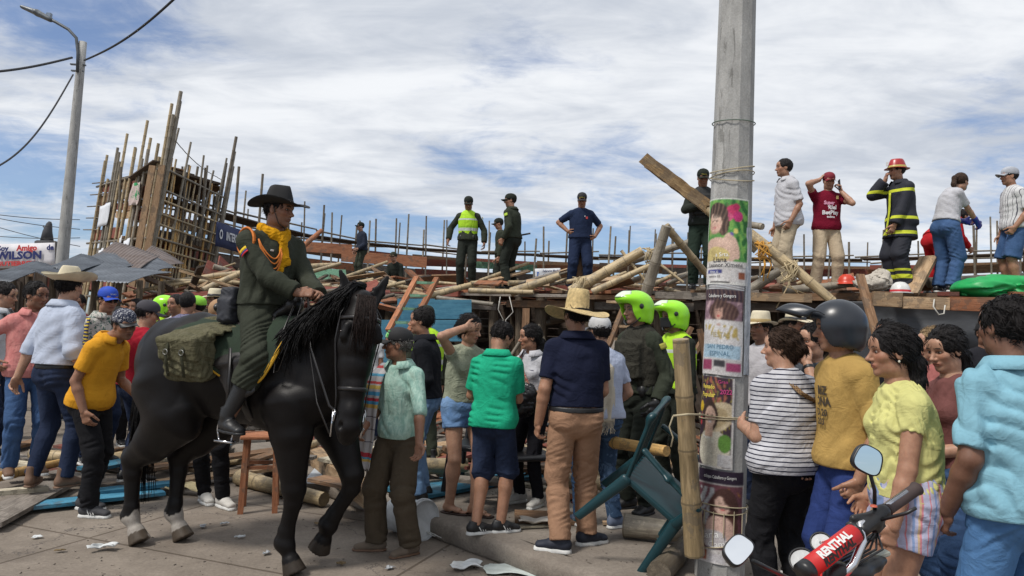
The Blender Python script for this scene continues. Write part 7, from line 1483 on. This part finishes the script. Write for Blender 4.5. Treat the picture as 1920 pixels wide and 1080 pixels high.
who('man in mustard yellow shirt leaning forward in a patterned cap', 158, 962, 547, 100, hx=.01, z0=0, H=1.74, skin='brown', lf=15, hunch=.035, nk=26, top=T_(cloth('shirt_mustard', (.62, .29, .022)), sleeve=.66, collar=True, placket=True, hem=-.10, loose=.026, amp=.008, flare=.03), bot=J_(blkc, loose=.016), shoes=('sneaker', gry, whs), hat=cap(cloth('cap_pattern', (.03, .035, .06), 'blotch', c2=(.5, .5, .52), sc=60, th=.55), blk), head=(26, 10, 4), rf=(.10, .12, .085), lft=(-.10, -.08, .085), rh=(.20, .10, .86), lh=(-.2, .28, .95), rfy=-8, lfy=-5, mou=.0)
who('man in crimson shirt and grey cap beside the horse\'s rump', 245, 905, 560, 35, hx=.02, z0=.05, skin='mid', bulk=.2, top=T_(cloth('shirt_crimson', (.30, .012, .025)), sleeve=.7, loose=.02), bot=J_(den), shoes=sn, hat=cap(plain('cap_charcoal', (.045, .042, .052), .85), plain('cap_charcoal', (.045, .042, .052), .85)), head=(25, 12, 0), lh=(-.28, .30, 1.05), rh=(.2, .3, 1.05))
who('man with grey T-shirt arm raised just behind the crimson shirt', 222, None, 575, 150, d=8.6, z0=.12, skin='mid', top=T_(cloth('tee_navy', (.014, .018, .035))), bot=J_(blkc), shoes=sn)
# --- heads beyond the horse's back
who('traffic policeman in lime helmet and vest beyond the horse rump', 296, None, 550, 60, hx=.05, d=9.6, z0=.12, skin='mid', top=T_(pol, sleeve=1.9), bot=J_(pol), shoes=('boot', blk, blk), hat=police_helmet, head=(20, 5, 0), acc=[vest(hv)])
who('dark-haired man right of the lime helmet beyond the horse', 336, None, 552, 200, d=9.4, z0=.12, skin='tan', top=T_(cloth('tee_pale', (.5, .48, .5))), bot=J_(denm), shoes=sn)
who('man in patterned shirt with his back turned beyond the horse', 345, None, 547, 5, d=8.7, z0=.12, skin='brown', bulk=.2, top=T_(cloth('shirt_cosmic', (.16, .16, .24), 'blotch', c2=(.04, .03, .08), sc=18)), bot=J_(den), shoes=sn)
who('man in lime and white cap beyond the horse\'s back', 378, None, 553, 270, hx=.02, d=9.0, z0=.12, skin='mid', top=T_(cloth('tee_dark', (.02, .02, .025))), bot=J_(den), shoes=sn, hat=cap(plain('cap_lime', (.25, .6, .05), .8), whs))
who('man in tan cap and grey shirt whose legs show behind the horse', 405, 945, 561, 200, hx=.01, z0=0, skin='brown', top=T_(cloth('shirt_grey', (.13, .13, .14))), bot=J_(blkc, loose=.006), shoes=('sneaker', wsh, whs), hat=cap(plain('cap_tan', (.32, .19, .10), .85), plain('cap_tan', (.32, .19, .10), .85)), rf=(.13, .0, .085), lft=(-.12, .06, .085), rfy=-60, lfy=-70, head=(0, 20, 0))
who('man in cream hat and yellow shirt behind the rider\'s pouch', 412, None, 537, 215, hx=.05, d=9.5, z0=.12, skin='brown', top=T_(cloth('tee_lemon', (.6, .55, .2)), collar=True), bot=J_(den), shoes=sn, hat=brim_hat(plain('straw_cream', (.62, .55, .40), .8), .15, .10, .01, .01, blk))
for a in (('dark-haired woman between the pink shirt and the cowboy hat', 66, 548, 160, 8.8, 1, 'bun', 'tee_rose', (.3, .1, .1)), ('man with short dark hair right of the blue cap, farther back', 262, 560, 200, 10.5, 0, 'short', 'tee_sand', (.4, .34, .24)), ('woman with dark hair just left of the tan cap', 365, 566, 215, 10.2, 1, 'low', 'tee_teal', (.05, .2, .2)),
          ('dark-haired person in red far behind the blue cap', 150, 552, 170, 10.5, 0, 'short', 'tee_red', (.4, .03, .03)), ('man in navy top at the foot of the fallen roof, far left', 8, 556, 120, 9.5, 0, 'short', 'tee_navy', (.014, .018, .035)), ('woman in white half hidden past the old man\'s cap', 700, 600, 200, 9.6, 1, 'low', 'shirt_white', (.50, .51, .53))):
    who(a[0], a[1], None, a[2], a[3], d=a[4], z0=.12, fem=a[5], hair=a[6], skin='brown', top=T_(cloth(a[7], a[8])), bot=J_(den), shoes=sn)
# --- centre
gc = cloth('shirt_seagreen', (.22, .38, .33), 'soft', c2=(.38, .54, .47), sc=30)
sc_ = bands('scarf_bands', (.42, .41, .42), SIL, [(.55, 3, (.42, .41, .42)), (.70, .72, (.55, .38, .10)), (.72, .735, (.08, .30, .48)), (.735, .77, (.42, .03, .05)), (.85, .857, (.06, .05, .08)), (.95, .957, (.06, .05, .08)), (1.05, 1.057, (.06, .05, .08)), (1.12, 1.15, (.50, .33, .08)), (1.15, 1.175, (.06, .28, .48)), (1.175, 1.20, (.42, .03, .05)), (1.22, 1.25, (.06, .28, .48)), (1.27, 1.30, (.55, .40, .1)), (1.31, 1.33, (.42, .05, .05)), (1.37, 1.39, (.08, .3, .45)), (1.43, 1.45, (.45, .05, .05))])
who('old man in sea-green shirt and green cap with a striped scarf over his shoulder', 740, 1036, 612, 212, hx=.015, z0=0, skin='brown', hairc='grey', top=T_(gc, sleeve=1.12, collar=True, placket=True, hem=-.06, loose=.014, amp=.007), bot=J_(cloth('trousers_olive', (.075, .058, .040)), loose=.026, cuff=.006), shoes=('shoe', plain('suede_brown', (.15, .115, .085), .9), brl),
    hat=cap(plain('cap_black', (.012, .012, .014), .8), plain('cap_black', (.012, .012, .014), .8), front=cloth('cap_green', (.04, .45, .08), 'blotch', c2=(.45, .65, .35), sc=30)), head=(52, -2, 0), rh=(.20, .20, .96), lh=(-.36, .20, .90), lfd=(-.25, .35, -.9), lpn=(.1, .95, .3), lc=.25, le=(-.8, -.6, 0), rfy=52, lfy=18, rf=(.15, .05, .085), lft=(-.13, -.03, .085), jaw=.94,
    acc=[strip(lambda P: [P.N + P.sv * .10 - P.fv * .09, P.N + P.sv * .13 - P.fv * .0 + P.ax * .012, P.sp(.88) + P.sv * .15 + P.fv * .115, P.sp(.7) + P.sv * .16 + P.fv * .15, P.sp(.3) + P.sv * .19 + P.fv * .155, P.sp(-.05) + P.sv * .21 + P.fv * .14, P.sp(-.55) + P.sv * .235 + P.fv * .13], [.13, .17], sc_, 'scarf', lambda P: P.sv, fringe=plain('fringe_grey', (.42, .38, .33), .9), wave=.012)])
who('young man in black shirt and light jeans behind the old man', 790, 938, 577, 275, z0=.15, skin='tan', bulk=.1, top=T_(cloth('shirt_black', (.012, .013, .017)), sleeve=1.9, collar=True), bot=J_(denl, loose=.012), shoes=('sneaker', blk, blk), head=(-5, 0, 0), lh=(-.12, .12, .93))
who('policeman in cap and lime vest hidden behind the young man in black', 803, None, 570, 330, hx=.02, d=8.0, z0=.15, skin='mid', top=T_(pol, sleeve=1.9), bot=J_(pol), shoes=('boot', blk, blk), hat=cap(pols, pols), acc=[vest(hv)])
who('woman in sage top and denim shorts holding her forehead', 862, 962, 590, 152, z0=.15, fem=1, bulk=.35, belly=.25, skin='mid', hair='bun', hairt=1.5, top=T_(cloth('top_sage', (.27, .29, .215), bump=.5), sleeve=.14, hem=.10, loose=.0, amp=.005), bot=J_(denl if False else cloth('denim_shorts', (.10, .20, .40), 'denim', c2=(.20, .32, .52)), len=.36, loose=.012, cuff=.006), shoes=('flip', plain('rubber_brown2', (.04, .02, .015), .7)), head=(-34, 12, 0),
    rh=(.085, .155, 1.635), re=(1, .35, -.1), rfd=(-1, .15, .12), rpn=(.1, -1, .0), rc=.12, spread=.3, lh=(-.19, .12, .92), lft=(-.08, .12, .085), rf=(.09, -.03, .085), rfy=-42, lfy=-38, shr=.03)
who('boy in bright green polo and dark shorts seen from behind, looking down', 918, 1000, 600, 22, z0=.15, skin='tan', top=T_(cloth('polo_green', (.015, .36, .20)), sleeve=.78, collar=True, hem=-.12, loose=.028, amp=.008, gap=20), bot=J_(den, len=1.05, loose=.016, cuff=.01), shoes=sn, head=(22, 36, 0), nk=22, rh=(.02, .28, 1.16), lh=(-.16, .30, 1.12), re=(.6, -.7, -.3), rf=(.07, .06, .085), lft=(-.09, -.08, .085), rfy=45, lfy=40, acc=[phone('r')])
who('woman in white polo with a red woven strap across her chest', 992, 946, 608, 222, z0=.15, fem=.6, skin='tan', hair='low', top=T_(cloth('polo_white', (.48, .48, .51)), sleeve=.7, collar=True, hem=.12, loose=.006), bot=J_(cloth('trousers_black', (.012, .012, .016)), loose=.003), shoes=('sneaker', wsh, whs), head=(34, 4, 0), lh=(-.10, .26, 1.05), rh=(.2, .15, .92), rf=(.12, 0, .085),
    acc=[strip(lambda P: [P.N + P.sv * .10 + P.fv * .02 + P.ax * .01, P.sp(.88) + P.sv * .08 + P.fv * .12, P.sp(.62) - P.sv * .02 + P.fv * .155, P.sp(.3) - P.sv * .12 + P.fv * .12], .045, cloth('strap_red', (.35, .02, .03), 'plaid', c2=(.5, .4, .3), sc=60), 'bag_strap', lambda P: P.sv), chest_text([('Gobernacion', -.07, .74, .02, ('navy2', (.05, .05, .1)), .9)], .13)])
who('man in navy polo, tan chinos and tall straw hat seen from behind', 1072, 1030, 528, 350, hx=.105, z0=.15, bulk=.35, belly=.1, skin='tan', top=T_(cloth('polo_navy', (.010, .013, .032)), sleeve=.74, collar=True, hem=.10, loose=.012, amp=.007), bot=J_(cloth('chinos_tan', (.32, .185, .115)), belt=blk, loose=.018, cuff=.002), shoes=('sneaker', nvs, whs), head=(-12, 0, 2), hat=brim_hat(plain('straw_tall', (.56, .42, .20), .75, 0, .2, .8, 40), .245, .150, .010, .055, None, 1, 3, .015, .092, .88, 'hat', .035), lh=(-.255, .04, .86), rh=(.14, .22, .95), lc=.5, lfy=-62, rfy=72, rf=(.13, .10, .085), lft=(-.10, -.06, .085))
who('man in white shirt with a cream shawl over his shoulder behind the navy polo', 1122, 990, 588, 330, hx=.02, z0=.15, skin='mid', bulk=.1, top=T_(cloth('shirt_paleblue', (.42, .47, .60)), sleeve=.7, hem=-.05, loose=.02), bot=J_(cloth('jeans_worn', (.04, .075, .14), 'blotch', c2=(.09, .15, .25), sc=8), loose=.01), shoes=('sneaker', plain('shoe_greyblue', (.12, .15, .22), .7), whs), hat=cap(plain('cap_white', (.5, .5, .5), .8), plain('cap_grey', (.1, .1, .11), .8)), rf=(.13, -.05, .085), lft=(-.11, .1, .085), rfy=80, lfy=10, rh=(.24, .2, .98), lh=(-.2, .2, 1.0),
    acc=[strip(lambda P: [P.sp(.6) - P.sv * .02 + P.fv * .17, P.N - P.sv * .08 + P.fv * .06 + P.ax * .02, P.N - P.sv * .09 - P.fv * .06 + P.ax * .0, P.sp(.75) - P.sv * .06 - P.fv * .145, P.sp(.3) - P.sv * .06 - P.fv * .15, P.sp(-.10) - P.sv * .07 - P.fv * .16], .17, cloth('shawl_cream', (.52, .47, .38)), 'shawl', lambda P: P.sv, fringe=plain('fringe_cream', (.5, .45, .36), .9), wave=.01)])
who('policewoman in lime helmet and dark body armour facing left', 1195, 958, 541, 236, hx=.055, z0=.15, skin='mid', bulk=.1, hair='bald', top=T_(pol, sleeve=1.93, hem=.04, loose=.02, amp=.0062), bot=J_(pols, loose=.02), shoes=('boot', blk, blk), hat=police_helmet, head=(8, 2, 0), lh=(-.26, .08, .90), rh=(.12, .30, 1.15), gloves=blk, acc=[vest(cloth('armour', (.040, .038, .030), bump=.6), .16, .94, .042, True, 'body_armour'), duty_belt, patch(-1, ('gold', (.35, .33, .05)), .22)])
who('second green-helmeted policeman in lime vest beside the bamboo post', 1272, None, 559, 240, hx=.055, d=6.9, z0=.15, skin='tan', hair='bald', top=T_(pols, sleeve=1.93), bot=J_(pols), shoes=('boot', blk, blk), hat=police_helmet, head=(14, 0, 0), acc=[vest(hv, .1), strip(lambda P: [P.C + P.M @ np.array((.08, .06, -.05)), P.C + P.M @ np.array((0, .125, -.05)), P.C + P.M @ np.array((-.08, .06, -.05))], .09, blk, 'face_covering', lambda P: P.ax)])
# --- right of the utility pole
who('woman in white top with navy stripes beside the utility pole, back turned', 1480, None, 614, 338, d=4.0, z0=.15, fem=.6, bulk=1.3, belly=.7, skin='mid', hair='bun', hairc='brown', top=T_(cloth('top_striped', (.50, .50, .53), 'hstripe', c2=(.012, .014, .035), sc=38, w=.26), sleeve=.72, hem=-.10, loose=.008, minw=.18), bot=J_(blkc, loose=.01), shoes=sn, head=(-42, 0, 0), rh=(.10, .26, 1.14), lh=(-.12, .26, 1.12), re=(1, -.6, -.4),
    acc=[strip(lambda P: [P.N - P.sv * .09 + P.fv * .03, P.N - P.sv * .07 - P.fv * .07, P.sp(.82) - P.sv * .04 - P.fv * .175, P.sp(.64) + P.sv * .14 - P.fv * .18], .035, cloth('strap_brown', (.10, .05, .03), 'plaid', c2=(.3, .2, .1), sc=80), 'bag_strap', lambda P: P.sv)])
who('man in black crash helmet and mustard T-shirt looking left', 1592, None, 562, 266, hx=.03, d=3.75, z0=.15, bulk=.25, skin='tan', hair='bald', top=T_(cloth('tee_mustard', (.42, .27, .085)), sleeve=.85, hem=-.03, loose=.028, amp=.0062), bot=J_(cloth('trousers_blue', (.025, .045, .16)), loose=.014), shoes=sn, hat=lambda P: helmet(P, plain('helmet_black', (.022, .026, .034), .32, 0, .1, .02), True), head=(16, 2, 0), lh=(-.22, .06, .87), lc=.9, le=(-.5, -1, 0), rh=(.2, .1, .9), lpn=(1, .1, 0),
    acc=[chest_text([('RIZ', -.02, .72, .062, ('inkdark', (.05, .035, .02)), 1), ('ONA', -.02, .61, .062, ('inkdark', (.05, .035, .02)), 1), ('D 20', -.02, .50, .05, ('inkdark', (.05, .035, .02)), 1), ('203', -.02, .41, .045, ('inkdark', (.05, .035, .02)), 1)], .150), patch(-1, ('gold', (.35, .33, .05)), .0) if False else (lambda P: None)])
who('woman in pale yellow T-shirt and candy-striped shorts by the motorcycle', 1700, None, 611, 276, d=3.15, z0=.15, fem=1, bulk=.55, belly=.35, skin='tan', hair='low', hairt=1.6, top=T_(cloth('tee_yellow', (.58, .56, .22)), sleeve=.42, hem=.05, loose=.004, amp=.006, fr=55, minw=.0), bot=J_(cloth('shorts_candy', (.42, .42, .55), 'vstripe', c2=(.55, .22, .25), c3=(.22, .30, .50), c4=(.55, .40, .25), sc=11, rz=90), len=.40, loose=.024, waist=.16), shoes=('flip', blk), head=(-2, 3, 0), lh=(-.235, .15, .86), le=(-.6, -1, 0), lc=.75, lpn=(1, .1, 0), rh=(.19, .1, .9), acc=[earrings])
who('woman with dark ponytail and jeans behind the yellow T-shirt', 1796, None, 614, 268, d=3.75, z0=.15, fem=.8, bulk=.3, skin='mid', hair='low', hairt=1.4, top=T_(cloth('top_mauve', (.16, .065, .06)), sleeve=.5, hem=.08, loose=.0), bot=J_(denm, loose=.004), shoes=sn, head=(-16, 14, 0), lh=(-.05, .22, 1.05))
who('blonde woman glimpsed behind the ponytailed woman', 1766, None, 614, 275, d=5.0, z0=.15, fem=1, skin='mid', hair='bun', hairc='blond', top=T_(cloth('top_rose', (.35, .12, .11)), sleeve=.4), bot=J_(denm), shoes=sn, head=(0, 5, 0))
who('man in black and white cap far behind the light blue polo', 1843, None, 598, 190, hx=.02, d=7.4, z0=.15, skin='brown', top=T_(cloth('tee_dark', (.02, .02, .025))), bot=J_(den), shoes=sn, hat=cap(plain('cap_black', (.012, .012, .014), .8), plain('cap_black', (.012, .012, .014), .8), front=plain('cap_white', (.5, .5, .5), .8), text='RACING', tcol=blk))
who('man in light blue polo and jeans at the right edge seen from behind', 1912, None, 554, 352, d=2.9, z0=.12, bulk=.55, belly=.35, skin='dark', hairt=.9, top=T_(cloth('polo_skyblue', (.21, .41, .50)), sleeve=.85, collar=True, hem=-.10, loose=.020, amp=.009), bot=J_(denm if False else cloth('denim_sky', (.06, .15, .32), 'denim', c2=(.10, .22, .42)), loose=.016), shoes=sn, head=(-6, 0, 0), lh=(-.235, .10, .88), rh=(.24, .1, .9), low=2)
who('man in cream hat with dark band, left of the pair beyond the pole', 1434, None, 575, 235, hx=.06, d=6.4, z0=.15, skin='brown', top=T_(cloth('tee_pale', (.5, .48, .5))), bot=J_(den), shoes=sn, hat=brim_hat(plain('straw_cream', (.62, .55, .40), .8), .155, .105, .015, .02, plain('band_gold', (.35, .25, .10))))
who('man in cream hat with black band, right of the pair beyond the pole', 1480, None, 572, 150, hx=.06, d=6.9, z0=.15, skin='brown', top=T_(cloth('tee_pale', (.5, .48, .5))), bot=J_(den), shoes=sn, hat=brim_hat(plain('straw_cream', (.62, .55, .40), .8), .15, .115, .015, .02, blk))
who('woman in grey T-shirt with a hand at her mouth behind the crash helmet', 1532, None, 606, 225, d=4.75, z0=.15, fem=.5, bulk=.3, skin='mid', hair='bun', top=T_(cloth('tee_slate', (.06, .068, .08)), sleeve=.6, hem=.0), bot=J_(blkc, loose=.03), shoes=('sneaker', blk, whs), head=(25, 5, 0), lh=(-.02, .20, 1.47), le=(-.7, -.2, -1), lfd=(.5, .2, .8), lpn=(.5, -.8, .2), lc=.6, rh=(.10, .28, 1.42), re=(.7, -.3, -1), rfd=(-.3, -.1, 1), rc=.5, acc=[lambda P: MB().lathe([(.031, -.015), (.034, -.01), (.034, .01), (.031, .015)], 16, Matrix.Translation(Vector(lerp(P.J['WL'], P.J['EL'], .12))) @ align(P.J['WL'] - P.J['EL']).to_4x4()).build('wristwatch', blk, P.root, True) and None])
who('dark-haired man behind the yellow T-shirt woman, partly hidden', 1672, None, 600, 240, d=5.6, z0=.15, skin='brown', top=T_(cloth('tee_dark', (.02, .02, .025))), bot=J_(den), shoes=sn)
who('woman in rose top between the pair in cream hats and the grey T-shirt', 1505, None, 603, 200, d=7.6, z0=.15, fem=1, hair='low', skin='brown', top=T_(cloth('tee_rose', (.3, .1, .1))), bot=J_(den), shoes=sn)
# --- on the wreckage
Z = DZ
cp = lambda m_=pols, t=None: cap(m_, m_, text=t, tcol=plain('letters_gold', (.5, .42, .05), .7))
who('lone policeman in dark blue vest standing on the heap behind the rider', 672, None, 414, 232, hx=.02, d=20, z0=2.70, H=1.64, skin='mid', top=T_(cloth('vest_navy', (.022, .028, .045)), sleeve=1.9, loose=.03), bot=J_(pol), shoes=('boot', blk, blk), hat=cp(), lh=(-.18, .22, .95), rh=(.2, .1, .9), acc=[duty_belt])
who('policeman in lime vest standing on the deck with arms hanging', 871, None, 368, 186, hx=.02, d=13.6, z0=Z, skin='brown', top=T_(pol, sleeve=1.93, loose=.022), bot=J_(pols, loose=.02), shoes=('boot', blk, blk), hat=cp(), head=(-8, 22, 0), sw=.175, rh=(.36, .06, .92), lh=(-.32, .04, .88), re=(1, -1, 0), le=(-1, -1, 0), acc=[vest(hv, .22), duty_belt, patch(-1, ('gold', (.35, .33, .05)))])
who('short policeman in cap half hidden behind the bigger one', 934, None, 408, 262, hx=.02, d=15.5, z0=Z, skin='tan', top=T_(pol, sleeve=1.93), bot=J_(pols), shoes=('boot', blk, blk), hat=cp(pols, 'POLICIA'), head=(0, 12, 0))
who('tall policeman in green on the deck with his head turned left', 955, None, 361, 300, hx=.02, d=13.3, z0=Z, skin='tan', bulk=.1, top=T_(pol, sleeve=1.93, collar=True, loose=.022), bot=J_(pols, loose=.022), shoes=('boot', blk, blk), hat=cp(), head=(-38, 4, 0), lh=(-.24, .06, .90), acc=[duty_belt, patch(-1, ('lime', (.35, .50, .03)), .25, w=.035), lambda P: MB().tube([P.sp(.15) + P.sv * .16 - P.fv * .05, P.sp(.22) + P.sv * .26 - P.fv * .22], .016, 8).build('baton', blk, P.root) and None])
who('man in navy fire service uniform with both hands on his hips', 1083, None, 361, 178, hx=.02, d=12.8, z0=Z, skin='tan', bulk=.5, belly=.25, top=T_(cloth('uniform_navy', (.016, .026, .060)), sleeve=.85, hem=.02, loose=.016), bot=J_(cloth('uniform_navy', (.016, .026, .060)), loose=.026), shoes=('boot', blk, blk), hat=cp(plain('cap_black', (.012, .012, .014), .8), 'BOMBEROS'), head=(8, 20, 0), rh=(.23, .03, 1.06), re=(1, -.5, -.1), lh=(-.25, .03, .98), le=(-1, -.6, 0), rfd=(-.6, .5, -.4), lfd=(.6, .4, -.5), acc=[chest_mark(('red', (.5, .05, .05)), -.085, .72, .035, .04, off=.15), chest_mark(('white', (.6, .6, .6)), -.05, .77, .02, .02, off=.15)], rf=(.15, 0, .085), lft=(-.15, 0, .085))
who('policeman in black vest writing in a notepad behind the utility pole', 1312, None, 317, 195, hx=.02, d=10.9, z0=Z, skin='brown', bulk=.2, top=T_(pols, sleeve=1.93, loose=.022), bot=J_(cloth('police_trousers', (.018, .03, .022)), loose=.022), shoes=('boot', blk, blk), hat=cp(pols, 'POLICIA'), head=(-10, 18, 0), rh=(.02, .28, 1.20), lh=(-.10, .30, 1.18), re=(1, -.4, -.4), rfd=(-1, .3, 0), lfd=(1, .2, 0), gloves=None, acc=[vest(plain('vest_black', (.014, .015, .016), .8, 0, .2, .5), .1, .94, .036, True), duty_belt, lambda P: MB().box(P.J['WR'] + np.array((-.02, .08, .03)), (.15, .11, .012), Matrix.Rotation(R(35), 3, 'X'), .002).build('notepad', whs, P.root) and None])
who('man in loose white shirt and beige trousers looking left on the deck', 1474, None, 298, 262, d=10.1, z0=Z, skin='tan', belly=.15, hairt=1.2, top=T_(cloth('shirt_offwhite', (.50, .50, .53)), sleeve=.82, collar=True, hem=-.18, loose=.035, flare=.03, amp=.009), bot=J_(cloth('trousers_beige', (.42, .35, .25)), loose=.02), shoes=('shoe', brl, brl), head=(8, 0, 0), lh=(-.20, .07, .88))
mr = cloth('jersey_maroon', (.16, .006, .022))
who('man in maroon football jersey and cap holding a phone to his ear', 1547, None, 323, 182, hx=.02, d=10.2, z0=Z, skin='mid', bulk=.35, belly=.2, sw=.18, top=T_(mr, sleeve=.5, hem=-.06, loose=.016), bot=J_(cloth('trousers_sand', (.46, .37, .26)), loose=.026), shoes=('shoe', brl, brl), hat=cap(plain('cap_maroon', (.18, .008, .02), .8), plain('cap_maroon', (.18, .008, .02), .8)), head=(4, 10, 0), rh=(.135, .06, 1.64), re=(.8, .3, -1), rfd=(-.6, .1, .8), rpn=(-1, 0, -.3), lh=(-.15, .15, 1.46), le=(-.55, .2, -1), lfd=(.25, .05, 1), lpn=(1, 0, 0), lc=.55, rf=(.16, 0, .085), lft=(-.16, 0, .085), rfy=20, lfy=-20,
    acc=[chest_text([('Super', .02, .70, .075, ('pinkwhite', (.75, .35, .5)), .9), ('Riel', -.02, .57, .085, ('white2', (.7, .68, .7)), 1), ('BetPlay', 0, .42, .082, ('white2', (.7, .68, .7)), 1), ('tolima', 0, .30, .045, ('white2', (.7, .68, .7)), 1)], .152), chest_mark(('crest', (.55, .40, .15)), -.10, .86, .035, .05, off=.125), lambda P: MB().box(P.J["WL"] + np.array((.03, .0, .10)), (.012, .07, .15), Matrix.Rotation(R(12), 3, 'X'), .004).build('phone', plain('phone_black', (.01, .01, .012), .15), P.root) and None])
fc = (.014, .016, .026); fm = bands('turnout_coat', fc, YB, [(.755, .80, YB), (.95, .99, YB), (1.32, 1.36, YB)]); ft = bands('turnout_trousers', fc, YB, [(.17, .225, YB), (.27, .30, YB)])
def skirt(P): return [EC(P.sp(.1), P.sp(-.42), (.185, .15), (.235, .20), side=(1, 0, 0), k=.03, cap=(0, 1))]
who('firefighter in black coat with yellow bands and red helmet, hand at mouth', 1688, None, 297, 262, hx=.05, d=9.9, z0=Z, skin='tan', bulk=.4, hair='short', top=T_(fm, sleeve=1.93, hem=-.10, loose=.04, collar=True, extra=skirt, amp=.0062), bot=J_(ft, loose=.035, cuff=.01), shoes=('boot', blk, blk), head=(6, 2, 0), rh=(.05, .20, 1.50), re=(.8, -.2, -1), rfd=(-.3, -.1, 1), rpn=(-.2, -1, 0), rc=.7, lh=(-.14, .20, .86), le=(-.5, -1, 0),
    hat=brim_hat(plain('helmet_red', (.36, .025, .03), .3, 0, .1, .02), .150, .120, -.01, .012, plain('helmet_trim', (.5, .42, .10), .4), 0, 0, -.01, .110, .70, 'helmet', .040), acc=[lambda P: MB().box(P.C + P.M @ np.array((0, .125, .095)), (.05, .006, .055), None, .003).build('helmet_badge', whs, P.root) and None, strip(lambda P: [P.sp(.75) - P.sv * .02 + P.fv * .165, P.sp(.3) - P.sv * .02 + P.fv * .19, P.sp(-.35) - P.sv * .02 + P.fv * .21], .03, plain('yellow_tape', YB, .6), 'reflective_tape', lambda P: P.sv)])
who('woman in white blouse and flared jeans leaning right with blue gloves', 1772, None, 325, 72, d=9.7, z0=Z, H=1.66, fem=.8, bulk=.15, skin='mid', hair='pony', hairc='brown', lf=15, nk=24, tw=20, top=T_(cloth('blouse_white', (.46, .46, .49)), sleeve=.75, hem=.10, loose=.022, cuff=.012), bot=J_(denm, loose=.016, cuff=.022), shoes=sn, head=(-6, 8, 0), rh=(.10, .48, .98), lh=(-.10, .46, 1.04), gloves=plain('glove_blue', (.015, .03, .28), .35), rc=.4,
    acc=[strip(lambda P: [P.C + P.M @ np.array((.06, .05, -.05)), P.C + P.M @ np.array((0, .118, -.055)), P.C + P.M @ np.array((-.06, .05, -.05))], .075, plain('mask_pale', (.35, .5, .55), .8), 'face_mask', lambda P: P.ax, wave=0)])
who('rescuer in red overalls behind the woman with gloves', 1748, None, 405, 80, d=10.6, z0=Z, H=1.55, lf=45, nk=30, skin='tan', top=T_(cloth('overall_red', (.42, .015, .02)), sleeve=1.9, loose=.02), bot=J_(cloth('overall_red', (.42, .015, .02)), loose=.02, len=1.7), shoes=('boot', blk, blk), head=(0, 0, 0), rh=(.14, .55, .80), lh=(-.1, .5, .9))
who('man in striped white shirt and denim shorts at the right edge of the deck', 1903, None, 311, 278, hx=.02, d=9.9, z0=Z, skin='tan', bulk=.35, belly=.2, top=T_(cloth('shirt_pinstripe', (.58, .58, .58), 'vstripe', c2=(.10, .10, .12), c3=(.58, .58, .58), c4=(.58, .58, .58), sc=12, rz=0), sleeve=.8, hem=-.05, loose=.03), bot=J_(denm, len=.98, loose=.03, cuff=.01), shoes=('shoe', brl, brl), hat=cap(plain('cap_lightgrey', (.36, .38, .42), .8), plain('cap_lightgrey', (.36, .38, .42), .8)), lh=(-.20, .10, .90), lc=.6)
who('helper in cap crouching in the wreck between the lone policeman and the deck', 742, None, 498, 200, d=17.5, z0=1.75, H=1.6, hx=.02, skin='mid', top=T_(pols, sleeve=1.9), bot=J_(pols), shoes=('boot', blk, blk), hat=cp(pol), lf=20)
